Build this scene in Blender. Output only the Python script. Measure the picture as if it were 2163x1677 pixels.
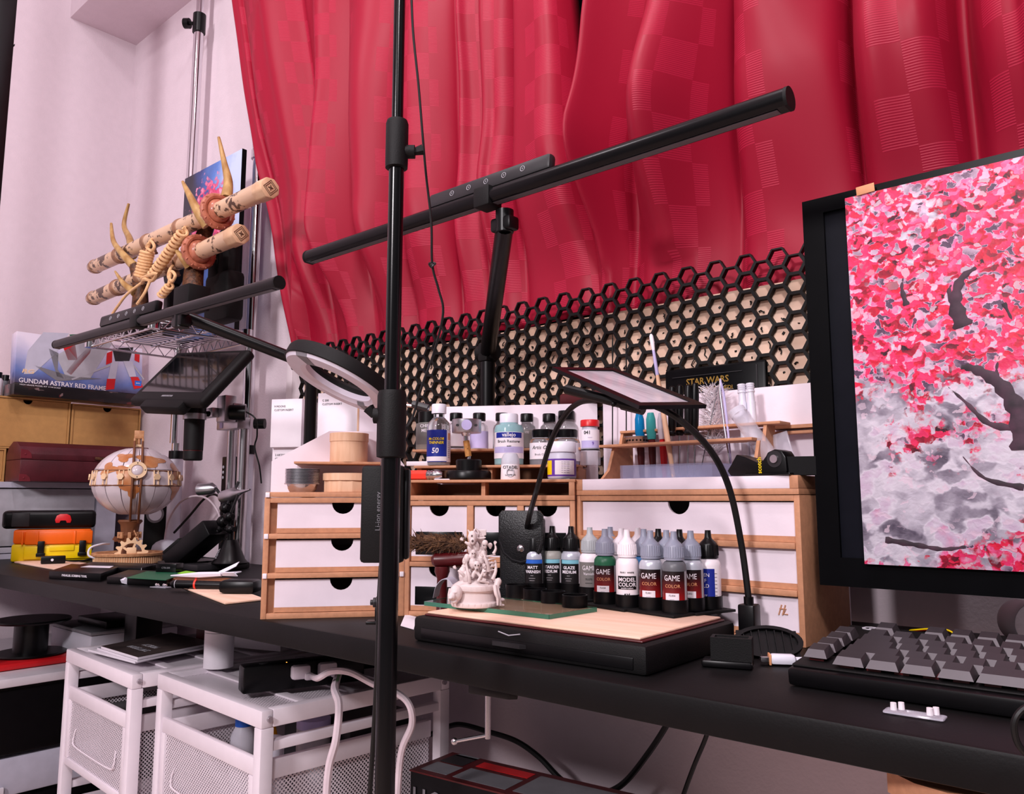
import bpy, bmesh, math, random
from mathutils import Vector as V, Matrix as Mx, noise
random.seed(7)
for o in list(bpy.data.objects): bpy.data.objects.remove(o)
sc = bpy.context.scene; col = sc.collection
PI = math.pi
# ---------------------------------------------------------------- camera
F, CX, CY, HZ = 1700.0, 1081.5, 838.5, 1055.0       # focal length / centre / horizon of the 2163x1677 frame
PIT = math.atan((HZ-CY)/F); AZ = math.radians(41); EYE = V((0, 0, .862))
cd = bpy.data.cameras.new('camera'); cam = bpy.data.objects.new('camera', cd); col.objects.link(cam)
cd.sensor_fit = 'HORIZONTAL'; cd.sensor_width = 36; cd.lens = F/2163*36; cd.clip_start = .01
cam.location = EYE; cam.rotation_euler = (PI/2+PIT, 0, AZ); sc.camera = cam
# ---------------------------------------------------------------- world and room lamps
w = bpy.data.worlds.new('room_ambient'); sc.world = w; w.use_nodes = True
w.node_tree.nodes['Background'].inputs[0].default_value = (1, .90, .95, 1)
w.node_tree.nodes['Background'].inputs[1].default_value = .165
def lamp(loc, power, size, colr=(1, .925, .965), tgt=None):
    l = bpy.data.lights.new('ceiling_light', 'AREA'); l.shape = 'DISK'; l.size = size; l.energy = power; l.color = colr
    o = bpy.data.objects.new('ceiling_light', l); col.objects.link(o); o.location = loc
    if tgt: o.rotation_euler = (V(tgt)-V(loc)).to_track_quat('-Z', 'Y').to_euler()
    return o
lamp((-1.35, -.05, 2.62), 6, .12, tgt=(-1.5, .9, 1.2))
lamp((-.55, .33, 2.62), 9, .10, tgt=(-.8, .9, .9))
lamp((-.25, -2.0, 2.1), 58, .40, tgt=(-1.1, .8, .7))
lamp((.7, -.9, 2.55), 27, .35, tgt=(-.4, .9, 1.0))
sc.view_settings.view_transform = 'Standard'; sc.view_settings.look = 'None'
sc.view_settings.exposure = 0.0; sc.view_settings.gamma = 1; sc.view_settings.use_curve_mapping = False

# ---------------------------------------------------------------- helpers
_fw0 = V((-math.sin(AZ), math.cos(AZ), 0)); _rt = V((math.cos(AZ), math.sin(AZ), 0))
_fw = _fw0*math.cos(PIT)+V((0, 0, math.sin(PIT))); _up = -_fw0*math.sin(PIT)+V((0, 0, math.cos(PIT)))
def at(x, y, X=None, Y=None, Z=None, d=None):
    "world point on the sight line of a photo pixel, on the plane X, Y or Z = const or at depth d"
    r = _fw+_rt*((x-CX)/F)-_up*((y-CY)/F)
    t = d if d is not None else X/r.x if X is not None else Y/r.y if Y is not None else (Z-EYE.z)/r.z
    return EYE+r*t
def lin(c):
    c = c/255.0
    return c/12.92 if c <= .04045 else ((c+.055)/1.055)**2.4
MATS = {}
def mat(name, rgb, rough=.5, metal=0, var=.08, vscale=40, bump=0, bscale=300, trans=0, ior=1.45, coat=0, emis=0, rgb2=None, spec=.5, alpha=1, stretch=None):
    m = bpy.data.materials.new(name); m.use_nodes = True; nt = m.node_tree; N = nt.nodes; L = nt.links
    b = N['Principled BSDF']; tc = N.new('ShaderNodeTexCoord'); no = N.new('ShaderNodeTexNoise'); rp = N.new('ShaderNodeValToRGB')
    no.inputs['Scale'].default_value = vscale; no.inputs['Detail'].default_value = 4
    src = tc.outputs['Object']
    if stretch:
        mp = N.new('ShaderNodeMapping'); mp.inputs['Scale'].default_value = stretch; L.new(src, mp.inputs[0]); src = mp.outputs[0]
    L.new(src, no.inputs['Vector']); L.new(no.outputs['Fac'], rp.inputs[0]); L.new(rp.outputs[0], b.inputs['Base Color'])
    a = [lin(c) for c in rgb]; c2 = [lin(c) for c in rgb2] if rgb2 else [c*(1-var) for c in a]
    if not rgb2: a = [min(1, c*(1+var)) for c in a]
    rp.color_ramp.elements[0].position = .35; rp.color_ramp.elements[1].position = .65
    rp.color_ramp.elements[0].color = (*c2, 1); rp.color_ramp.elements[1].color = (*a, 1)
    b.inputs['Roughness'].default_value = rough; b.inputs['Metallic'].default_value = metal
    b.inputs['Transmission Weight'].default_value = trans; b.inputs['IOR'].default_value = ior
    b.inputs['Coat Weight'].default_value = coat; b.inputs['Specular IOR Level'].default_value = spec; b.inputs['Alpha'].default_value = alpha
    if emis:
        L.new(rp.outputs[0], b.inputs['Emission Color']); b.inputs['Emission Strength'].default_value = emis
    if bump:
        n2 = N.new('ShaderNodeTexNoise'); n2.inputs['Scale'].default_value = bscale; n2.inputs['Detail'].default_value = 3
        bp = N.new('ShaderNodeBump'); bp.inputs['Strength'].default_value = bump; bp.inputs['Distance'].default_value = .002
        L.new(src, n2.inputs['Vector']); L.new(n2.outputs['Fac'], bp.inputs['Height']); L.new(bp.outputs[0], b.inputs['Normal'])
    MATS[name] = m
    return m
def spline(pts, k=6):
    p = [V(q) for q in pts]; out = []
    for i in range(len(p)-1):
        a, b, c, d = p[max(i-1, 0)], p[i], p[i+1], p[min(i+2, len(p)-1)]
        for j in range(k):
            t = j/k
            out.append(.5*((2*b)+(c-a)*t+(2*a-5*b+4*c-d)*t*t+(3*b-a-3*c+d)*t**3))
    return out+[p[-1]]
class MB:
    "collects shapes of ONE part"
    def __init__(s, M=None): s.bm = bmesh.new(); s.M = M or Mx.Identity(4)
    def raw(s, vs, fs, M=None):
        T = s.M @ M if M else s.M
        v = [s.bm.verts.new(T @ V(q)) for q in vs]; out = []
        for f in fs:
            try: out.append(s.bm.faces.new([v[i] for i in f]))
            except ValueError: pass
        return v, out
    def box(s, c, d, bev=0, M=None, seg=2):
        x, y, z = d[0]/2, d[1]/2, d[2]/2; c = V(c)
        vs = [c+V((i, j, k)) for i in (-x, x) for j in (-y, y) for k in (-z, z)]
        v, f = s.raw(vs, [(0, 1, 3, 2), (4, 6, 7, 5), (0, 4, 5, 1), (2, 3, 7, 6), (0, 2, 6, 4), (1, 5, 7, 3)], M)
        if bev:
            es = set(e for q in f for e in q.edges)
            bmesh.ops.bevel(s.bm, geom=list(es), offset=bev, segments=seg, affect='EDGES', profile=.5)
        return s
    def bx(s, a, b, bev=0, M=None):
        a, b = V(a), V(b); d = b-a
        return s.box((a+b)/2, (abs(d.x), abs(d.y), abs(d.z)), bev, M)
    def tube(s, pts, r, n=8, caps=True, closed=False):
        P = [V(p) for p in pts]; R = r if isinstance(r, (list, tuple)) else [r]*len(P); rings = []
        up = None
        for i, p in enumerate(P):
            t = (P[(i+1) % len(P)]-P[i-1]) if closed else (P[min(i+1, len(P)-1)]-P[max(i-1, 0)])
            t = t.normalized() if t.length > 1e-9 else V((0, 0, 1))
            if up is None: up = t.orthogonal().normalized()
            up = up-t*up.dot(t); up = up.normalized() if up.length > 1e-6 else t.orthogonal().normalized()
            bi = t.cross(up)
            rings.append([s.bm.verts.new(s.M @ (p+(up*math.cos(2*PI*k/n)+bi*math.sin(2*PI*k/n))*R[i])) for k in range(n)])
        m = len(rings)
        for i in range(m if closed else m-1):
            a, b = rings[i], rings[(i+1) % m]
            for k in range(n):
                try: s.bm.faces.new((a[k], a[(k+1) % n], b[(k+1) % n], b[k]))
                except ValueError: pass
        if caps and not closed:
            s.bm.faces.new(rings[0][::-1]); s.bm.faces.new(rings[-1])
        return s
    def cyl(s, p0, p1, r0, r1=None, n=16): return s.tube([p0, p1], [r0, r0 if r1 is None else r1], n)
    def lathe(s, prof, n=24, c=(0, 0, 0), M=None, caps=True):
        T = Mx.Translation(V(c)); T = (M @ T) if M else T
        vs = []; fs = []
        for r, z in prof:
            for k in range(n): vs.append((r*math.cos(2*PI*k/n), r*math.sin(2*PI*k/n), z))
        for i in range(len(prof)-1):
            for k in range(n): fs.append((i*n+k, i*n+(k+1) % n, (i+1)*n+(k+1) % n, (i+1)*n+k))
        if caps:
            if prof[0][0] > 1e-6: fs.append(tuple(range(n))[::-1])
            if prof[-1][0] > 1e-6: fs.append(tuple((len(prof)-1)*n+k for k in range(n)))
        s.raw(vs, fs, T); return s
    def prism(s, poly, h, M=None, bev=0):
        n = len(poly)
        vs = [(p[0], p[1], 0) for p in poly]+[(p[0], p[1], h) for p in poly]
        v, f = s.raw(vs, [tuple(range(n))[::-1], tuple(range(n, 2*n))]+[(i, (i+1) % n, n+(i+1) % n, n+i) for i in range(n)], M)
        if bev: bmesh.ops.bevel(s.bm, geom=list(set(e for q in f for e in q.edges)), offset=bev, segments=2, affect='EDGES', profile=.5)
        return s
    def ring(s, outer, inner, h, M=None):
        "extruded outline with a hole; the two outlines have equal counts"
        n = len(outer); vs = []
        for z in (0, h): vs += [(p[0], p[1], z) for p in outer]+[(p[0], p[1], z) for p in inner]
        fs = []
        for i in range(n):
            j = (i+1) % n
            fs += [(i, n+i, n+j, j), (2*n+i, 2*n+j, 3*n+j, 3*n+i), (i, j, 2*n+j, 2*n+i), (n+i, 3*n+i, 3*n+j, n+j)]
        s.raw(vs, fs, M); return s
    def ball(s, c, r, n=12, m=8, M=None):
        r = r if isinstance(r, (list, tuple)) else (r, r, r); c = V(c); vs = [c+V((0, 0, -r[2]))]; fs = []
        for i in range(1, m):
            a = -PI/2+PI*i/m
            for k in range(n): vs.append(c+V((r[0]*math.cos(a)*math.cos(2*PI*k/n), r[1]*math.cos(a)*math.sin(2*PI*k/n), r[2]*math.sin(a))))
        vs.append(c+V((0, 0, r[2]))); t = len(vs)-1
        for k in range(n):
            fs.append((0, 1+(k+1) % n, 1+k)); fs.append((t, t-n+k, t-n+(k+1) % n))
            for i in range(m-2): fs.append((1+i*n+k, 1+i*n+(k+1) % n, 1+(i+1)*n+(k+1) % n, 1+(i+1)*n+k))
        s.raw(vs, fs, M); return s
    def mesh(s, name, m, ang=35):
        bmesh.ops.recalc_face_normals(s.bm, faces=s.bm.faces[:])
        me = bpy.data.meshes.new(name); s.bm.to_mesh(me); s.bm.free()
        for p in me.polygons: p.use_smooth = True
        me.set_sharp_from_angle(angle=math.radians(ang))
        for q in (m if isinstance(m, (list, tuple)) else [m]): me.materials.append(MATS[q])
        return me
    def done(s, name, m, parent=None, world=False, label=None, ang=35):
        if world and parent is not None:
            W = Mx.Identity(4); p = parent
            while p: W = p.matrix_basis @ W; p = p.parent
            bmesh.ops.transform(s.bm, matrix=W.inverted(), verts=s.bm.verts[:])
        o = bpy.data.objects.new(name, s.mesh(name, m, ang)); col.objects.link(o)
        if parent is not None: o.parent = parent
        if label: o['label'] = label
        return o
    def solo(s, name, m, label, cat, base=None, group=None, ang=35):
        "a thing that is one mesh; shapes given in world space, origin moved to base"
        if base is not None: bmesh.ops.transform(s.bm, matrix=Mx.Translation(-V(base)), verts=s.bm.verts[:])
        o = s.done(name, m, ang=ang)
        if base is not None: o.location = base
        return tag(o, label, cat, group)
def tag(o, label, cat, group=None):
    o['label'] = label; o['category'] = cat
    if group: o['group'] = group
    return o
def struct(o): o['kind'] = 'structure'; return o
def T(name, label, cat, loc=(0, 0, 0), rz=0, group=None):
    o = bpy.data.objects.new(name, None); col.objects.link(o); o.location = loc; o.rotation_euler = (0, 0, rz); o.empty_display_size = .02
    return tag(o, label, cat, group)
def link(name, me, parent, M=None):
    o = bpy.data.objects.new(name, me); col.objects.link(o); o.parent = parent
    if M is not None: o.matrix_basis = M
    return o
def frame(o, x, z):
    "matrix with given origin, local x direction and local z direction"
    x = V(x).normalized(); z = V(z); z = (z-x*z.dot(x)).normalized(); y = z.cross(x)
    return Mx(((x.x, y.x, z.x, o[0]), (x.y, y.y, z.y, o[1]), (x.z, y.z, z.z, o[2]), (0, 0, 0, 1)))
def rot(a, ax): return Mx.Rotation(a, 4, ax)
def tr(x, y=0, z=0): return Mx.Translation(V((x, y, z)) if not hasattr(x, 'x') else x)
def circ(r, n, c=(0, 0), a0=0): return [(c[0]+r*math.cos(a0+2*PI*i/n), c[1]+r*math.sin(a0+2*PI*i/n)) for i in range(n)]
def text(body, size, m, parent, M, align='CENTER', ext=.00015, sx=1, bend=None, name='lettering', bold=0, res=2, shear=0):
    "raised lettering; M maps text x/y to the surface and z outwards; bend = cylinder radius"
    c = bpy.data.curves.new('t', 'FONT'); c.body = body; c.size = size; c.align_x = align; c.align_y = 'CENTER'; c.extrude = ext; c.offset = bold; c.resolution_u = res; c.shear = shear
    o = bpy.data.objects.new('t', c); me = bpy.data.meshes.new_from_object(o)
    bpy.data.objects.remove(o); bpy.data.curves.remove(c)
    for v in me.vertices:
        p = v.co.copy(); p.x *= sx
        if bend:
            a = p.x/bend; p = V((math.sin(a)*(bend+p.z), p.y, math.cos(a)*(bend+p.z)-bend))
        v.co = M @ p
    me.materials.clear(); me.materials.append(MATS[m]); me.name = name
    o = bpy.data.objects.new(name, me); col.objects.link(o); o.parent = parent
    return o
XZ = rot(PI/2, 'X')          # text on a face that looks towards -Y
def notch_panel(mb, w, h, t, nr, M, nx=None, n=10):
    "drawer front of width w, height h, thickness t with a half-round finger notch in its top edge"
    nx = w/2 if nx is None else nx
    arc = [(nx+nr*math.cos(a), h-nr*math.sin(a)) for a in [PI*i/n for i in range(n+1)]]
    poly = [(0, 0), (w, 0), (w, h)]+arc+[(0, h)]
    mb.prism(poly, t, M @ tr(0, t, 0) @ rot(PI/2, 'X'))

# ---------------------------------------------------------------- materials
mat('wall', (220, 204, 212), .85, bump=.25, bscale=220, var=.015)
mat('ceil', (220, 204, 212), .9, bump=.2, bscale=200, var=.015)
mat('floor', (206, 184, 172), .5, var=.08, vscale=8)
mat('trim', (235, 222, 228), .5, var=.02)
mat('black', (9, 8, 10), .34, var=.15, spec=.3)
mat('blackmat', (10, 9, 10), .6, var=.15, bump=.12, bscale=900, spec=.3)
mat('blackgloss', (8, 8, 10), .2, var=.1, spec=.35)
mat('desk', (10, 9, 10), .5, var=.25, vscale=12, bump=.06, bscale=500, spec=.22)
mat('darkgrey', (36, 34, 37), .45)
mat('grey', (120, 118, 124), .5)
mat('lightgrey', (178, 176, 184), .5)
mat('steel', (196, 192, 196), .22, 1, var=.04)
mat('chrome', (224, 222, 226), .07, 1, var=.01)
mat('alu', (190, 188, 194), .35, 1, var=.04)
mat('white', (236, 226, 234), .5, var=.02)
mat('whiteboard', (233, 219, 229), .55, var=.02, bump=.05)
mat('paper', (232, 224, 232), .7, var=.02)
mat('plasticwhite', (226, 224, 236), .35, var=.02)
mat('frost', (196, 194, 210), .4, var=.04)
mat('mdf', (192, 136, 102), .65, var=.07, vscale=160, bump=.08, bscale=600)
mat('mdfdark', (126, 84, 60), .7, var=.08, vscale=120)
mat('ply', (236, 198, 162), .6, rgb2=(214, 170, 134), vscale=6, stretch=(1, 14, 14))
mat('plypale', (240, 204, 182), .6, rgb2=(230, 190, 164), vscale=8, stretch=(1, 10, 10))
mat('woodbox', (232, 190, 158), .6, rgb2=(220, 174, 140), vscale=14, stretch=(12, 12, 1.5))
mat('kraft', (196, 146, 88), .8, var=.05, vscale=60, bump=.1, bscale=500)
mat('burgundy', (84, 24, 34), .42, var=.15, vscale=30, bump=.2, bscale=400)
mat('burgundytrim', (112, 34, 44), .35, var=.15, vscale=40)
mat('orange', (244, 104, 12), .35, var=.04)
mat('yellow', (240, 206, 8), .35, var=.05)
mat('red', (206, 28, 34), .35, var=.05)
mat('redglow', (250, 66, 50), .4, var=.05)
mat('bluelab', (24, 40, 140), .4, var=.05)
mat('bluecap', (30, 90, 190), .4)
mat('amber', (232, 160, 20), .4)
mat('purple', (98, 52, 158), .4)
mat('glass', (235, 240, 240), .03, trans=1, ior=1.45, var=.01)
mat('glassgreen', (236, 240, 232), .03, trans=1, ior=1.12, var=.01)
mat('glassedge', (62, 120, 98), .15, var=.05)
mat('clearplastic', (225, 222, 235), .12, var=.02, alpha=.34)
mat('milky', (224, 222, 234), .35, trans=.35, ior=1.2, var=.02)
mat('smokeglass', (170, 174, 206), .08, var=.03, alpha=.30)
mat('screen', (10, 11, 15), .1, var=.1, coat=.3)
mat('screenmatte', (16, 17, 24), .3, var=.1, spec=.12)
mat('ivory', (222, 184, 148), .45, rgb2=(206, 164, 128), vscale=50, coat=.2)
mat('ivorydark', (150, 108, 82), .5, var=.2, vscale=80)
mat('inkbrown', (92, 62, 44), .6, var=.2)
mat('guard', (190, 116, 90), .4, rgb2=(158, 88, 64), vscale=80, coat=.3)
mat('antler', (196, 160, 104), .45, rgb2=(160, 118, 66), vscale=60, stretch=(1, 1, .4))
mat('antlerdark', (104, 62, 34), .55, rgb2=(60, 34, 18), vscale=160, bump=.6, bscale=260)
mat('rope', (226, 180, 132), .7, var=.1, vscale=200, bump=.2, bscale=900)
mat('resin', (216, 200, 199), .55, var=.03, spec=.4)
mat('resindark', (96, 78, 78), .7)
mat('leather', (14, 14, 17), .38, var=.2, vscale=200, bump=.25, bscale=700)
mat('fur', (112, 78, 52), .9, rgb2=(58, 36, 26), vscale=200)
mat('maroon', (78, 14, 18), .35, var=.15)
mat('laser', (202, 150, 108), .6, rgb2=(182, 126, 86), vscale=120)
mat('laserdark', (122, 74, 46), .6, var=.15)
mat('laserpale', (236, 200, 160), .55, var=.05)
mat('globewhite', (220, 206, 212), .3, var=.04, vscale=30, coat=.3)
mat('continent', (178, 104, 52), .35, rgb2=(210, 150, 104), vscale=26, coat=.4)
mat('gold', (200, 160, 80), .3, .8)
mat('keycap', (44, 40, 43), .5, var=.06)
mat('keyside', (96, 90, 95), .45, var=.06)
mat('ledgreen', (60, 255, 70), .4, emis=3)
mat('ledamber', (255, 150, 60), .4, emis=5)
mat('lampdiff', (214, 208, 222), .45, var=.02)
mat('stripdiff', (84, 80, 86), .4, var=.03)
mat('tealfluid', (170, 214, 220), .12, trans=.4, ior=1.2, var=.02)
mat('blueclear', (20, 130, 190), .2, trans=.3, ior=1.2)
mat('tealclear', (70, 170, 170), .2, trans=.3, ior=1.2)
mat('labelgrey', (118, 114, 112), .5)
mat('labelblack', (22, 20, 22), .4)
mat('labelsky', (130, 196, 214), .4)
mat('labelblue', (44, 104, 206), .4)
mat('lilac', (186, 176, 220), .45)
mat('capgrey', (142, 146, 164), .4, var=.03)
mat('capgrey2', (168, 172, 176), .4, var=.03)
mat('green', (30, 96, 66), .4)
mat('paintgrey', (96, 98, 104), .4)
mat('paintsilver', (196, 200, 212), .3, .3)
mat('paintwhite', (240, 232, 238), .4, var=.01)
mat('paintblue', (60, 130, 190), .4)
mat('pvgrey', (158, 156, 150), .4)
mat('cable', (12, 12, 13), .45, spec=.4)
mat('barblack', (10, 9, 11), .27, var=.1, spec=.22)
mat('bezel', (7, 7, 9), .3, var=.1, spec=.1)
mat('cablewhite', (222, 206, 214), .5)
mat('cork', (186, 128, 66), .7, var=.15, vscale=300)
mat('tape', (214, 150, 106), .6)
mat('acid', (150, 220, 60), .5)
mat('whitemetal', (228, 218, 226), .4, var=.02)
mat('skyblue', (70, 110, 190), .5)
# ---------------------------------------------------------------- patterned materials
def nodes(name, rough=.5):
    m = bpy.data.materials.new(name); m.use_nodes = True; MATS[name] = m
    nt = m.node_tree; b = nt.nodes['Principled BSDF']; b.inputs['Roughness'].default_value = rough
    def add(t, **k):
        n = nt.nodes.new('ShaderNode'+t)
        for a, v in k.items():
            if a.startswith('i_'): n.inputs[int(a[2:])].default_value = v
            else: setattr(n, a, v)
        return n
    return m, nt, b, add, nt.links.new
def ramp(add, cols, interp='LINEAR'):
    r = add('ValToRGB'); e = r.color_ramp; e.interpolation = interp
    while len(e.elements) < len(cols): e.elements.new(.5)
    for q, (p, c) in zip(e.elements, cols): q.position = p; q.color = (*[lin(x) for x in c], 1)
    return r
def math_n(add, L, op, a, b=None):
    n = add('Math', operation=op)
    for i, q in enumerate((a, b)):
        if q is None: continue
        if isinstance(q, (int, float)): n.inputs[i].default_value = q
        else: L(q, n.inputs[i])
    return n.outputs[0]
# curtain: woven squares with fine ribs
m, nt, b, add, L = nodes('curtain', .5)
uv = add('UVMap'); mp = add('Mapping'); mp.inputs['Scale'].default_value = (1/.036, 1/.052, 1); L(uv.outputs[0], mp.inputs[0])
ck = add('TexChecker', i_3=1.0); L(mp.outputs[0], ck.inputs[0])
sx = add('SeparateXYZ'); L(uv.outputs[0], sx.inputs[0])
rib = math_n(add, L, 'SINE', math_n(add, L, 'MULTIPLY', sx.outputs[1], 2300.0))
rib2 = math_n(add, L, 'MULTIPLY', rib, ck.outputs['Fac'])
mp2 = add('Mapping'); mp2.inputs['Scale'].default_value = (1/.072, .001, 1); mp2.inputs['Location'].default_value = (.3, .2, 0); L(uv.outputs[0], mp2.inputs[0])
ck2 = add('TexChecker', i_3=1.0); L(mp2.outputs[0], ck2.inputs[0])
fac = math_n(add, L, 'MULTIPLY', ck.outputs['Fac'], ck2.outputs['Fac'])
fac2 = math_n(add, L, 'MULTIPLY', fac, math_n(add, L, 'MULTIPLY_ADD', rib, .4))
mx = add('MixRGB'); mx.inputs[1].default_value = (lin(150), lin(14), lin(44), 1); mx.inputs[2].default_value = (lin(162), lin(22), lin(53), 1)
L(fac, mx.inputs[0]); L(mx.outputs[0], b.inputs['Base Color'])
bp = add('Bump'); bp.inputs['Strength'].default_value = .22; bp.inputs['Distance'].default_value = .0012
L(math_n(add, L, 'MULTIPLY', rib, fac), bp.inputs['Height']); L(bp.outputs[0], b.inputs['Normal'])
b.inputs['Roughness'].default_value = .5; b.inputs['Specular IOR Level'].default_value = .25
# perforated sheet steel (holes of 3 mm: too small to model one by one)
def perforated(name, ax, rgb=(228, 218, 226), pitch=.0042, hole=.36):
    m, nt, b, add, L = nodes(name, .4); b.inputs['Base Color'].default_value = (*[lin(c) for c in rgb], 1)
    tc = add('TexCoord'); s3 = add('SeparateXYZ'); L(tc.outputs['Object'], s3.inputs[0]); cb = add('CombineXYZ')
    L(s3.outputs[ax[0]], cb.inputs[0]); L(s3.outputs[ax[1]], cb.inputs[1])
    mp = add('Mapping'); mp.inputs['Rotation'].default_value = (0, 0, PI/4); L(cb.outputs[0], mp.inputs[0])
    vo = add('TexVoronoi', voronoi_dimensions='2D'); vo.inputs['Randomness'].default_value = 0; vo.inputs['Scale'].default_value = 1/pitch
    L(mp.outputs[0], vo.inputs['Vector'])
    L(math_n(add, L, 'GREATER_THAN', vo.outputs['Distance'], hole), b.inputs['Alpha'])
perforated('meshx', (0, 2)); perforated('meshy', (1, 2)); perforated('meshtop', (0, 1), hole=.25)
# dropper-bottle label: black running into dark red
m, nt, b, add, L = nodes('gamelabel', .35)
tc = add('TexCoord'); s3 = add('SeparateXYZ'); L(tc.outputs['Object'], s3.inputs[0])
mr = add('MapRange'); mr.inputs[1].default_value = .012; mr.inputs[2].default_value = .040; L(s3.outputs[2], mr.inputs[0])
r = ramp(add, [(0, (150, 14, 18)), (.3, (110, 14, 18)), (.75, (40, 10, 14)), (1, (20, 12, 14))]); L(mr.outputs[0], r.inputs[0]); L(r.outputs[0], b.inputs['Base Color'])
# painted blossom canvas: soft dabs of paint over a grey-white ground (object x = width, z = height)
m, nt, b, add, L = nodes('blossom', .5)
tc = add('TexCoord'); s3 = add('SeparateXYZ'); L(tc.outputs['Object'], s3.inputs[0])
def dabs(scale, warp, wscale, off):
    nz = add('TexNoise'); nz.inputs['Scale'].default_value = wscale; nz.inputs['Detail'].default_value = 4; L(tc.outputs['Object'], nz.inputs['Vector'])
    dv = add('VectorMath', operation='MULTIPLY_ADD'); dv.inputs[1].default_value = (warp,)*3; L(nz.outputs['Color'], dv.inputs[0]); L(tc.outputs['Object'], dv.inputs[2])
    mp = add('Mapping'); mp.inputs['Scale'].default_value = scale; mp.inputs['Location'].default_value = (off, off*2, off*3); mp.inputs['Rotation'].default_value = (0, .35, 0); L(dv.outputs[0], mp.inputs[0])
    vo = add('TexVoronoi', feature='SMOOTH_F1'); vo.inputs['Scale'].default_value = 1; vo.inputs['Smoothness'].default_value = .35; L(mp.outputs[0], vo.inputs['Vector'])
    sp = add('SeparateXYZ'); L(vo.outputs['Color'], sp.inputs[0]); return vo, sp
vo, sA = dabs((150, 150, 205), .022, 80, 1.0); vo2, sB = dabs((46, 46, 80), .05, 26, 4.0)
nL = add('TexNoise'); nL.inputs['Scale'].default_value = 48; nL.inputs['Detail'].default_value = 6; L(tc.outputs['Object'], nL.inputs['Vector'])
mixv = math_n(add, L, 'ADD', math_n(add, L, 'MULTIPLY', sA.outputs[0], .8), math_n(add, L, 'MULTIPLY', nL.outputs['Fac'], .40))
pinks = ramp(add, [(.20, (44, 12, 30)), (.30, (150, 14, 46)), (.42, (216, 22, 58)), (.54, (226, 50, 108)), (.64, (206, 26, 74)), (.74, (232, 104, 156)), (.84, (206, 178, 200)), (.95, (84, 58, 84))])
L(mixv, pinks.inputs[0])
mixg = math_n(add, L, 'ADD', math_n(add, L, 'MULTIPLY', sB.outputs[1], .5), math_n(add, L, 'MULTIPLY', nL.outputs['Fac'], .6))
greys = ramp(add, [(.2, (78, 70, 88)), (.36, (140, 132, 148)), (.50, (186, 180, 194)), (.64, (212, 206, 218)), (.8, (196, 174, 198)), (.92, (214, 130, 166))])
L(mixg, greys.inputs[0])
n2 = add('TexNoise'); n2.inputs['Scale'].default_value = 11; n2.inputs['Detail'].default_value = 8; n2.inputs['Roughness'].default_value = .65; L(tc.outputs['Object'], n2.inputs['Vector'])
hz = add('MapRange'); hz.inputs[1].default_value = .05; hz.inputs[2].default_value = .19; hz.inputs[3].default_value = -.15; hz.inputs[4].default_value = .07; L(s3.outputs[2], hz.inputs[0])
lo = add('MapRange'); lo.inputs[1].default_value = .0; lo.inputs[2].default_value = .035; lo.inputs[3].default_value = .16; lo.inputs[4].default_value = 0; L(s3.outputs[2], lo.inputs[0])
rx = add('MapRange'); rx.inputs[1].default_value = .06; rx.inputs[2].default_value = .2; rx.inputs[3].default_value = 0; rx.inputs[4].default_value = .10; L(s3.outputs[0], rx.inputs[0])
tot = math_n(add, L, 'ADD', math_n(add, L, 'ADD', n2.outputs['Fac'], hz.outputs[0]), math_n(add, L, 'ADD', lo.outputs[0], rx.outputs[0]))
tot = math_n(add, L, 'ADD', tot, math_n(add, L, 'MULTIPLY', sA.outputs[1], .10))
msk = add('MapRange'); msk.inputs[1].default_value = .53; msk.inputs[2].default_value = .58; L(tot, msk.inputs[0])
mx = add('MixRGB'); L(msk.outputs[0], mx.inputs[0]); L(greys.outputs[0], mx.inputs[1]); L(pinks.outputs[0], mx.inputs[2])
fl = add('MapRange'); fl.inputs[1].default_value = .86; fl.inputs[2].default_value = .92; L(sA.outputs[2], fl.inputs[0])
mx2 = add('MixRGB'); mx2.inputs[2].default_value = (lin(220), lin(196), lin(212), 1); L(math_n(add, L, 'MULTIPLY', fl.outputs[0], .6), mx2.inputs[0]); L(mx.outputs[0], mx2.inputs[1]); L(mx2.outputs[0], b.inputs['Base Color'])
bp = add('Bump'); bp.inputs['Strength'].default_value = .3; bp.inputs['Distance'].default_value = .001; L(vo.outputs['Distance'], bp.inputs['Height']); L(bp.outputs[0], b.inputs['Normal'])
# small canvas with a night-blue sky and a pink tree
m, nt, b, add, L = nodes('skyprint', .4)
tc = add('TexCoord'); s3 = add('SeparateXYZ'); L(tc.outputs['Object'], s3.inputs[0])
nz = add('TexNoise'); nz.inputs['Scale'].default_value = 14; nz.inputs['Detail'].default_value = 5; L(tc.outputs['Object'], nz.inputs['Vector'])
gx = math_n(add, L, 'ADD', math_n(add, L, 'MULTIPLY', math_n(add, L, 'SUBTRACT', s3.outputs[0], .05), 3.4), math_n(add, L, 'MULTIPLY', nz.outputs['Fac'], .5))
sky = ramp(add, [(.2, (20, 24, 44)), (.4, (34, 62, 130)), (.6, (80, 124, 200)), (.85, (190, 204, 236))]); L(gx, sky.inputs[0])
n2 = add('TexNoise'); n2.inputs['Scale'].default_value = 60; n2.inputs['Detail'].default_value = 5; L(tc.outputs['Object'], n2.inputs['Vector'])
dd = add('VectorMath', operation='DISTANCE'); dd.inputs[1].default_value = (.13, 0, .29); L(tc.outputs['Object'], dd.inputs[0])
tm = add('MapRange'); tm.inputs[1].default_value = .52; tm.inputs[2].default_value = .58
L(math_n(add, L, 'SUBTRACT', math_n(add, L, 'ADD', n2.outputs['Fac'], .42), math_n(add, L, 'MULTIPLY', dd.outputs['Value'], 4.2)), tm.inputs[0])
pk = ramp(add, [(.3, (120, 20, 60)), (.5, (214, 60, 110)), (.7, (236, 170, 200))]); L(n2.outputs['Fac'], pk.inputs[0])
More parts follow.
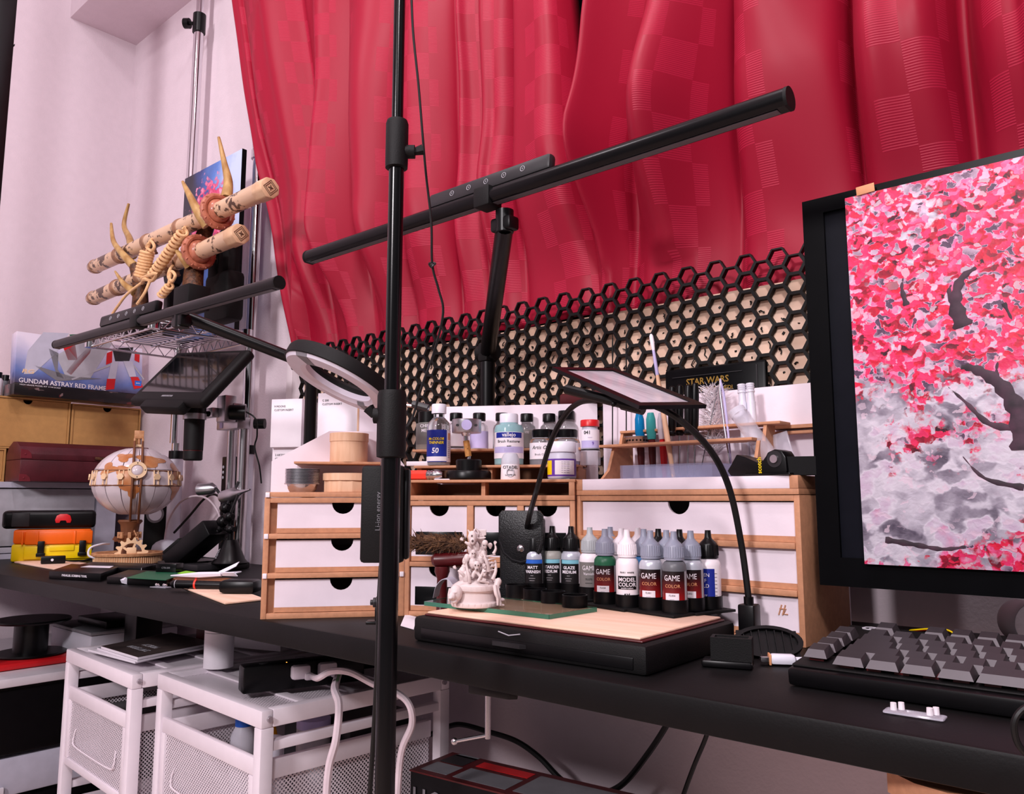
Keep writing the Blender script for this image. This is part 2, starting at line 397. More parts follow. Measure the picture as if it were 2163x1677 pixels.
mx = add('MixRGB'); L(tm.outputs[0], mx.inputs[0]); L(sky.outputs[0], mx.inputs[1]); L(pk.outputs[0], mx.inputs[2]); L(mx.outputs[0], b.inputs['Base Color'])
# model-kit box lid: abstract cloud-blue print fading to black at the bottom
m, nt, b, add, L = nodes('kitart', .25)
tc = add('TexCoord'); s3 = add('SeparateXYZ'); L(tc.outputs['Object'], s3.inputs[0])
nz = add('TexNoise'); nz.inputs['Scale'].default_value = 9; nz.inputs['Detail'].default_value = 4; L(tc.outputs['Object'], nz.inputs['Vector'])
g = math_n(add, L, 'ADD', math_n(add, L, 'MULTIPLY', s3.outputs[2], 5.2), math_n(add, L, 'MULTIPLY', nz.outputs['Fac'], .55))
r = ramp(add, [(.22, (22, 18, 24)), (.42, (78, 70, 96)), (.6, (104, 124, 186)), (.8, (176, 178, 214)), (1, (226, 216, 232))]); L(g, r.inputs[0]); L(r.outputs[0], b.inputs['Base Color'])
m, nt, b, add, L = nodes('kitside', .3)
tc = add('TexCoord'); mp = add('Mapping'); mp.inputs['Scale'].default_value = (30, 30, 60); L(tc.outputs['Object'], mp.inputs[0])
vo = add('TexVoronoi', distance='CHEBYCHEV'); vo.inputs['Scale'].default_value = 1; L(mp.outputs[0], vo.inputs['Vector']); s3 = add('SeparateXYZ'); L(vo.outputs['Color'], s3.inputs[0])
r = ramp(add, [(0, (16, 12, 14)), (.62, (40, 20, 22)), (.8, (96, 34, 34)), (.93, (120, 96, 96))], 'CONSTANT'); L(s3.outputs[0], r.inputs[0]); L(r.outputs[0], b.inputs['Base Color'])
# sword scabbard: ivory with patches of brown ink
m, nt, b, add, L = nodes('scrimshaw', .42)
tc = add('TexCoord'); n1 = add('TexNoise'); n1.inputs['Scale'].default_value = 16; n1.inputs['Detail'].default_value = 1; L(tc.outputs['Object'], n1.inputs['Vector'])
n2 = add('TexNoise'); n2.inputs['Scale'].default_value = 95; n2.inputs['Detail'].default_value = 4; L(tc.outputs['Object'], n2.inputs['Vector'])
s = math_n(add, L, 'ADD', n1.outputs['Fac'], math_n(add, L, 'MULTIPLY', n2.outputs['Fac'], .9))
r = ramp(add, [(.0, (222, 184, 150)), (.97, (216, 176, 140)), (1.0, (120, 86, 64))]); L(s, r.inputs[0])
mm = add('MapRange'); mm.inputs[1].default_value = 1.03; mm.inputs[2].default_value = 1.10; L(s, mm.inputs[0])
mx = add('MixRGB'); mx.inputs[1].default_value = (*[lin(c) for c in (220, 184, 152)], 1); mx.inputs[2].default_value = (*[lin(c) for c in (84, 58, 42)], 1)
L(mm.outputs[0], mx.inputs[0]); L(mx.outputs[0], b.inputs['Base Color']); b.inputs['Coat Weight'].default_value = .2

# ---------------------------------------------------------------- the room
WY, WX = 1.015, -2.45
struct(MB().bx((WX-.1, WY, 0), (2.2, WY+.1, 2.75)).done('wall_back', 'wall'))
struct(MB().bx((WX-.1, -2.2, 0), (WX, WY+.1, 2.75)).done('wall_left', 'wall'))
struct(MB().bx((WX-.1, -2.2, -.05), (2.2, WY+.1, 0)).done('floor', 'floor'))
struct(MB().bx((WX-.1, -2.2, 2.75), (2.2, WY+.1, 2.8)).done('ceiling', 'ceil'))
struct(MB().bx((WX-.02, .82, 2.28), (2.2, WY+.02, 2.76), .002).done('trim_1', 'ceil', label='boxed-in ceiling soffit along the window wall'))
# window behind the curtains
win = struct(MB().bx((-1.47, 1.004, 1.10), (.9, 1.012, 2.2)).done('window_1', 'screen'))
for x in (-1.47, -.28, .9): MB().bx((x-.028, .992, 1.08), (x+.028, 1.016, 2.22), .003).done('window_frame', 'trim', win)
for z in (1.09, 2.21): MB().bx((-1.498, .993, z-.025), (.928, 1.016, z+.025), .003).done('window_frame', 'trim', win)
struct(MB().bx((-1.525, .996, .30), (-1.50, 1.02, 2.26), .003).done('trim_2', 'trim'))
struct(MB().bx((-2.44, 1.0, 0), (2.2, 1.02, .07), .003).done('baseboard_back', 'trim'))
# tall black shelving upright at the far left
t = T('shelf_upright', 'tall black shelving post by the left edge, against the pink wall', 'shelf', (-1.96, .515, .5))
MB().bx((-.03, -.022, .0005), (.03, .022, 2.1), .002).done('post', 'black', t)
for z in (1.36, .80): MB().bx((-.031, .0225, z), (.031, .0235, z+.004)).done('joint', 'darkgrey', t)

# ---------------------------------------------------------------- desk
DZ, DY = .72, .545
t = T('desk', 'long black desk with a slim top along the window wall', 'desk', (-1.0, .77, 0))
MB().bx((WX+.005, DY, DZ-.026), (.75, 1.0, DZ), .003).done('desk_top', 'desk', t, True)
for x, y in ((-1.845, .86), (.6, .9)): MB().bx((x-.03, y-.03, 0), (x+.03, y+.03, DZ-.026), .003).done('leg', 'black', t, True)
MB().bx((-2.3, .90, DZ-.066), (.6, .93, DZ-.026)).done('rail', 'black', t, True)

# ---------------------------------------------------------------- curtains
def curtain(name, label, edgeL, valleys, edgeR, ztop, zbot, depth, seed, cols=150, rows=70, zl=None):
    "valleys: pixel columns of the fold lines at photo rows 50 and 640"
    def px2X(p, y): return at(p, y, Y=.955).x
    lines = [edgeL]+valleys+[edgeR]; K = len(lines)-1
    yy = lambda k: .93 if (k == 0 and seed < 2) else .955
    top = [at(a, 50, Y=yy(k)).x for k, (a, c) in enumerate(lines)]; bot = [at(c, 640, Y=yy(k)).x for k, (a, c) in enumerate(lines)]
    za, zb = at(800, 50, Y=.955).z, at(800, 640, Y=.955).z
    bm = bmesh.new(); uvl = bm.loops.layers.uv.new('UVMap'); G = []; U = {}; SU = {}
    for j in range(rows+1):
        row = []; s = 0; prev = None
        for i in range(cols+1):
            f = i/cols*K; k = min(int(f), K-1); t = f-k
            zt = ztop; zz0 = zbot
            if zl: zz0 = zbot+zl(i/cols)
            z = zt+(zz0-zt)*j/rows
            q = (za-z)/(za-zb)
            Xa = top[k]+(bot[k]-top[k])*q; Xb = top[k+1]+(bot[k+1]-top[k+1])*q
            tt = t+.10*math.sin(2*PI*t)*math.sin(seed+k*1.7+z*2.3)
            X = Xa+(Xb-Xa)*tt
            dp = depth[k % len(depth)]
            wv = math.sin(PI*t)**.65+.22*math.sin(2*PI*t+seed+k)*math.sin(PI*t)
            n1 = noise.noise(V((X*4.5+seed*3.1, z*2.6, seed)))*.055+noise.noise(V((X*9+seed+z*3, z*5.0, seed+4)))*.022
            base = .985-.05*max(0, min(1, (-1.42-X)/.14))
            y = base-dp*wv*(.75+.45*q)+n1*(.55+.7*q)*(.5 if seed < 2 else 1)*math.sin(PI*t)**.5
            if X > -1.40:
                lim = .951; w8 = max(0, min(1, (1.40-z)/.22)); w8 = w8*w8*(3-2*w8)
                y = .985-(.985-y)*(1-.72*w8)
                if y < lim and z < 1.2: y = lim
            y = min(y, .994)
            p = V((X, y, z)); v = bm.verts.new(p)
            if prev is not None and j == 30: s += (V((X, y, 0))-V((prev.x, prev.y, 0))).length
            if j == 30: SU[i] = s
            prev = p; U[v] = (i, z); row.append(v)
        G.append(row)
    for j in range(rows):
        for i in range(cols):
            fc = bm.faces.new((G[j][i], G[j+1][i], G[j+1][i+1], G[j][i+1])); fc.smooth = True
            for l in fc.loops: q_ = U[l.vert]; l[uvl].uv = (SU[q_[0]], q_[1])
    bmesh.ops.recalc_face_normals(bm, faces=bm.faces[:])
    me = bpy.data.meshes.new(name); bm.to_mesh(me); bm.free(); me.materials.append(MATS['curtain'])
    o = bpy.data.objects.new(name, me); col.objects.link(o); tag(o, label, 'curtain')
    o.modifiers.new('thick', 'SOLIDIFY').thickness = .0015; o.modifiers['thick'].offset = 0
    return o
def hemL(u): return .09*max(0, 1-u/.08)**2
curtain('curtain', 'red checked curtain panel on the left, beside the chrome poles', (528, 596), [(566, 634), (650, 690), (742, 775), (855, 868), (950, 958), (1012, 1020), (1090, 1095)], (1182, 1262), 2.26, 1.135, [.028, .06, .085, .08, .07, .05, .075, .08], 1.3, zl=hemL, cols=170)
curtain('curtain', 'red checked curtain panel on the right, behind the monitor', (1203, 1238), [(1425, 1335), (1592, 1562), (1795, 1832), (2040, 2080), (2330, 2380)], (2700, 2750), 2.26, 1.10, [.10, .11, .10, .11, .10], 4.4, cols=170, rows=80)
# ---------------------------------------------------------------- honeycomb storage wall
t = T('honeycomb_wall', 'black honeycomb panel on a pale plywood board below the curtains', 'pegboard', (-.83, .93, DZ))
HX0, HX1, HZ0, HZ1 = -1.375, -.26, .845, 1.166
R = .01363; hs = R*math.sqrt(3); mb = MB(); nc = int((HX1-HX0)/(1.5*R)); nr_ = int((HZ1-HZ0)/hs)
centres = []
for c in range(nc):
    for r_ in range(nr_):
        x = HX0+R+c*1.5*R; z = HZ1-hs/2-r_*hs-(hs/2 if c % 2 else 0)
        if z < HZ0: continue
        centres.append((x, z))
        mb.ring(circ(R*1.0, 6), circ(R*.84, 6), .008, tr(x, .9358, z) @ XZ)
mb.done('hex_grid', 'blackmat', t, True, ang=30)
MB().bx((HX0+.006, .9365, HZ0), (HX1, .9435, 1.125), .001).done('back_board', 'plypale', t, True)
random.seed(3); mb = MB(); mk = MB()
for x, z in centres:
    if z > 1.115: continue
    q = random.random()
    if q < .28: mk.cyl((x+random.uniform(-.003, .003), .9366, z+random.uniform(-.004, .004)), (x, .9362, z), .0016, n=8)
    if q > .45 and x > -1.02:
        p = V((x+random.uniform(-.005, .005), .9345, z+random.uniform(-.006, 0)))
        pts = [p]
        for k in range(4): pts.append(pts[-1]+V((random.uniform(-.003, .003), random.uniform(-.0007, .0005), random.uniform(-.002, .004))))
        mb.tube(spline(pts, 3), .0008, 5)
o = mk.done('peg_hole', 'black', t, True); o['kind'] = 'stuff'
o = mb.done('snipped_tie', 'black', t, True); o['kind'] = 'stuff'

# ---------------------------------------------------------------- drawer cabinets
def drawer(parent, w, h, x, z, y=.004, nr=.012, nx=None, window=None, dep=.12, strip=.006):
    d = bpy.data.objects.new('drawer', None); col.objects.link(d); d.parent = parent; d.location = (x, y, z)
    mb = MB(); notch_panel(mb, w, h-strip, .003, nr, tr(0, 0, strip), nx)
    mb.done('drawer_front', 'whiteboard', d)
    MB().bx((0, 0, 0), (w, .004, strip)).done('bottom_strip', 'mdf', d)
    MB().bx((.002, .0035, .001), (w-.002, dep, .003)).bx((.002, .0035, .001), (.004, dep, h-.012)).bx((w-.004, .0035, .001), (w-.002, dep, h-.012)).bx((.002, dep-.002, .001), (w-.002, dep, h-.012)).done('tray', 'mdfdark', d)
    if window: MB().box((window[0], -.0002, window[1]), (window[2], .0008, window[3]), .0003).done('label_window', 'blackgloss', d)
    return d
def logo(parent, M, s=1):
    mb = MB(M)
    mb.tube([(-.004*s, -.004*s, 0), (-.001*s, .005*s, 0)], .0006*s, 6).tube([(-.0005*s, -.004*s, 0), (.0025*s, .005*s, 0)], .0006*s, 6).tube([(-.003*s, .0015*s, 0), (.003*s, .0015*s, 0), (.0005*s, -.003*s, 0), (.0045*s, -.003*s, 0)], .0006*s, 6)
    mb.done('maker_mark', 'mdf', parent)
def carcass(parent, w, h, dep, levels, ncol=1, th=.006, colx=()):
    MB().bx((0, 0, 0), (th, dep, h), .0006).done('side_panel', 'mdf', parent)
    MB().bx((w-th, 0, 0), (w, dep, h), .0006).done('side_panel', 'mdf', parent)
    MB().bx((th, dep-.003, 0), (w-th, dep, h)).done('back_panel', 'whiteboard', parent)
    MB().bx((th, .0005, 0), (w-th, dep-.003, th), .0005).done('bottom_panel', 'mdf', parent)
    MB().bx((th, .0005, h-th), (w-th, dep-.003, h), .0005).done('top_panel', 'mdf', parent)
    for z in levels: MB().bx((th, -.0015, z-.003), (w-th, dep-.003, z+.003), .0005).done('shelf_rail', 'mdf', parent)
    for x in colx: MB().bx((x-.004, .0005, th), (x+.004, dep-.003, h-th), .0005).done('divider', 'mdf', parent)
# right cabinet (three wide drawers, tray and brush rack on top)
RCX, RCY, RW, RH = -.584, .790, .273, .1465
rc = T('drawer_cabinet', 'wide fibreboard cabinet with full-width white drawers behind the row of dropper bottles', 'cabinet', (RCX, RCY, DZ), 0, 'modular hobby cabinets')
carcass(rc, RW, RH, .128, (.0505, .0965))
for k, z in enumerate((.0068, .0538, .0998)):
    d = drawer(rc, RW-.014, .0395, .007, z, nr=.0135, dep=.11)
    if k == 0: logo(d, tr(RW-.030, -.0006, .026) @ XZ, 1.1)
MB().bx((0, -.001, RH+.0005), (RW, .128, RH+.0065), .0005).done('tray_floor', 'mdf', rc)
MB().bx((.010, .002, RH+.0175), (RW-.009, .124, RH+.0194)).done('deck', 'whiteboard', rc)
MB().bx((.010, -.001, RH+.0065), (RW-.009, .002, RH+.0195), .0004).done('tray_lip', 'whiteboard', rc)
for x in (0, RW-.009): MB().bx((x, -.0015, RH+.0065), (x+.009 if x else .010, .128, RH+.0195), .0005).done('tray_side', 'mdf', rc)
MB().bx((.0, .1282, 0), (RW, .1305, RH)).bx((-.045, .1245, RH+.0066), (RW, .127, .275), .0005).done('back_board', 'whiteboard', rc)
MB().bx((.20, .108, .2225), (RW, .1240, .2265)).done('back_rail', 'mdf', rc)
MB().bx((.20, .108, .2165), (RW, .1240, .2195)).done('back_rail', 'mdf', rc)
logo(rc, tr(.062, .1240, .262) @ XZ, 1.2)
# brush rack (open holder with two pierced shelves)
br = T('brush_rack', 'fibreboard brush holder with two pierced shelves on top of the wide cabinet', 'rack', (RCX, RCY, DZ+RH+.0196))
def bshelf(y, dp, z, x0, x1, name): MB().bx((x0, y, z), (x1, y+dp, z+.0032), .0005).done(name, 'mdf', br)
side = [(.03, 0), (.10, 0), (.10, .0595), (.078, .0595), (.072, .0405), (.058, .0405), (.046, .012)]
for x in (.014, .205): MB().prism(side, .004, frame((x, 0, 0), (0, 1, 0), (1, 0, 0))).done('side_panel', 'mdf', br)
bshelf(.046, .034, .0406, .002, .205, 'lower_shelf'); bshelf(.076, .030, .0596, .014, .225, 'upper_shelf')
MB().bx((.018, .104, 0), (.205, .106, .058)).done('back_panel', 'whiteboard', br)

# middle corner cabinet
MCO = V((-.7665, .679, DZ)); MCA = math.radians(29.6); MW = .2125; MH = .1405
mc = T('drawer_cabinet', 'fibreboard corner cabinet with narrow drawers behind the grey statuette', 'cabinet', MCO, MCA, 'modular hobby cabinets')
carcass(mc, MW, MH, .13, (), colx=(.083, .146))
for x0, x1 in ((.006, .079), (.087, .142), (.150, MW-.006)):
    w_ = x1-x0-.002
    MB().bx((x0, .0005, .060), (x1, .127, .0655), .0004).done('shelf_rail', 'mdf', mc)
    drawer(mc, w_, .0675, x0+.001, .0663, nr=.0125, window=(w_*.5, .022, w_*.84, .028), dep=.11)
    drawer(mc, w_, .0525, x0+.001, .0066, nr=.0125, window=(w_*.5, .018, w_*.84, .022), dep=.11)
MB().bx((0, -.001, MH+.0005), (MW, .13, MH+.0065), .0005).done('tray_floor', 'mdf', mc)
for x in (0, MW-.007): MB().bx((x, -.001, MH+.0065), (x+.007, .13, MH+.0235), .0005).done('tray_side', 'mdf', mc)
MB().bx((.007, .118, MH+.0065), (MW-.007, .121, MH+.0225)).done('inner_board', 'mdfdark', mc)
MB().bx((.095, .009, MH+.0065), (.100, .03, MH+.0225)).done('divider', 'mdf', mc)
MB().bx((-.001, -.0015, MH+.0225), (MW+.001, .062, MH+.0258), .0005).done('front_shelf', 'mdf', mc)
ZS1 = DZ+MH+.0258
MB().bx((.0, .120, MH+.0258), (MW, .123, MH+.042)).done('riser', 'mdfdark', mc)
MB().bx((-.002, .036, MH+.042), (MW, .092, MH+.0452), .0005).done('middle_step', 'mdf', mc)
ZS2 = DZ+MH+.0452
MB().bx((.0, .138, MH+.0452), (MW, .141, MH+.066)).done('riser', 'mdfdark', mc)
MB().bx((-.02, .082, MH+.066), (MW, .144, MH+.0692), .0005).done('top_step', 'mdf', mc)
ZS3 = DZ+MH+.0692
MB().bx((-.01, .145, 0), (MW+.015, .148, .275), .0005).done('back_board', 'whiteboard', mc)
for x in (.0, .095, MW-.006):
    MB().bx((x, .0435, MH+.0258), (x+.006, .13, MH+.042)).bx((x, .0895, MH+.0452), (x+.006, .13, MH+.066)).done('riser_post', 'mdf', mc)

# left cabinet, facing the camera
LCO = V((-.873, .5465, DZ)); LCA = PI/2-math.radians(39); LW = .170; LH = .1445
lc = T('drawer_cabinet', 'fibreboard cabinet with three white drawers at the desk edge, turned to the camera', 'cabinet', LCO, LCA, 'modular hobby cabinets')
carcass(lc, LW, LH, .14, (.0508, .0978), th=.0065)
for k, z in enumerate((.0072, .0543, .1013)): drawer(lc, LW-.030, .0385 if k < 2 else .0365, .015, z, nr=.0135, nx=(LW-.03)*.56)
for x in (.0066, LW-.0146): MB().bx((x, .010, .0066), (x+.008, .13, LH-.0066)).done('inner_side', 'mdf', lc)
MB().bx((.001, -.001, LH+.0005), (LW-.001, .14, LH+.0065), .0005).done('upper_floor', 'mdf', lc)
bp_ = [(.0, 0), (LW, 0), (LW, .036), (.135, .080), (.072, .080), (0, .040)]
MB().prism(bp_, .004, tr(.0, .060, LH+.0066) @ XZ).done('tapered_back', 'whiteboard', lc)
MB().bx((.032, .010, LH+.0415), (.138, .056, LH+.0445), .0005).done('upper_shelf', 'mdf', lc)
for z in (.0508, .0978, LH+.003):
    for x in (.0035, LW-.0035): MB().box((x, -.0012, z), (.005, .0024, .006), .0005).done('corner_joint', 'white', lc)
LTOP = DZ+LH+.0066
# ---------------------------------------------------------------- generic bottles
def cam_rz(p): return math.atan2(p.y-EYE.y, p.x-EYE.x)-PI/2     # turn so that local -Y looks to the camera side
def bottle(name, label, cat, p, parts, group=None, rz=None):
    "parts: (name, profile, material) lathed about z; returns the thing"
    t = T(name, label, cat, p, cam_rz(p) if rz is None else rz, group)
    for nm, prof, m in parts: MB().lathe(prof, 28).done(nm, m, t)
    return t
def wrap(parent, r, z0, z1, m, a0=-PI/2, span=2*PI, name='label_band', n=36):
    "label wrapped round a bottle; a0 = middle direction"
    mb = MB(); full = span > 6.2; k = n if full else n+1
    ang = [a0-span/2+span*i/n for i in range(k)]
    vs = [(r*math.cos(a), r*math.sin(a), z) for z in (z0, z1) for a in ang]
    mb.raw(vs, [(i, (i+1) % k, k+(i+1) % k, k+i) for i in range(k if full else k-1)])
    return mb.done(name, m, parent)
def btext(parent, s, size, m, r, z, a=0, **k):
    "lettering on a bottle of radius r; a = turn from the camera-facing side"
    M = rot(a, 'Z') @ tr(0, -r-.0001, z) @ XZ
    return text(s, size, m, parent, M, bend=r, **k)
# ---- the light-box painting case
CT = DZ+.0245                                                     # top of the case body
cA, cB, cC = at(1366, 1431, Z=DZ), at(872, 1353, Z=DZ), at(1568, 1369, Z=DZ)
cux = (cA-cB).normalized(); cuy = V((-cux.y, cux.x, 0)); CL = (cA-cB).length; CD = .172
case = T('painting_case', 'flat black hobby case with drawer, plywood pad and two gooseneck arms on the desk', 'case', cB, math.atan2(cux.y, cux.x))
MB().bx((0, 0, 0), (CL, CD, .0245), .004).done('body', 'blackmat', case)
MB().bx((.012, -.001, .004), (CL-.012, .004, .0140), .0008).done('drawer_panel', 'black', case)
d_ = MB().prism([(-.02, 0), (.02, 0), (.016, -.0045), (-.016, -.0045)], .0035, tr(CL*.47, -.001, .0085)).done('drawer_pull', 'darkgrey', case)
MB().tube([(CL*.47-.013, -.0003, .0205), (CL*.47, -.001, .0182), (CL*.47+.013, -.0003, .0205)], .0006, 6).done('latch_line', 'lightgrey', case)
MB().bx((.008, .008, .0245), (CL-.008, CD-.006, .0265), .001).done('pad_frame', 'maroon', case)
MB().bx((.010, .010, .0265), (CL-.011, CD-.008, .0288), .0012).done('plywood_pad', 'plypale', case)
PADZ = DZ+.0289
W2C = case.matrix_basis.inverted()
# gooseneck arms and lens
def neck(pts, r=.0033): return spline([W2C @ V(p) for p in pts], 10)
nb = at(1585, 1364, Z=DZ)
mb = MB(W2C @ tr(nb)); mb.box((0, .0, .020), (.017, .017, .040), .002).cyl((0, 0, .04), (0, 0, .047), .0048); mb.done('neck_socket', 'black', case)
lensc = at(1330, 815, d=.80)
n1p = [nb+V((0, 0, .045)), at(1566, 1150, d=.80), at(1540, 1030, d=.80), at(1500, 950, d=.79), at(1440, 890, d=.785), at(1385, 858, d=.79), at(1310, 838, d=.80)]
MB().tube(neck(n1p), .0034, 8).done('gooseneck', 'cable', case)
nl = at(1103, 1200, Z=DZ+.0245)
n2p = [nl, at(1112, 1120, d=.97), at(1135, 1030, d=.96), at(1165, 930, d=.94), at(1195, 875, d=.91), at(1225, 850, d=.88), at(1262, 845, d=.85)]
MB().tube(neck(n2p), .0032, 8).done('gooseneck', 'cable', case)
mb = MB(W2C); a_ = at(1196, 822, d=.84); b_ = at(1315, 852, d=.80); mb.tube([a_, b_], .0052, 10).tube([b_, b_+(b_-a_)*.35], .0065, 10).ball(at(1296, 853, d=.79), .003); mb.done('lamp_bar', 'black', case)
# fresnel lens in a black frame
q = [at(1188, 787, d=.86), at(1275, 773, d=.93), at(1470, 852, d=.80), at(1372, 868, d=.74)]
lx = ((q[2]-q[1])+(q[3]-q[0])).normalized(); ly = ((q[1]-q[0])+(q[2]-q[3])); ly = (ly-lx*ly.dot(lx)).normalized(); lz = lx.cross(ly)
lo = (q[0]+q[1]+q[2]+q[3])/4; Wl = ((q[2]-q[1]).length+(q[3]-q[0]).length)/2; Hl = ((q[1]-q[0]).length+(q[2]-q[3]).length)/2
LM = W2C @ frame(lo, lx, lz)
o4 = [(-Wl/2, -Hl/2), (Wl/2, -Hl/2), (Wl/2, Hl/2), (-Wl/2, Hl/2)]; i4 = [(x*.86, y*.76) for x, y in o4]
MB(LM).ring(o4, i4, .004, tr(0, 0, -.002)).done('lens_frame', 'black', case)
mat('lens', (240, 232, 244), .16, var=.12, vscale=30, spec=1, coat=.6, alpha=.82, stretch=(1, 6, 1))
MB(LM).box((0, 0, 0), (Wl*.9, Hl*.84, .0012)).done('magnifier_lens', 'lens', case)
mb = MB(LM)
for sx_ in (-.47, .47):
    for sy_ in (-.44, .44): mb.ball((sx_*Wl, sy_*Hl, -.0022), .0014, 8, 5)
mb.done('screw', 'steel', case)
# ---- paint rack with dropper bottles
RIM = PADZ+.0155
front = [  # px, rim row, kind
    (1130, 1225, 'matt'), (1167, 1229, 'ret'), (1207, 1231, 'glaze'), (1247, 1238, 'gvar'), (1279, 1248, 'green'), (1326, 1254, 'model'),
    (1376, 1259, 'gwhite'), (1426, 1265, 'ggrey'), (1462, 1253, 'gsil'), (1499, 1246, 'navy')]
back = [(1167, 1.03, 'bk1'), (1243, .99, 'bk2'), (1290, .935, 'gr'), (1313, .885, 'wt1'), (1348, .905, 'wt2'), (1361, .865, 'gb'), (1392, .872, 'bk3'), (1409, .835, 'gy'), (1437, .855, 'bk4')]
def ond(px, d, Z):
    'point at height Z on the sight column px at depth d'
    p = at(px, 1055-(Z-EYE.z)*F/d, d=d); p.z = Z; return p
spots = [(ond(px, {'matt': .955, 'gsil': .815, 'navy': .828}[k], RIM) if k in ('matt', 'gsil', 'navy') else at(px, py, Z=RIM), k) for px, py, k in front]
fr = [p for p, k in spots]
rack = T('paint_rack', 'black printed rack of round cups holding the dropper bottles', 'rack', V((sum(p.x for p in fr)/10, sum(p.y for p in fr)/10, PADZ)))
KIND = {
 'matt': ('paintsilver', 'black', 'labelblack', 'clear bottle with black cap and blue-striped MATT VARNISH label'),
 'ret': ('pvgrey', 'black', 'labelblack', 'cloudy bottle with black cap and RETARDER MEDIUM label'),
 'glaze': ('paintsilver', 'black', 'labelblack', 'pearly bottle with black cap and GLAZE MEDIUM label'),
 'gvar': ('paintwhite', 'capgrey2', 'labelgrey', 'white varnish bottle with pale grey cap and grey label'),
 'green': ('green', 'capgrey', 'gamelabel', 'green dropper bottle with lilac-grey cap'),
 'model': ('paintwhite', 'paintwhite', 'paintwhite', 'white dropper bottle with white cap and MODEL COLOR label'),
 'gwhite': ('paintsilver', 'capgrey', 'gamelabel', 'white paint bottle with lilac-grey cap between the MODEL COLOR and dark grey bottles'),
 'ggrey': ('paintgrey', 'capgrey', 'gamelabel', 'dark grey dropper bottle, nearest in the rack'),
 'gsil': ('paintsilver', 'capgrey', 'gamelabel', 'pale silver bottle half hidden behind the dark grey one'),
 'navy': ('paintwhite', 'black', 'bluelab', 'white bottle with black cap and navy blue label at the rack end'),
 'bk1': ('paintwhite', 'black', 'labelblack', 'black-capped bottle behind the RETARDER bottle'),
 'bk2': ('paintwhite', 'black', 'labelblack', 'black-capped bottle behind the grey varnish bottle'),
 'bk3': ('paintwhite', 'black', 'labelblack', 'black-capped back-row bottle between two grey caps, left of the nearest bottle'),
 'bk4': ('paintwhite', 'black', 'labelblack', 'black-capped back-row bottle behind the nearest dark grey bottle'),
 'gr': ('paintgrey', 'capgrey', 'gamelabel', 'grey-capped bottle behind the green one'),
 'wt1': ('paintwhite', 'paintwhite', 'paintwhite', 'white-capped bottle just behind the MODEL COLOR bottle, to its left'),
 'wt2': ('paintwhite', 'paintwhite', 'paintwhite', 'white-capped bottle in the rearmost row, right of the MODEL COLOR bottle'),
 'gb': ('paintblue', 'capgrey', 'gamelabel', 'blue paint bottle with grey cap in the back row'),
 'gy': ('paintwhite', 'capgrey', 'gamelabel', 'grey-capped bottle behind the nearest dark grey one')}
BODY = [(.0, .001), (.0105, .001), (.0118, .0025), (.0120, .043), (.0115, .0465), (.0095, .0495), (.0075, .0505), (.0075, .053), (0, .053)]
BODY_ME, CAP_ME = {}, {}
mb = MB(); N_ = 26
mb.lathe([(.0, .0508), (.0100, .0508), (.0100, .0530)], N_)
mb.lathe([(.0101, .0531), (.0094, .0645), (.0085, .0662), (.0045, .0700), (.0036, .0718), (.0030, .0790), (0, .0790)], N_)
for k in range(N_):
    a = 2*PI*k/N_
    mb.tube([(.0101*math.cos(a), .0101*math.sin(a), .0536), (.0095*math.cos(a), .0095*math.sin(a), .064)], .0005, 4)
CAPBM = mb.mesh('cap', 'black')
def capmesh(m):
    if m not in CAP_ME:
        me = CAPBM.copy(); me.materials.clear(); me.materials.append(MATS[m]); CAP_ME[m] = me
    return CAP_ME[m]
def bodymesh(m):
    if m not in BODY_ME: BODY_ME[m] = MB().lathe(BODY, 24).mesh('body', m)
    return BODY_ME[m]
BZ = PADZ+.0025
def dropper(p, kind, grp='dropper bottles in the black rack', row='front'):
    body, cap, lab, lb = KIND[kind]
    t = T('dropper_bottle', lb, 'bottle', V((p.x, p.y, BZ)), cam_rz(p), grp)
    link('body', bodymesh(body), t); link('cap', capmesh(cap), t)
    r = .01212
    if kind != 'model': wrap(t, r, .008, .0405, lab, span=4.6 if lab != 'bluelab' else 2.2, a0=-PI/2 if lab != 'bluelab' else -PI*.7)
    return t, r
cups = []
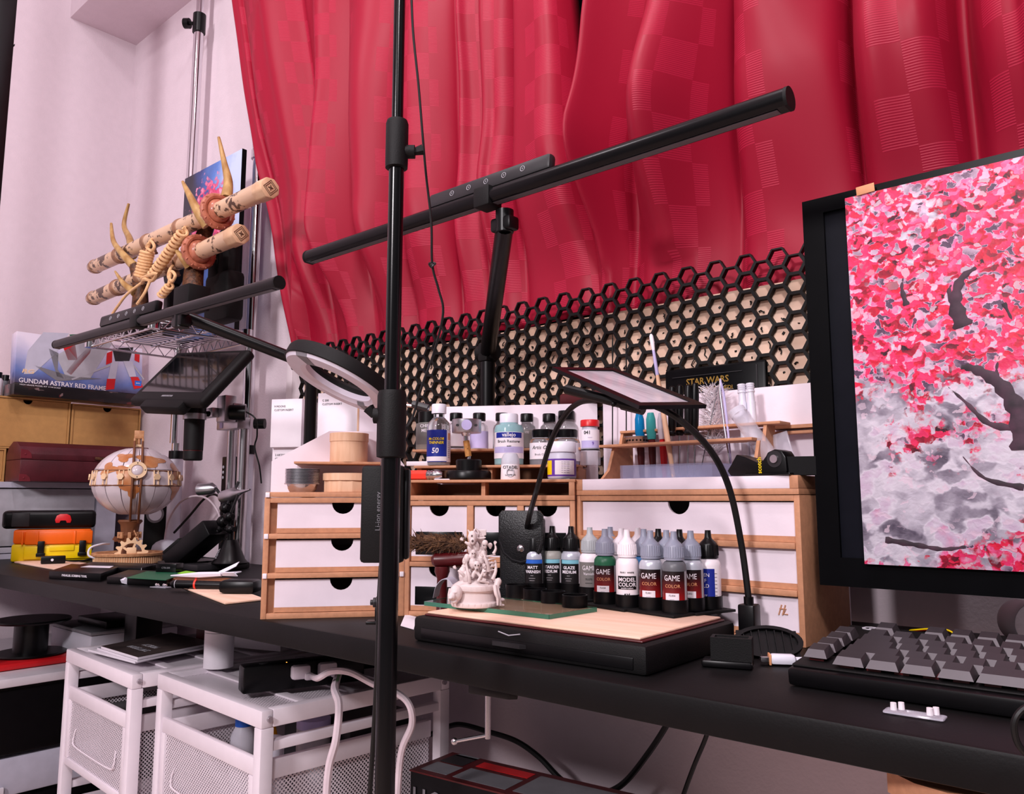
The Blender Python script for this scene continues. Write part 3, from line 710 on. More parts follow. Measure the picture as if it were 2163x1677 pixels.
for p, k in spots:
    t, r = dropper(p, k); cups.append((p.x, p.y))
    if k in ('matt', 'ret', 'glaze'):
        wrap(t, r+.0001, .0358, .0402, 'labelblue' if k == 'matt' else 'labelsky', span=1.9, a0=-PI*.55, name='stripe')
        wrap(t, r+.0001, .008, .0405, 'paper', span=.55, a0=-PI*.16, name='small_print')
        s1, s2 = {'matt': ('MATT', 'VARNISH'), 'ret': ('RETARDER', 'MEDIUM'), 'glaze': ('GLAZE', 'MEDIUM')}[k]
        btext(t, s1, .0048, 'paper', r, .0312, -.25, bold=.00012); btext(t, s2, .0048, 'paper', r, .0262, -.25, bold=.00012)
        for z, w_ in ((.0222, 4), (.019, 9), (.0165, 7)): btext(t, '-'*w_, .0028, 'paper', r, z, -.3)
    elif k in ('green', 'gwhite', 'ggrey', 'gsil'):
        btext(t, 'GAME', .0078, 'paper', r, .0338, -.25, sx=.8); btext(t, 'COLOR', .0046, 'tape', r, .0262, -.2)
        wrap(t, r+.0001, .0095, .0195, 'paper', span=1.15, a0=-PI*.58, name='white_panel')
        wrap(t, r+.0001, .008, .0405, 'lightgrey', span=.35, a0=-PI*.16, name='small_print')
        btext(t, {'green': '72.028', 'gwhite': '72.001', 'ggrey': '72.054', 'gsil': '72.052'}[k], .0024, 'labelblack', r+.0001, .0172, -.25); btext(t, '------', .0024, 'grey', r+.0001, .0138, -.25)
    elif k == 'gvar':
        btext(t, 'GAME', .0074, 'paper', r, .0338, -.15, sx=.8); btext(t, 'Varnish', .0042, 'paper', r, .0275, -.15); btext(t, '70.070', .003, 'labelblack', r, .0215, -.15); btext(t, '=====', .0028, 'labelblack', r, .0172, -.15)
    elif k == 'model':
        wrap(t, r, .0185, .032, 'labelblack', span=1.75, a0=-PI*.52, name='black_panel')
        btext(t, 'MODEL', .0056, 'paper', r+.0001, .0282, -.05, bold=.0001); btext(t, 'COLOR', .0056, 'paper', r+.0001, .0232, -.05, bold=.0001); btext(t, 'acrylic-colors', .0024, 'paper', r+.0001, .0198, -.05)
        btext(t, '70.951  WHITE', .0024, 'labelblack', r, .0355, -.05); btext(t, 'AV', .0048, 'labelblack', r, .0125, -.1, bold=.0002); btext(t, '001', .0022, 'labelblack', r, .0115, .5)
    elif k == 'navy':
        btext(t, 'GREEN', .0052, 'paper', r, .034, -.62); btext(t, 'OFF', .0052, 'paper', r, .0285, -.6); btext(t, 'GOLD', .0052, 'paper', r, .0232, -.6); btext(t, 'SHIFT', .0042, 'paper', r, .013, -.6)
        for z in range(8): btext(t, '----', .0026, 'darkgrey', r, .036-z*.0036, .55)
for px, py, k in back:
    p = ond(px, py, BZ+.04); dropper(p, k, row='back'); cups.append((p.x, p.y))
for px, py in ((1092, 1234), (1130, 1243), (1168, 1248), (1214, 1256)):
    p = at(px, py, Z=RIM); cups.append((p.x, p.y))
for i, (x, y) in enumerate(cups):
    MB(tr(x, y, PADZ)).lathe([(.0132, .0004), (.0132, .0155), (.0124, .0155), (.0124, .002), (0, .002)], 20, caps=False).done('cup', 'black', rack, True)
# base plates, one per run of cups
for i in range(0, 10, 2):
    p, q2 = fr[i], fr[i+1]; mid = (p+q2)/2; dv_ = (q2-p).normalized()
    MB(frame((mid.x, mid.y, PADZ), (dv_.x, dv_.y, 0), (0, 0, 1))).box((0, .012, .0014), ((q2-p).length+.030, .066, .0026), .0005).done('base_plate', 'blackmat', rack, True)
# ---- glass sheet, bent plastic strip and resin statuette
g = [at(897, 1279, Z=PADZ), at(1160, 1308, Z=PADZ), at(1260, 1292, Z=PADZ), at(985, 1262, Z=PADZ)]
gt = T('glass_sheet', 'green-edged glass sheet under the grey statuette', 'glass sheet', (g[0]+g[2])/2)
MB().prism([(p.x, p.y) for p in g], .0042, tr(0, 0, PADZ+.0001)).done('pane', 'glassgreen', gt, True)
mb = MB()
for i in range(4):
    a, b_ = g[i], g[(i+1) % 4]; e = (b_-a).normalized(); n_ = V((e.y, -e.x, 0))
    mb.prism([(q2.x, q2.y) for q2 in (a+n_*.0001, b_+n_*.0001, b_+n_*.0007, a+n_*.0007)], .0042, tr(0, 0, PADZ+.0001))
mb.done('edge', 'glassedge', gt, True)
GZ = PADZ+.0044
sp = at(938, 1268, Z=PADZ)
pts = [(-.016, 0, .0002), (-.013, 0, .012), (-.006, 0, .020), (.002, 0, .020), (.008, 0, .012), (.012, 0, .0045), (.018, 0, .0045)]
mb = MB(tr(at(950, 1262, Z=GZ)) @ rot(AZ-.2, 'Z')); P_ = spline(pts, 4); n_ = len(P_)
mb.raw([(p.x, y, p.z) for y in (-.012, .012) for p in P_]+[(p.x, y, p.z+.0008) for y in (-.012, .012) for p in P_],
       [(i, i+1, n_+i+1, n_+i) for i in range(n_-1)]+[(2*n_+i, 3*n_+i, 3*n_+i+1, 2*n_+i+1) for i in range(n_-1)]+[(i, 2*n_+i, 2*n_+i+1, i+1) for i in range(n_-1)]+[(n_+i, n_+i+1, 3*n_+i+1, 3*n_+i) for i in range(n_-1)])
mb.solo('plastic_strip', 'frost', 'bent translucent plastic strip beside the lion-headed statuette', 'plastic strip', at(950, 1262, Z=GZ))
# ---- statuette: drum-shaped plinth with a lion head, a heap of figures and skulls above
st0 = at(1004, 1279, Z=GZ)
st = T('statuette', 'unpainted grey resin statuette of grasping figures and skulls over a lion-headed plinth', 'statuette', st0, cam_rz(st0))
def S(cx, cy, y=0): return V(((cx-655)*6.0e-5, y, (1500-cy)*6.0e-5))
mb = MB()
mb.lathe([(.0, 0), (.0245, 0), (.0248, .0012), (.0240, .0048), (.0215, .0050), (.0205, .0145), (.0222, .0158), (.0226, .0215), (.0212, .0226), (.015, .0262), (.0, .030)], 40)
random.seed(11)
for k in range(60):        # rocky heap
    h = random.random()**.8; a = random.uniform(0, 2*PI); rad = (.017*(1-h)**.7+.004)*random.uniform(.5, 1)
    s_ = random.uniform(.003, .0055)*(1-.35*h)
    mb.ball((.003+rad*math.cos(a)*.95, rad*math.sin(a)*.8, .024+h*.046), (s_, s_, s_*1.4), 8, 6)
def limb(pts, r): mb.tube(spline([S(*p) for p in pts], 4), [r*(1.05-.5*i/((len(pts)-1)*4)) for i in range((len(pts)-1)*4+1)], 8)
def hand(x, y, dpt, ang, r=.0006):
    c = S(x, y, dpt); mb.ball(c, .0013, 8, 6)
    for k in range(5):
        a = ang+(k-2)*.42; L_ = (.0028, .0034, .0036, .0033, .0024)[k]
        m_ = c+V((math.cos(a)*L_*.55, -.0004*abs(k-2), math.sin(a)*L_*.55)); e_ = c+V((math.cos(a)*L_, -.001, math.sin(a)*L_))
        mb.tube([c, m_, e_], [r, r*.9, r*.6], 6)
dpt = -.012
limb([(620, 520, -.006), (540, 450, dpt), (470, 410, dpt)], .0022); hand(430, 375, dpt, 2.4)
limb([(500, 1010, -.012), (430, 940, -.016), (360, 880, -.016)], .0022); hand(315, 845, -.016, 2.3)
limb([(560, 1080, -.018), (545, 980, -.020), (505, 830, -.018), (490, 730, -.017)], .0020); hand(470, 760, -.018, 2.0)
limb([(880, 900, -.014), (850, 760, -.017), (800, 650, -.017)], .0025); hand(770, 640, -.018, 2.2)
limb([(700, 1060, -.020), (760, 950, -.020), (790, 850, -.019)], .0018); hand(795, 815, -.019, 1.5)
limb([(960, 620, -.008), (1000, 540, -.008), (995, 480, -.008)], .0018); hand(990, 450, -.008, 1.6)
limb([(940, 1040, -.014), (1000, 900, -.012), (990, 720, -.010)], .0022)
limb([(600, 1000, -.016), (660, 900, -.016), (760, 1010, -.018), (840, 1040, -.018)], .0022)
limb([(880, 1090, -.016), (760, 1060, -.02), (700, 1060, -.02)], .0014)
# draped figure seated at the right of the plinth
limb([(1040, 1060, -.012), (1010, 1180, -.016), (1040, 1290, -.018), (1060, 1400, -.018), (1080, 1470, -.018)], .0034)
limb([(980, 1130, -.018), (1000, 1260, -.021), (1030, 1340, -.021), (1030, 1460, -.021)], .0022)
mb.ball(S(1045, 1080, -.013), (.0034, .0034, .0042)); mb.ball(S(1100, 1380, -.012), (.0036, .004, .002)); mb.ball(S(1100, 1465, -.015), (.0032, .003, .0014))
# ribs
for k in range(5):
    z = 640+k*62; limb([(830, z+20, -.012), (900, z, -.0155), (1000, z-15, -.011)], .0011)
# lion head
mb.ball(S(325, 1255, -.019), (.0068, .0062, .0084), 14, 10); mb.ball(S(265, 1300, -.0245), (.0040, .0040, .0040)); mb.ball(S(240, 1318, -.0280), (.0024, .0020, .0014)); mb.ball(S(300, 1385, -.0225), (.0034, .0032, .0020)); mb.ball(S(290, 1235, -.0248), (.0036, .0016, .0012))
mb.ball(S(385, 1195, -.018), (.0014, .001, .0018)); mb.ball(S(235, 1205, -.018), (.0014, .001, .0018))
limb([(360, 1200, -.017), (390, 1300, -.018), (330, 1420, -.018)], .0018); limb([(230, 1180, -.016), (205, 1300, -.017), (220, 1430, -.017)], .0016)
mb.tube([S(265, 1245, -.0228), S(300, 1238, -.0235)], .0005, 6)
# hooded screaming head, flag and horn
mb.ball(S(600, 330, -.012), (.0048, .0040, .0068), 12, 9); mb.ball(S(605, 400, -.0155), (.0026, .002, .0034)); limb([(560, 270, -.012), (535, 225, -.012), (515, 205, -.012)], .0012)
limb([(640, 200, -.008), (610, 260, -.012), (530, 320, -.014), (600, 440, -.014)], .0012)
limb([(640, 190, -.006), (700, 260, -.006), (680, 350, -.008), (830, 340, -.008)], .0016)
mb.box(S(770, 260, -.002), (.0085, .0012, .0062), .0004)
def skull(x, y, dpt, s=1):
    c = S(x, y, dpt); mb.ball(c, (.0031*s, .0031*s, .0034*s), 12, 9); mb.ball(c+V((.0001, -.0012*s, -.0030*s)), (.0017*s, .0016*s, .0020*s))
skull(815, 430, -.014, 1.05); skull(620, 585, -.013, .95); skull(675, 790, -.017, 1.25); skull(930, 780, -.012, .8); skull(810, 910, -.021, .75); skull(905, 470, -.008, .8)
mb.ball(S(675, 840, -.0185), (.0022, .002, .003))
o = mb.done('figure_group', 'resin', st, ang=60)
r_ = o.modifiers.new('blend', 'REMESH'); r_.mode = 'VOXEL'; r_.voxel_size = .00052; r_.use_smooth_shade = True
sm = o.modifiers.new('soft', 'SMOOTH'); sm.iterations = 2; sm.factor = .4
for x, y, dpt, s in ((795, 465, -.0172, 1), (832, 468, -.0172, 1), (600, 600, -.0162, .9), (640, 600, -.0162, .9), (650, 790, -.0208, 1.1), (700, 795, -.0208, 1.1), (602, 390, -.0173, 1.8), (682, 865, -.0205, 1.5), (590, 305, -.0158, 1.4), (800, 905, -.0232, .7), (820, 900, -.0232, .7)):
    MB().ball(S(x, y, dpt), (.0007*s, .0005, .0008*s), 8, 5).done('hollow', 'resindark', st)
for k in range(14):
    a = PI+PI*(k+.5)/14
    MB().box((0, 0, 0), (.0074, .0014, .0052), .0006, M=tr(.0229*math.cos(a), .0229*math.sin(a), .0190+.0003*math.sin(k*7)) @ rot(a+PI/2, 'Z')).done('coping_stone', 'resin', st)
for k in range(12):
    a = PI+PI*(k+.5)/12
    MB().box((0, 0, 0), (.0060, .0010, .0036), .0004, M=tr(.0243*math.cos(a), .0243*math.sin(a), .0026) @ rot(a+PI/2, 'Z')).done('foot_stone', 'resin', st)

# ---------------------------------------------------------------- things on the corner cabinet
DEP = {}
def glassjar(px, py, Z, r, h, label, cap='black', capr=None, caph=.011, band=None, body='glass', fluid=None, name='glass_jar', neckr=None, shoulder=.75, cat='bottle', group=None):
    p = ond(px, 1.118 if abs(Z-ZS3) < 1e-6 else 1.062, Z); capr = capr or r*.72; nr = neckr or capr*.85; hb = h-caph
    parts = [('body', [(0, 0), (r*.92, 0), (r, .002), (r, hb*shoulder), (r*.93, hb*(shoulder+.08)), (nr, hb*.93), (nr, hb), (0, hb)], body),
             ('cap', [(0, hb), (capr, hb), (capr, h-.0012), (capr*.93, h), (0, h)], cap)]
    if fluid: parts.append(('contents', [(0, .0012), (r*.9, .0012), (r*.94, .003), (r*.94, hb*fluid[1]), (0, hb*fluid[1])], fluid[0]))
    t = bottle(name, label, cat, p, parts, group)
    if band: wrap(t, r+.0002, h*band[1], h*band[2], band[0], span=band[3] if len(band) > 3 else 2*PI)
    return t
GB = 'clear bottles on the top step'
# back row with black caps
glassjar(1012, 944, ZS3, .0125, .052, 'clear bottle with round iron emblem label behind the metal swivel head', band=('lilac', .05, .5, 3.0), group=GB)
e = glassjar(1060, 940, ZS3, .0125, .052, 'clear black-capped bottle behind the pale blue fluid bottle', group=GB)
glassjar(963, 946, ZS3, .0125, .052, 'clear black-capped bottle directly behind the silver swivel disc', band=('paper', .1, .55), group=GB)
t = glassjar(1113, 938, ZS3, .0125, .051, 'black-capped bottle with dark printed label right of the pale blue bottle', band=('labelgrey', .08, .55, 4), group=GB)
btext(t, '132', .004, 'paper', .0128, .024)
t = glassjar(1160, 936, ZS3, .0125, .051, 'clear black-capped bottle between two brush-cleaner jars', group=GB)
glassjar(806, 952, ZS3, .0115, .050, 'clear bottle with white barcode label half hidden by the floor stand', cap='black', band=('paper', .1, .8), group=GB)
# chipping medium
t = glassjar(905, 950, ZS3, .0175, .054, 'grey CHIPPING MEDIUM jar with black lid', cap='black', capr=.0148, caph=.016, body='pvgrey', band=('labelgrey', .14, .68, 2*PI), neckr=.0145, shoulder=.85, cat='jar')
btext(t, 'CHIPPING', .0062, 'paper', .0178, .0325, .05, bold=.0001); btext(t, 'MEDIUM', .0062, 'paper', .0178, .0262, .05, bold=.0001)
for z in (.0215, .019): btext(t, '-------', .003, 'paper', .0178, z, .05)
btext(t, 'AV', .004, 'paper', .0178, .0125, .35, bold=.0002)
# thinner bottle
t = glassjar(926, 983, ZS2, .0155, .082, 'thinner bottle with blue label and white cap', cap='plasticwhite', capr=.0098, caph=.0125, body='glass', fluid=('milky', .5), shoulder=.74, neckr=.0072)
wrap(t, .0157, .005, .047, 'bluelab', span=3.4, a0=-PI*.58); wrap(t, .0157, .005, .047, 'paper', span=1.4, a0=-PI*.04, name='warning_label')
wrap(t, .0158, .006, .012, 'paper', span=2.2, a0=-PI*.62, name='white_strip')
wrap(t, .0158, .034, .043, 'tape', span=.4, a0=-PI*.16, name='hazard_panel')
btext(t, 'Mr.COLOR', .0046, 'yellow', .0159, .0350, -.25, bold=.0001, shear=.2); btext(t, 'THINNER', .0050, 'yellow', .0159, .0300, -.25, bold=.0001, shear=.2); btext(t, '50', .0095, 'paper', .0159, .0195, -.3, bold=.0002, shear=.1)
for z in range(9): btext(t, '-----', .0028, 'darkgrey', .0159, .0115+z*.0025, 1.0)
# swivel painting grip: black discs, cork-coloured stem, aluminium head
p = ond(990, 1.022, ZS1+.0002)
t = T('swivel_grip', 'swivel work holder with black round base and silver drum head', 'work holder', p, cam_rz(p))
MB().lathe([(0, 0), (.027, 0), (.0285, .002), (.0285, .009), (.027, .0115), (.016, .0115), (.016, .012), (.0165, .0245), (.015, .026), (0, .026)], 36).done('base', 'black', t)
MB().cyl((0, 0, .026), (.0005, 0, .031), .0022).done('pin', 'steel', t)
MB().tube([(-.0005, 0, .030), (-.0035, 0, .050)], [.0042, .0042], 6).ball((-.002, -.0042, .040), .0008, 6, 4).done('stem', 'cork', t)
MB().cyl((-.0035, 0, .050), (-.004, 0, .056), .003).cyl((-.004, 0, .056), (-.004, 0, .060), .0048, .0065).done('neck', 'steel', t)
MB().lathe([(0, .060), (.0185, .060), (.0188, .0605), (.0188, .0765), (.0182, .077), (0, .077)], 36, c=(-.003, 0, 0)).done('drum', 'alu', t)
MB().cyl((-.003, -.0185, .0685), (-.003, -.0215, .0685), .0066, n=24).done('knob', 'lilac', t)
for x in (-.015, .009): MB().cyl((x, -.0150, .0685), (x, -.0168, .0685), .0016, n=10).done('screw_hole', 'darkgrey', t)
# pale blue restorer bottle
p = ond(1075, 1.052, ZS2)
t = T('fluid_bottle', 'pale blue Brush Restorer bottle with white cap', 'bottle', p, cam_rz(p))
MB().lathe([(0, 0), (.0175, 0), (.0190, .002), (.0192, .030), (.0192, .047), (.0175, .0525), (.0125, .0545), (.0120, .056), (0, .056)], 32).done('body', 'tealfluid', t)
MB().lathe([(0, .056), (.0122, .056), (.0122, .0665), (.0112, .068), (0, .068)], 28).done('cap', 'plasticwhite', t)
wrap(t, .0194, .009, .043, 'paper', span=2.9); wrap(t, .0195, .0355, .0425, 'bluelab', span=2.0, name='brand_strip'); wrap(t, .0195, .016, .024, 'lilac', span=2.5, name='tint_strip')
btext(t, 'vallejo', .0072, 'paper', .0196, .0392, 0, bold=.0001); btext(t, 'Brush Restorer', .0052, 'labelblack', .0195, .0308, 0); btext(t, '28.890', .0022, 'darkgrey', .0196, .0245, 0)
for z in (.021, .0185): btext(t, '- - - - - - -', .003, 'darkgrey', .0196, z, 0)
# brush-cleaner jars
for k, (px, py, lb) in enumerate(((1147, 977, 'clear Brush Cleaner jar with dark lid and script label'), (1197, 972, 'lilac-tinted jar with dark lid behind the purple-labelled pot'))):
    t = glassjar(px, py, ZS2, .0180, .048, lb, cap='blackgloss', capr=.0150, caph=.0095, body='glass', fluid=('milky' if k == 0 else 'lilac', .28 if k == 0 else .55), neckr=.0145, shoulder=.82, cat='jar')
    if k == 0:
        wrap(t, .0182, .0085, .030, 'paper', span=2.6)
        btext(t, 'Artis Opus', .0066, 'labelblack', .0183, .0235, -.05, shear=.3); btext(t, 'Brush Cleaner', .0036, 'grey', .0183, .0145, -.05)
    else: wrap(t, .0182, .006, .030, 'paper', span=1.6, a0=-PI*.25)
# tall jar behind with black cap
glassjar(1197, 936, ZS3, .0150, .055, 'clear jar with tall black lid above the purple-labelled pot', cap='black', capr=.0115, caph=.012, group=GB)
# purple pot
p = ond(1187, 1.005, ZS1+.001)
t = T('paint_pot', 'white-lidded pot with purple and yellow label', 'jar', p, cam_rz(p))
MB().lathe([(0, 0), (.0165, 0), (.0178, .0015), (.0178, .0285), (.0160, .033), (0, .033)], 32).done('body', 'frost', t)
MB().lathe([(0, .033), (.0180, .033), (.0182, .034), (.0182, .0445), (.0172, .046), (0, .046)], 32).done('lid', 'plasticwhite', t)
wrap(t, .0180, .003, .0245, 'purple', span=5); wrap(t, .0181, .005, .0225, 'paper', span=1.5, a0=-PI*.42, name='small_print'); wrap(t, .0181, .005, .0225, 'yellow', span=.75, a0=-PI*.86, name='yellow_panel')
for z in range(6): btext(t, '-- --- ----', .003, 'purple' if z % 2 else 'darkgrey', .0182, .0078+z*.0026, .25)
MB(tr(ond(1175, 1.005, ZS1+.0002))).bx((-.022, -.012, 0), (.03, .012, .0009)).solo('metal_plate', 'grey', 'thin grey plate under the purple-labelled pot', 'plate', ond(1175, 1.005, ZS1+.0002))
t.location.z += .0002
# small clear-topped pot
p = ond(1078, .998, ZS1)
t = T('primer_pot', 'small clear-topped CITADEL paint pot with white label', 'jar', p, cam_rz(p))
MB().lathe([(0, 0), (.0118, 0), (.0122, .001), (.0115, .019), (0, .019)], 28).done('body', 'paintwhite', t)
MB().lathe([(0, .019), (.0116, .019), (.0112, .026), (.0085, .032), (.005, .0335), (0, .0337)], 28).done('dome', 'milky', t)
btext(t, 'CITADEL', .0052, 'labelblack', .0121, .0150, 0); btext(t, 'TECHNICAL', .0018, 'darkgrey', .0121, .0112, 0); btext(t, 'LAHMIAN', .0030, 'labelblack', .0122, .0055, 0)
mbq = MB(); mbq.tube([(math.sin(a)*.0122*math.sin(.36), -.0121, .0085+.0052*math.cos(a)) for a in [2*PI*k/20 for k in range(20)]], .0006, 5, closed=True); mbq.done('emblem_ring', 'lightgrey', t)
# red-capped paint bottle standing on a clear block
p = ond(1247, 1.035, ZS2)
MB().lathe([(0, 0), (.0128, 0), (.0132, .001), (.0132, .017), (.0120, .0185), (0, .0185)], 28, c=p).solo('clear_pot', 'clearplastic', 'upturned clear pot under the red-capped bottle', 'pot', p)
t = bottle('paint_bottle', 'red-capped clear bottle with 041 label', 'bottle', p+V((0, 0, .0187)), [('body', [(0, 0), (.0115, 0), (.0120, .001), (.0120, .025), (.0098, .0285), (.0098, .031), (0, .031)], 'frost'), ('cap', [(0, .031), (.0122, .031), (.0122, .0385), (.0115, .0395), (0, .0395)], 'red')])
wrap(t, .0122, .003, .0265, 'paper', span=3.2); wrap(t, .0123, .0032, .0125, 'lilac', span=2.2, name='tint_panel'); wrap(t, .0123, .0002, .0018, 'labelblack', span=3.2, name='dark_line')
btext(t, '041', .0062, 'labelblack', .0124, .0225, -.3, bold=.0001); btext(t, '------', .003, 'purple', .0124, .0165, 0); btext(t, '9', .006, 'purple', .0124, .0085, .3)
# white slab and red marker
p = ond(888, 1.066, ZS2)
MB(tr(p) @ rot(.5, 'Z')).box((0, 0, .0032), (.034, .016, .006), .001).solo('putty_block', 'paper', 'flat white block lying left of the thinner bottle', 'block', p)
p = ond(905, 1.018, ZS1)
t = T('red_marker', 'red tool with ribbed silver nose lying on the front shelf edge', 'tool', V((p.x, p.y, ZS1)), MCA)
MB(tr(0, 0, .0064)).tube([(-.028, 0, 0), (-.002, 0, 0)], [.0062, .0062], 6).done('handle', 'redglow', t)
MB(tr(0, 0, .0064)).tube([(-.002, 0, 0), (0, 0, 0), (.002, 0, 0), (.004, 0, 0), (.006, 0, 0), (.008, 0, 0), (.014, 0, 0), (.0185, 0, 0)], [.0055, .0062, .0054, .0062, .0054, .006, .0055, .0034], 16).done('nose', 'steel', t)
MB(tr(0, 0, .0064)).cyl((.0183, 0, 0), (.0188, 0, 0), .0024).done('opening', 'maroon', t)
MB(tr(.018, .0, .0008)).box((.002, -.003, 0), (.022, .004, .0014), .0003).done('clip', 'paper', t)
# black leather pouch and fur-tufted maroon tool in front of the cabinet
p = at(1078, 1215, Z=PADZ+.0002); p = V((p.x, p.y, PADZ)); 
pb = MCO+Mx.Rotation(MCA, 3, 'Z') @ V((.150, -.0075, 0)); pb.z = PADZ if False else DZ
t = T('leather_pouch', 'black leather pouch with a round steel snap, standing behind the statuette', 'pouch', pb, MCA-.12)
MB().box((0, .0, .060), (.056, .009, .120), .003).done('body', 'leather', t)
fl = [(-.028, .124), (-.024, .129), (.024, .129), (.028, .124), (.028, .092), (.023, .078), (.012, .069), (0, .066), (-.012, .069), (-.023, .078), (-.028, .092)]
MB().prism(fl, .003, tr(0, -.0046, 0) @ XZ, .0008).done('flap', 'leather', t)
MB().tube([(x*.92, -.0077, .100+(z-.100)*.92) for x, z in fl[3:]], .0006, 5).done('stitching', 'darkgrey', t)
MB().ball((0, -.0078, .084), (.0048, .0022, .0048), 16, 8).done('snap_button', 'steel', t)
p2 = MCO+Mx.Rotation(MCA, 3, 'Z') @ V((.060, -.040, 0)); p2.z = DZ
t = T('dusting_brush', 'maroon wooden hand brush with tufts of brown fur, leaning behind the statuette', 'brush', p2, MCA)
MB().lathe([(0, 0), (.010, 0), (.011, .004), (.0065, .012), (.006, .05), (.009, .058), (.0085, .064), (0, .064)], 20).done('handle', 'maroon', t)
MB().tube([(-.012, 0, .070), (-.008, 0, .071), (.030, 0, .073), (.036, 0, .073)], [.005, .0085, .0085, .005], 14).done('head', 'maroon', t)
mb = MB(); random.seed(5)
for k in range(700):
    x = random.uniform(-.040, .030); a = random.uniform(0, 2*PI); rr = .008*math.sqrt(max(.05, 1-((x+.005)/.04)**2)); b_ = V((x, math.cos(a)*rr, .090+math.sin(a)*rr*.8+.02*(-x)*.3))
    e_ = b_+V((random.gauss(-.005, .004), math.cos(a)*.004+random.gauss(0, .002), math.sin(a)*.004+random.gauss(.001, .003)))
    mb.tube([b_, (b_+e_)/2+V((0, 0, .0006)), e_], [.0007, .0006, .0001], 3, caps=False)
mb.tube([(-.038, 0, .093), (-.02, 0, .0925), (.018, 0, .089), (.032, 0, .088)], [.002, .0078, .0085, .003], 10)
o = mb.done('fur_tuft', 'fur', t); o['kind'] = 'stuff'
# ---------------------------------------------------------------- tools in the brush rack
BT = DZ+RH+.0197
def stick(name, label, cat, pts, parts, group=None):
    "thing built on world points: parts = (name, [indices or points], radii, material, sides)"
    t = T(name, label, cat, V(pts[0]), 0, group)
    for nm, P, r, m, n in parts:
        MB().tube([V(q) for q in P], r, n).done(nm, m, t, True)
    return t
def along(a, b, f): return V(a)+(V(b)-V(a))*f
# three side cutters / pliers with coloured grips
for px, lb, g1, g2 in ((1350, 'blue-handled cutter standing in the brush rack', 'blueclear', 'maroon'), (1374, 'teal-handled cutter between the blue and the red tools in the rack', 'tealclear', 'maroon'), (1398, 'red-handled cutter behind the wooden brush handle', 'milky', 'red')):
    b0 = at(px+6, 985, Y=.868); b0.z = BT; tp = at(px, 872, Y=.868)
    t = T('side_cutter', lb, 'cutter', b0, 0, 'cutters in the brush rack')
    MB().tube([b0, along(b0, tp, .35), along(b0, tp, .55), along(b0, tp, .62)], [.003, .0046, .0048, .004], 10).done('blade', g2, t, True)
    MB().tube([along(b0, tp, .60), along(b0, tp, .72), along(b0, tp, .9), tp], [.0052, .0064, .0060, .004], 12).done('grip', g1, t, True)
# screwdrivers
for k, (px, top, Y) in enumerate(((1420, 815, .862), (1436, 812, .874), (1454, 812, .860), (1468, 808, .866))):
    b0 = at(px-2, 985, Y=Y); b0.z = BT; tp = at(px, top, Y=Y)
    lb = ('leftmost black-handled needle tool under the lens corner', 'second black-handled needle tool from the left in the rack', 'third black-handled needle tool from the left in the rack', 'rightmost black-handled needle tool, beside the white feather')[k]
    h0 = along(b0, tp, .46)
    t = T('needle_tool', lb, 'tool', b0, 0, 'needle tools in the brush rack')
    MB().tube([b0, h0], .0014, 8).done('shaft', 'steel', t, True)
    MB().tube([h0, along(h0, tp, .03), along(h0, tp, .07), along(h0, tp, .10), along(h0, tp, .16), along(h0, tp, .5), along(h0, tp, .85), along(h0, tp, .97), tp], [.004, .0054, .0054, .0036, .0046, .0050, .0048, .0036, .0015], 14).done('handle', 'black', t, True)
# long paint brush, bristles up
b0 = at(1423, 1003, Y=.845); b0.z = BT; tp = at(1375, 706, Y=.872)
t = T('paint_brush', 'long pale wooden paint brush with violet ferrule, bristles up', 'brush', b0)
MB().tube([b0, along(b0, tp, .25), along(b0, tp, .62), along(b0, tp, .70)], [.0024, .0034, .0030, .0022], 12).done('handle', 'woodbox', t, True)
MB().tube([along(b0, tp, .70), along(b0, tp, .80), along(b0, tp, .88)], [.0023, .0022, .0018], 12).done('ferrule', 'lilac', t, True)
MB().tube([along(b0, tp, .88), along(b0, tp, .94), along(b0, tp, .985), tp], [.0019, .0028, .0026, .0012], 10).done('bristles', 'paintwhite', t, True)
# two thin black probes behind the lens
for px, top, lb in ((1292, 705, 'thin black probe left of its twin in front of the honeycomb'), (1321, 712, 'thin black probe right of its twin in front of the honeycomb')):
    b0 = at(px, 905, Y=.90); tp = at(px+2, top, Y=.90); b0.z = BT
    stick('probe', lb, 'tool', (b0,), [('rod', [b0, along(b0, tp, .8), tp], [.0007, .0009, .0005], 'black', 6), ('grip', [along(b0, tp, .82), along(b0, tp, .88), along(b0, tp, .97)], [.0009, .0014, .0008], 'blackmat', 8)], 'thin probes')
# feather duster
b0 = at(1476, 990, Y=.862); b0.z = BT; tp = at(1512, 838, Y=.885)
t = T('feather', 'white feather duster on a thin wire in the brush rack', 'duster', b0)
MB().tube([b0, tp, along(b0, tp, 1.12)], .0006, 6).done('wire', 'grey', t, True)
mb = MB(); random.seed(9)
cf = at(1505, 862, Y=.89)
for k in range(750):
    a = random.uniform(0, 2*PI); u = random.random(); b_ = cf+V((random.gauss(0, .004), random.gauss(0, .003), random.uniform(-.055, .020)))
    e_ = b_+V((math.cos(a)*random.uniform(.010, .021), random.gauss(0, .007), random.uniform(.004, .016)))
    mb.tube([b_, (b_+e_)/2+V((0, 0, .002)), e_], [.00045, .00038, .00012], 3, caps=False)
o = mb.done('plume', 'paintwhite', t, True); o['kind'] = 'stuff'
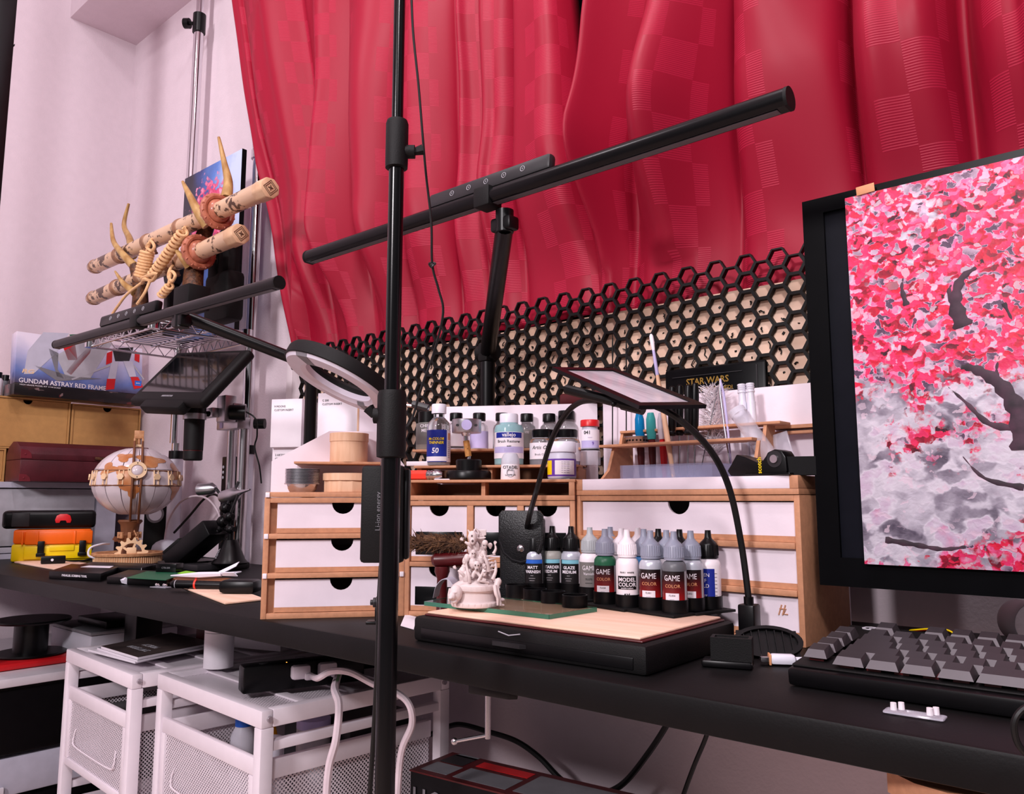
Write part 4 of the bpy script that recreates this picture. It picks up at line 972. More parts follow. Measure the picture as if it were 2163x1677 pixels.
# tweezers
b0 = at(1546, 985, Y=.862); b0.z = BT; tp = at(1521, 800, Y=.872)
t = T('tweezers', 'slim violet steel tweezers standing in the rack, right of the feather', 'tweezers', b0)
for s in (-1, 1): MB().tube([b0+V((s*.0004, 0, 0)), along(b0, tp, .5)+V((s*.002, 0, 0)), along(b0, tp, .85)+V((s*.0022, 0, 0)), tp], [.0006, .0014, .0016, .001], 8).done('arm', 'lilac' if s > 0 else 'steel', t, True)
# white pipettes
for k, px in enumerate((1566, 1584)):
    b0 = at(px+12, 965, Y=.876); b0.z = BT; tp = at(px, 812-2*k, Y=.885)
    t = T('white_pipette', ('left' if k == 0 else 'right')+' one of two white ribbed plastic syringes behind the clear tube', 'syringe', b0, 0, 'white syringes')
    MB().tube([b0, along(b0, tp, .8)], [.0050, .0050], 16).done('barrel', 'plasticwhite', t, True)
    MB().tube([along(b0, tp, .79), along(b0, tp, .9), along(b0, tp, .905), along(b0, tp, .92), along(b0, tp, .925), along(b0, tp, .945), along(b0, tp, .95), along(b0, tp, .965), along(b0, tp, .97), along(b0, tp, .99), tp], [.0043, .0042, .0050, .0050, .0042, .0050, .0042, .0050, .0042, .0050, .0047], 16).done('ribbed_end', 'plasticwhite', t, True)
# leaning clear tube
b0 = at(1650, 1000, Y=.855); b0.z = BT+.004; tp = at(1556, 868, Y=.862)
t = T('clear_tube', 'clear plastic tube with frosted end leaning over the tape dispenser', 'tube', V((b0.x, b0.y, BT)))
MB().tube([b0, tp], .0098, 24).done('tube', 'clearplastic', t, True)
MB().tube([along(b0, tp, .93), along(b0, tp, 1.01)], .0101, 24, caps=False).done('frosted_collar', 'milky', t, True)
# tape dispenser
p = at(1640, 1008, Y=.800); p.z = BT
t = T('tape_dispenser', 'small black tape dispenser with a yellow word on the tray edge', 'dispenser', p, -.15)
prof = [(-.052, .006), (-.048, .0005), (.016, .0005), (.018, .004), (.017, .018), (.013, .0245), (.005, .0265), (-.003, .0235), (-.007, .015), (-.012, .011), (-.030, .020), (-.040, .023), (-.044, .016)]
MB().prism(prof, .020, tr(0, .010, 0) @ XZ, .0012).done('body', 'black', t)
MB().bx((-.03, -.012, .0), (.022, .014, .0025), .001).done('foot', 'blackgloss', t)
MB().cyl((.005, -.0105, .0165), (.005, -.0125, .0165), .0042, n=16).done('hub', 'steel', t)
MB().lathe([(.0050, -.001), (.0085, -.001), (.0085, .0), (.0050, .0)], 24, M=tr(.005, -.0107, .0165) @ XZ).done('tape_roll', 'darkgrey', t)
text('scotch', .0072, 'yellow', t, tr(-.0125, -.0103, .0105) @ XZ @ rot(PI/2, 'Z'), sx=.9, bold=.0001)
# black box at the right end of the tray
p = at(1690, 1008, Y=.805); p.z = BT
t = T('black_tray_box', 'little open black plastic box at the right end of the tray, beside the monitor', 'box', p, .35)
MB().ring([(-.017, -.011), (.017, -.011), (.017, .011), (-.017, .011)], [(-.0155, -.0095), (.0155, -.0095), (.0155, .0095), (-.0155, .0095)], .0185).bx((-.016, -.010, 0), (.016, .010, .0015)).done('box', 'black', t)
# shallow clear tray
p = at(1420, 1010, Y=.812); p.z = BT
t = T('clear_dish', 'shallow bluish clear plastic dish behind the white tray lip', 'dish', p)
o4 = [(-.062, -.012), (.056, -.012), (.062, .034), (-.056, .034)]
MB().ring(o4, [(x*.97, y*.9+.0008) for x, y in o4], .0155).bx((-.058, -.011, 0), (.058, .033, .0012)).done('dish', 'smokeglass', t)
# pierced metal cup on the lower shelf
p = at(1346, 940, Z=BT+.0440)
t = T('pierced_cup', 'small pierced metal dish with flared rim on the lower rack shelf', 'dish', p)
MB().lathe([(.010, 0), (.0125, .003), (.0150, .0095), (.0165, .0098), (.0165, .0104), (.0148, .0104), (.0122, .0035), (.0096, .0006)], 32, caps=False).done('bowl', 'alu', t)
for k in range(18):
    a = 2*PI*k/18; MB(rot(a, 'Z')).cyl((.0130, 0, .0055), (.0142, 0, .0052), .0012, n=8).done('hole', 'black', t)
# clear blister card at the far right of the tray
p = at(1672, 1000, Y=.885); p.z = BT
MB(tr(p) @ rot(-.25, 'Y')).box((0, 0, .026), (.020, .003, .052), .001).solo('blister_card', 'clearplastic', 'clear plastic card leaning on the white board by the monitor', 'card', p)
# black tin standing on the cabinet boards
tz = .9830
tl, tr2 = at(1408, 800, Y=.924), at(1622, 782, Y=.924)
t = T('black_tin', 'black slide-lid tin with gold lettering standing behind the needle tools', 'tin', V(((tl.x+tr2.x)/2, 1*.924, DZ+.002)))
wd = tr2.x-tl.x
MB().bx((-wd/2, -.0055, .0), (wd/2, .0035, .308), .004).done('tin_body', 'bezel', t)
MB().bx((-wd/2+.012, -.0066, .296), (wd/2-.030, -.0058, .2968)).done('lid_line', 'darkgrey', t)
MB().bx((wd/2-.012, -.0068, .19), (wd/2-.0105, -.0058, .302)).done('lid_seam', 'darkgrey', t)
text('STAR WARS', .0115, 'gold', t, tr(-.008, -.0060, .2885) @ XZ, bold=.0002, sx=.95); text('THE LAST JEDI', .0070, 'gold', t, tr(.004, -.0060, .2775) @ XZ, bold=.0001)
# dark red case lying behind the lens
p = at(1225, 851, Y=.905)
MB().box((p.x+.01, .9175, 1.004), (.10, .018, .017), .004).solo('glasses_case', 'maroon', 'dark red case on the corner behind the lens frame', 'case', V((p.x+.01, .9175, .9955)))

# ---------------------------------------------------------------- things on the left cabinet
Mlc = lc.matrix_basis
def onlc(x, y, z): return Mlc @ V((x, y, z))
LZ = LH+.0067
# stack of steel cups
p = onlc(.042, .023, LZ)
t = T('cup_stack', 'stack of thin steel cups under the upper shelf', 'cups', p)
MB().lathe([(.0, 0), (.0150, 0), (.0175, .004), (.0190, .0095), (.0185, .010), (.0, .010)], 32).done('bottom_cup', 'steel', t)
for k in range(11):
    z = .0095+k*.0018
    MB().lathe([(.0192, z), (.0213 if k else .022, z+.0004), (.0213 if k else .022, z+.0012), (.0194, z+.0016)], 32, caps=False).done('cup_rim', 'alu', t)
MB().lathe([(.0182, .0285), (.0188, .029), (.0165, .0285), (.015, .020), (0, .020)], 32, caps=False).done('top_cup', 'steel', t)
# wooden boxes
p = onlc(.098, .027, LZ)
t = T('wooden_box', 'low pale wooden box with faceted sides beside the steel cups', 'box', p, LCA)
poly = circ(.0300, 12, a0=.2)
MB().prism([(x*1.0, y*.85) for x, y in poly], .0145, None, .0006).done('box_body', 'woodbox', t)
MB().prism([(x*1.06, y*.9) for x, y in circ(.0300, 40)], .009, tr(0, 0, .0146), .0008).done('lid', 'woodbox', t)
p = onlc(.098, .033, LH+.0446)
t = T('wooden_box', 'round pale wooden box on the upper shelf of the left cabinet', 'box', p)
MB().lathe([(0, 0), (.0236, 0), (.0238, .0005), (.0238, .0262), (0, .0262)], 40).done('box_body', 'woodbox', t)
MB().lathe([(0, .0263), (.0246, .0263), (.0247, .0269), (.0247, .0365), (.0243, .0370), (0, .0370)], 40).done('lid', 'woodbox', t)
p = onlc(.140, .022, LZ)
MB(tr(p) @ rot(LCA, 'Z')).box((0, 0, .0065), (.008, .010, .013), .001).solo('red_block', 'redglow', 'small bright red block beside the faceted wooden box', 'block', p)
# pale board block behind, black handle, white cartons
p = onlc(.112, .085, LH+.0067)
t = T('pale_block', 'upright pale fibreboard holder behind the round wooden box', 'block', p, LCA-.15)
MB().bx((-.003, .0, -.0), (.050, .03, .118), .0006).done('board', 'whiteboard', t)
MB().bx((-.0055, -.0003, .0), (-.0031, .0305, .1182)).done('edge', 'woodbox', t)
p = onlc(.060, .110, LH+.0067)
t = T('slanted_tool', 'slanted black tool handle in front of the white cartons', 'tool', p, LCA)
MB().tube([(.01, 0, 0), (.030, 0, .075)], [.008, .008], 6).tube([(.034, 0, .0), (.045, 0, .068)], [.012, .012], 4).done('grip', 'black', t)
for k, (px0, px1, py0, py1, lb, s1, dd) in enumerate(((570, 641, 842, 945, 'white carton with small print, left of the black lamp pole', '9 MOONS', 1.30), (572, 640, 945, 1040, 'lower white carton under the left one', '2 ARTISOL', 1.30), (667, 770, 828, 990, 'tall white carton right of the black lamp pole', 'C 200', 1.27))):
    a, b_ = at(px0, py1, d=dd), at(px1, py1, d=dd); zt = at(px0, py0, d=dd).z; zb = DZ if k != 0 else at(px0, py1, d=dd).z
    dx = (b_-a); wd = V((dx.x, dx.y, 0)).length; ang = math.atan2(dx.y, dx.x)-.22
    t = T('white_carton', lb, 'carton', V((a.x, a.y, zb)), ang, 'white cartons behind the left cabinet')
    MB().bx((0, 0, 0), (wd, .055, zt-zb), .0008).done('carton', 'paper', t)
    text(s1, .0045, 'darkgrey', t, tr(wd*.1, -.0002, zt-zb-.012) @ XZ, align='LEFT'); text('CUSTOM INSERT', .0045, 'darkgrey', t, tr(wd*.1, -.0002, zt-zb-.018) @ XZ, align='LEFT')
# ---------------------------------------------------------------- black bar lamps on arms
def barlamp(label, a, b_, r, pan0, pan1, armpts, base, nicon=5, hx=.5):
    "a, b: ends of the bar; pan0/pan1: fractions of the control panel; armpts: bracket -> elbow -> pole foot"
    t = T('bar_lamp', label, 'lamp', base); ax = (b_-a).normalized(); L_ = (b_-a).length
    Mb = frame(a, ax, (0, 0, 1))
    prof = [(r*math.cos(q), r*math.sin(q)) for q in [math.radians(d_) for d_ in range(-55, 236, 15)]]
    M2 = Mb @ frame((0, 0, 0), (0, 1, 0), (1, 0, 0))
    MB(M2).prism(prof, L_).done('bar', 'barblack', t, True)
    for x in (0, L_): MB(M2).prism([(u*1.03, v*1.03) for u, v in prof], .003, tr(0, 0, x-.0025 if x else -.0005)).done('end_cap', 'blackmat', t, True)
    MB(Mb).bx((.01, -r*.4, -r*.86), (L_-.01, r*.4, -r*.80)).done('diffuser', 'stripdiff', t, True)
    x0, x1 = L_*pan0, L_*pan1
    MB(Mb @ tr((x0+x1)/2, 0, r*.9) @ rot(-.12, 'X')).box((0, .0, .0085), (x1-x0, .012, .0185), .004).done('control_panel', 'darkgrey' if nicon == 5 else 'black', t, True)
    for k in range(5):
        x = x0+(x1-x0)*(.22+.145*k)
        mb = MB(Mb @ tr(x, 0, r*.9) @ rot(-.12, 'X') @ tr(0, -.0061, .0085) @ XZ)
        mb.tube([(.0030*math.cos(q), .0030*math.sin(q), .0002) for q in [2*PI*i/14 for i in range(14)]], .00035, 4, closed=True).tube([(0, -.001, .0002), (0, .0012, .0002)], .0004, 4)
        mb.done('button', 'lightgrey', t, True)
    MB(Mb).bx((L_*hx-.012, -r*1.12, -r*1.12), (L_*hx+.012, r*1.12, r*1.12), .002).done('centre_clamp', 'blackmat', t, True)
    j, e, f = [V(q) for q in armpts[:3]]
    MB().tube([j+V((0, 0, .004)), j-V((0, 0, .022))], .0105, 14).box(j-V((0, 0, .013)), (.030, .018, .016), .003).done('bracket', 'black', t, True)
    return t, j, e, f
# centre lamp
a, b_ = at(652, 556, Y=.65), at(1668, 190, Y=.65); b_.z = a.z = (a.z+b_.z)/2
elbow = at(1030, 745, Y=.895); foot = V((elbow.x, elbow.y, DZ+.0005)); j = at(1066, 452, Y=.665)
t, j, e, f = barlamp('long black bar lamp across the middle of the curtains, on a jointed arm', a, b_, .0105, .36, .63, (j, elbow, foot), foot, hx=.495)
MB().tube([j-V((0, 0, .015)), e], [.0105, .0118], 14).done('upper_arm', 'black', t, True)
MB().cyl(e+V((-.016, 0, 0)), e+V((.016, 0, 0)), .013, n=20).box(e, (.020, .026, .03), .004).done('elbow_joint', 'blackmat', t, True)
MB().tube([e-V((0, 0, .015)), f], .0115, 16).done('pole', 'black', t, True)
MB(tr(f)).bx((-.03, -.03, 0), (.03, .03, .012), .003).done('foot', 'black', t, True)
# left lamp
a, b_ = at(122, 703, Y=.53), at(590, 597, Y=.53); a.z = b_.z+.012
e2 = at(640, 765, d=1.17); f2 = V((e2.x, e2.y, DZ+.0005)); j2 = at(385, 660, Y=.535)
t, j, e, f = barlamp('black bar lamp at the left, in front of the wire shelf', a, b_, .0085, .27, .55, (j2, e2, f2), f2, nicon=6, hx=.46)
MB().tube([j-V((0, 0, .004)), e], [.0085, .0085], 14).done('arm', 'black', t, True)
MB().cyl(e+V((-.012, -.01, 0)), e+V((.012, .01, 0)), .0115, n=18).done('elbow_joint', 'blackmat', t, True)
pf = at(655, 900, d=1.17)
MB().tube([e, V((pf.x, pf.y, e.z-.03)), V((pf.x, pf.y, DZ+.0005))], [.0095, .0088, .0088], 14).done('pole', 'black', t, True)
MB(tr(V((pf.x, pf.y, DZ+.0005)))).bx((-.025, -.025, 0), (.025, .025, .012), .003).done('foot', 'black', t, True)
# ---------------------------------------------------------------- floor stand with collars
sx0 = at(829, 800, d=.62); sp0 = V((sx0.x, sx0.y, 0))
t = T('floor_stand', 'tall black floor-standing light pole in the foreground', 'light stand', sp0)
zt = at(833, 0, d=.60).z+.25
z1 = at(830, 265, d=.615).z; z2 = at(829, 890, d=.62).z
MB().cyl(sp0+V((0, 0, z1)), sp0+V((0, 0, zt)), .0046, n=18).done('upper_tube', 'blackgloss', t, True)
MB().cyl(sp0+V((0, 0, z2)), sp0+V((0, 0, z1)), .0060, n=18).done('middle_tube', 'blackgloss', t, True)
MB().cyl(sp0+V((0, 0, .03)), sp0+V((0, 0, z2)), .0074, n=18).done('lower_tube', 'blackgloss', t, True)
for z, r_, h_ in ((z1, .0090, .036), (z2, .0112, .046)):
    MB(tr(sp0.x, sp0.y, z)).lathe([(r_*.72, -h_*.62), (r_*.98, -h_*.6), (r_, -h_*.5), (r_, h_*.42), (r_*.9, h_*.5), (r_*.6, h_*.5)], 24).box((.0, 0, -h_*.55), (r_*1.2, r_*1.2, .004), .001).done('collar', 'blackmat', t, True)
s_ = _rt*.012
MB().tube([sp0+V((0, 0, z1-.008))+s_*.4, sp0+V((0, 0, z1-.008))+s_*1.2], .0055, 12).tube([sp0+V((0, 0, z1-.008))+s_*1.1, sp0+V((0, 0, z1-.006))+s_*1.75], [.003, .0045], 6).done('clamp_knob', 'blackmat', t, True)
MB().tube([sp0+V((0, 0, z2+.004))-s_*.4, sp0+V((0, 0, z2+.004))-s_*1.15], .0060, 12).tube([sp0+V((0, 0, z2+.004))-s_*1.1, sp0+V((0, 0, z2+.010))-s_*1.5], [.003, .0045], 6).done('clamp_knob', 'blackmat', t, True)
for k in range(3):
    a_ = 2*PI*k/3+.9; MB().tube([sp0+V((0, 0, .30)), sp0+V((math.cos(a_)*.16, math.sin(a_)*.16, .17)), sp0+V((math.cos(a_)*.26, math.sin(a_)*.26, .008))], .006, 8).done('leg', 'black', t, True)
# power brick hung on the stand, with ball joint below
pb = at(812, 1085, d=.645)
Mp = frame(pb, _rt, (0, 0, 1))
pk = T('power_pack', 'flat black power pack strapped upright to the floor stand', 'power pack', pb-V((0, 0, .04)))
MB(Mp).box((-.001, 0, 0), (.0345, .012, .077), .003).done('housing', 'blackmat', pk, True)
MB(Mp).bx((.016, -.004, -.036), (.020, .008, .036), .002).done('side_shell', 'black', pk, True)
text('Li-ion energy', .0058, 'grey', pk, pk.matrix_basis.inverted() @ Mp @ tr(-.004, -.0062, .002) @ XZ @ rot(PI/2, 'Z'))
# ball-head clamp at the cabinet foot
p = at(800, 1304, d=.66)
t = T('ball_clamp', 'little black ball clamp on the stand, at the foot of the left cabinet', 'clamp', p)
MB(frame(p, _rt, (0, 0, 1))).box((-.003, 0, -.004), (.014, .010, .003), .0008).box((.0, 0, .003), (.006, .006, .012), .001).bx((0, -.003, -.003), (.013, .003, .0), .0005).done('plate', 'black', t, True)
mb = MB(frame(p+V((0, 0, .012)), _rt, (0, 0, 1)))
for k, r_ in enumerate((.0022, .0040, .0048, .0036, .0048, .0040)): mb.cyl((-.007+k*.0024, 0, 0), (-.0052+k*.0024, 0, 0), r_, n=14)
mb.done('knurled_knob', 'darkgrey', t, True)
# thin cord hanging from above with a knot
pts = [at(868, -60, d=.66), at(872, 60, d=.66), at(884, 180, d=.66), at(893, 290, d=.66), at(900, 370, d=.66), at(911, 470, d=.66), at(913, 558, d=.66), at(926, 610, d=.66), at(936, 660, d=.66), at(918, 740, d=.66), at(893, 810, d=.655), at(872, 880, d=.65), at(858, 905, d=.645), at(843, 940, d=.64), at(836, 1000, d=.636)]
t = T('lamp_cord', 'thin black cord hanging from above, knotted halfway, beside the floor stand', 'cord', pts[-1])
MB().tube(spline(pts, 6), .0010, 6).done('cord', 'cable', t, True)
kp = at(913, 560, d=.66); mb = MB()
mb.tube([kp+V((.0028*math.cos(q), .0015*math.sin(2*q), .0022*math.sin(q))) for q in [2*PI*i/16 for i in range(16)]], .0008, 6, closed=True).ball(kp, (.0022, .0018, .0016)); mb.done('knot', 'darkgrey', t, True)
pts = [at(805, 1195, d=.645), at(800, 1290, d=.642), at(797, 1400, d=.64), at(790, 1540, d=.64), at(778, 1720, d=.64)]
MB().tube(spline(pts, 6), .0020, 8).solo('power_cable', 'cable', 'black cable hanging down beside the floor stand', 'cable', pts[-1])
# ---------------------------------------------------------------- ring light
rc0 = at(716, 802, d=1.0)
A1, A2 = at(608, 760, d=1.0), at(828, 850, d=.975)
xr = (A2-A1); Rr = xr.length/2; xr.normalize()
vd = (rc0-EYE).normalized(); aa = (vd-xr*vd.dot(xr)).normalized(); cc = xr.cross(aa); cc = cc if cc.z > 0 else -cc
nz_ = aa*.27+cc*.96
MR = frame((A1+A2)/2, xr, nz_)
t = T('ring_light', 'unlit black ring light with pale diffuser, tilted above the left cabinet', 'ring light', (A1+A2)/2)
ri = Rr*.60
MB(MR).lathe([(ri, .006), (ri*.99, .010), (ri*1.05, .014), (Rr*.97, .014), (Rr, .010), (Rr, -.002), (Rr*.985, -.003), (Rr*.97, -.002), (Rr*.96, .004), (ri, .004), (ri, .006)], 56, caps=False).done('housing', 'blackmat', t, True)
MB(MR).lathe([(ri, .004), (ri*1.0, -.003), (ri*1.12, -.007), (Rr*.93, -.006), (Rr*.985, -.001), (Rr*.96, .0035)], 56, caps=False).done('diffuser', 'lampdiff', t, True)
for a0 in (.9, -2.2):
    vs = []; n_ = 8
    for i in range(n_+1):
        q = a0+.28*i/n_
        for r_, z_ in ((ri*1.02, -.0042), (ri*1.12, -.0074), (Rr*.93, -.0064), (Rr*.98, -.0020)): vs.append((r_*math.cos(q), r_*math.sin(q), z_))
    mb = MB(MR); mb.raw(vs, [(i*4+k, i*4+k+1, i*4+k+5, i*4+k+4) for i in range(n_) for k in range(3)]); mb.done('seam', 'grey', t, True)
MB().tube([A2-xr*.006+V((0, 0, .004)), A2+xr*.004, at(905, 862, d=.96)], [.0028, .0024, .0022], 10).done('mount_rod', 'steel', t, True)
MB().tube([at(872, 853, d=.965), at(905, 862, d=.96)], .0045, 10).done('mount_grip', 'darkgrey', t, True)

# ---------------------------------------------------------------- chrome pole rack with wire shelf
SZ = 1.236; X0, X1, Y0, Y1 = -1.935, -1.622, .742, .955
t = T('pole_rack', 'chrome tension-pole rack with a wire shelf in the room corner', 'rack', ((X0+X1)/2, .85, DZ))
p1 = V((-1.950, .968, 0)); p2 = V((-1.628, .968, 0))
for p, zb in ((p1, .975), (p2, .975)):
    MB().cyl((p.x, p.y, zb), (p.x, p.y, 2.125), .0125, n=20).done('pole', 'chrome', t, True)
    MB().cyl((p.x, p.y, 2.125), (p.x, p.y, 2.279), .0095, n=18).done('upper_pole', 'chrome', t, True)
    MB().cyl((p.x, p.y, 2.098), (p.x, p.y, 2.150), .0165, n=20).done('pole_collar', 'black', t, True)
    MB().cyl((p.x, p.y, 2.125), (p.x-.028, p.y-.02, 2.128), .005, n=10).cyl((p.x-.022, p.y-.016, 2.127), (p.x-.034, p.y-.024, 2.128), .0135, n=16).done('collar_knob', 'black', t, True)
    MB().cyl((p.x, p.y, DZ+.001), (p.x, p.y, .972), .0165, n=20).done('pole_sleeve', 'plasticwhite', t, True)
    MB().cyl((p.x, p.y, .962), (p.x, p.y, .982), .0185, n=20).done('sleeve_cap', 'black', t, True)
pc = at(523, 338, Y=.968)
MB().cyl((p2.x, p2.y, pc.z-.012), (p2.x, p2.y, pc.z+.008), .0165, n=18).cyl((p2.x, p2.y, pc.z+.01), (p2.x, p2.y, pc.z+.05), .0145, n=18).done('joint_ring', 'chrome', t, True)
for x, y in ((X0, Y0), (X1, Y0), (X0, Y1), (X1, Y1)):
    MB().cyl((x, y, SZ-.026), (x, y, SZ+.006), .0125, n=16).done('corner_ring', 'chrome', t, True)
MB().cyl((X0, Y1-.001, DZ+.28), (X0, Y1-.001, SZ-.026), .0115, n=16).done('short_post', 'chrome', t, True)
for (ax_, ay_), (bx_, by_) in (((X0, Y0), (X1, Y0)), ((X0, Y1), (X1, Y1)), ((X0, Y0), (X0, Y1)), ((X1, Y0), (X1, Y1))):
    for z in (SZ, SZ-.024): MB().cyl((ax_, ay_, z), (bx_, by_, z), .0026, n=8).done('shelf_edge', 'steel', t, True)
    n_ = int(math.dist((ax_, ay_), (bx_, by_))/.018); pts = [(ax_+(bx_-ax_)*i/n_, ay_+(by_-ay_)*i/n_, SZ-.024*(i % 2)) for i in range(n_+1)]
    MB().tube(pts, .0016, 6).done('truss_wire', 'steel', t, True)
for k in range(1, 14):
    x = X0+(X1-X0)*k/14; MB().cyl((x, Y0, SZ+.001), (x, Y1, SZ+.001), .0017, n=6).done('shelf_wire', 'steel', t, True)
for k in (1, 2): y = Y0+(Y1-Y0)*k/3; MB().cyl((X0, y, SZ-.003), (X1, y, SZ-.003), .0024, n=6).done('cross_wire', 'steel', t, True)
SH = SZ+.0028
# ---------------------------------------------------------------- canvas and black things on the shelf
c0, c1 = at(388, 640, Y=.935), at(508, 640, Y=.935); ztop = at(508, 325, Y=.935).z
cw = c1.x-c0.x
cv = T('sky_canvas', 'small canvas of a pink tree under blue sky, behind the swords', 'canvas', V((c0.x, .922, SH)))
MB().bx((0, 0, 0), (cw, .012, ztop-SH), .001).done('picture', 'skyprint', cv)
MB().bx((cw, .0005, 0), (cw+.0015, .0115, ztop-SH)).done('canvas_edge', 'black', cv)
MB().bx((-.0015, .0005, 0), (0, .0115, ztop-SH)).done('canvas_edge', 'black', cv)
# black cabinet-like base blocks and sculptural stand
p = at(402, 640, Y=.775)
MB().bx((p.x-.028, .752, SH), (p.x+.034, .80, SH+.05), .003).solo('black_plinth', 'blackmat', 'black plinth block under the sword stand on the wire shelf', 'plinth', V((p.x, .77, SH)))
p = at(470, 600, Y=.87); 
t = T('gem_display', 'black display stand hung with red and clear drop gems behind the swords', 'display stand', V((p.x, .875, SH)))
MB().box((0, 0, .055), (.10, .045, .11), .012).box((.012, .0, .15), (.055, .035, .12), .014).box((-.02, -.012, .13), (.04, .02, .07), .008).done('stand', 'blackmat', t)
for x, z, m_ in ((-.030, .135, 'red'), (.012, .165, 'clearplastic'), (.016, .178, 'red')):
    MB(tr(x, -.030, z)).lathe([(0, -.012), (.005, -.008), (.0062, -.002), (.004, .006), (.0008, .014), (0, .014)], 6).done('drop_gem', m_, t)
p = at(368, 575, Y=.86)
t = T('ring_display', 'black round headphone-like ring on a stand behind the sword tassels', 'display stand', V((p.x, .86, SH)))
MB(tr(0, 0, p.z-SH) @ XZ).ring(circ(.036, 32), circ(.021, 32), .016, tr(0, 0, -.008)).done('ring', 'black', t)
MB().box((0, .0, (p.z-SH-.034)/2), (.03, .03, p.z-SH-.034), .003).done('post', 'black', t)
# ---------------------------------------------------------------- antler stand
YS = .80
st1, st2 = at(296, 655, Y=YS), at(408, 590, Y=YS)
t = T('antler_stand', 'antler sword stand with brown pedicles on a black base', 'stand', V(((st1.x+st2.x)/2, YS, SH)))
MB().bx((st1.x-.05, YS-.03, SH), (st1.x+.05, YS+.03, SH+.020), .003).done('base', 'black', t, True)
def antler(root, forks):
    for nm, P, r, m_ in forks: MB().tube(spline(P, 6), [r[0]+(r[1]-r[0])*i/((len(P)-1)*6) for i in range((len(P)-1)*6+1)], 12).done(nm, m_, t, True)
zl1, zl2 = SH+.02, SH+.052
antler(None, [('pedicle', [V((st1.x, YS, zl1)), at(296, 610, Y=YS), at(283, 560, Y=YS-.01)], (.021, .011), 'antlerdark'),
  ('tine', [at(283, 562, Y=YS-.01), at(262, 540, Y=YS-.022), at(240, 510, Y=YS-.026), at(235, 472, Y=YS-.022)], (.011, .003), 'antler'),
  ('tine', [at(280, 540, Y=YS+.014), at(274, 505, Y=YS+.03), at(262, 475, Y=YS+.036), at(272, 430, Y=YS+.034)], (.011, .003), 'antler'),
  ('tine', [at(285, 618, Y=YS-.014), at(262, 600, Y=YS-.026), at(243, 573, Y=YS-.028)], (.010, .002), 'antler')])
antler(None, [('pedicle', [V((st2.x, YS, zl2)), at(412, 560, Y=YS+.01), at(430, 500, Y=YS+.032), at(446, 455, Y=YS+.03)], (.022, .014), 'antlerdark'),
  ('tine', [at(440, 475, Y=YS-.008), at(420, 450, Y=YS-.024), at(400, 412, Y=YS-.028), at(386, 384, Y=YS-.024)], (.014, .003), 'antler'),
  ('tine', [at(478, 420, Y=YS+.03), at(482, 385, Y=YS+.04), at(474, 345, Y=YS+.042), at(462, 290, Y=YS+.04)], (.013, .003), 'antler'),
  ('tine', [at(398, 562, Y=YS-.012), at(384, 545, Y=YS-.026), at(368, 522, Y=YS-.028)], (.009, .003), 'antler')])
# ---------------------------------------------------------------- two swords
def sword(label, tip, pom, r, gf, rings, loops):
    t = T('sword', label, 'sword', tip); ax = (pom-tip).normalized(); L_ = (pom-tip).length
    M_ = frame(tip, ax, (0, 0, 1)); Z2X = frame((0, 0, 0), (0, 1, 0), (1, 0, 0))
    g = L_*gf
    MB(M_ @ Z2X).lathe([(0, 0), (r*.8, 0), (r*.9, .004), (r*.96, .02), (r, g*.5), (r*1.04, g)], 24).done('scabbard', 'scrimshaw', t, True)
    for f_ in rings: MB(M_ @ Z2X).lathe([(r*.98, f_*L_-.009), (r*1.12, f_*L_-.007), (r*1.16, f_*L_), (r*1.12, f_*L_+.007), (r*.98, f_*L_+.009)], 24, caps=False).done('band', 'ivorydark', t, True)
    MB(M_ @ Z2X).lathe([(r*.9, .016), (r*1.03, .017), (r*1.03, .022), (r*.9, .023)], 24, caps=False).done('tip_ring', 'ivorydark', t, True)
    mb = MB(M_)
    mb.tube([(g+.006, math.cos(q)*r*1.75, math.sin(q)*r*1.75) for q in [2*PI*i/28 for i in range(28)]], r*.42, 10, closed=True)
    for i in range(14):
        q = 2*PI*i/14; mb.tube([(g+.0, math.cos(q)*r*1.96, math.sin(q)*r*1.96), (g+.012, math.cos(q+.25)*r*1.98, math.sin(q+.25)*r*1.98)], r*.16, 6)
    mb.done('guard_rope', 'guard', t, True)
    MB(M_ @ Z2X).lathe([(r*.9, g), (r*1.45, g+.002), (r*1.4, g+.012), (r*1.15, g+.02), (r*.95, g+.022)], 24).done('guard_disc', 'guard', t, True)
    MB(M_ @ Z2X).lathe([(r*1.0, g+.018), (r*1.02, g+.05), (r*1.08, L_-.03), (r*1.12, L_-.028)], 24).done('handle', 'scrimshaw', t, True)
    hexa = [(r*1.22*math.cos(PI/4*i+PI/8), r*1.22*math.sin(PI/4*i+PI/8)) for i in range(8)]
    MB(M_ @ Z2X).prism(hexa, .036, tr(0, 0, L_-.034), .003).done('pommel', 'ivory', t, True)
    mb = MB(M_ @ Z2X @ tr(0, 0, L_+.0023))
    for s_ in (.86, .62): mb.tube([(s_*r, 0, 0), (0, s_*r, 0), (-s_*r, 0, 0), (0, -s_*r, 0)], r*.045, 5, closed=True)
    for q in range(4): mb.tube([(0, 0, 0), (r*.34*math.cos(q*PI/2), r*.34*math.sin(q*PI/2), 0)], [r*.12, r*.03], 5)
    mb.done('emblem', 'inkbrown', t, True)
    for f_ in loops:
        mb = MB(M_ @ tr(f_*L_, 0, 0)); mb.tube([(0, math.sin(q)*r*.9, -r*1.2-math.cos(q)*r*.25) for q in [-1.5+3*i/8 for i in range(9)]], r*.22, 6).box((0, 0, -r*1.3), (.03, r*1.1, r*.5), r*.15); mb.done('cord_lug', 'ivorydark', t, True)
    return t, M_, L_
tA, pA = at(196, 562, Y=.80), at(570, 402, Y=.80); zA = (tA.z+pA.z)/2; tA.z = pA.z = zA
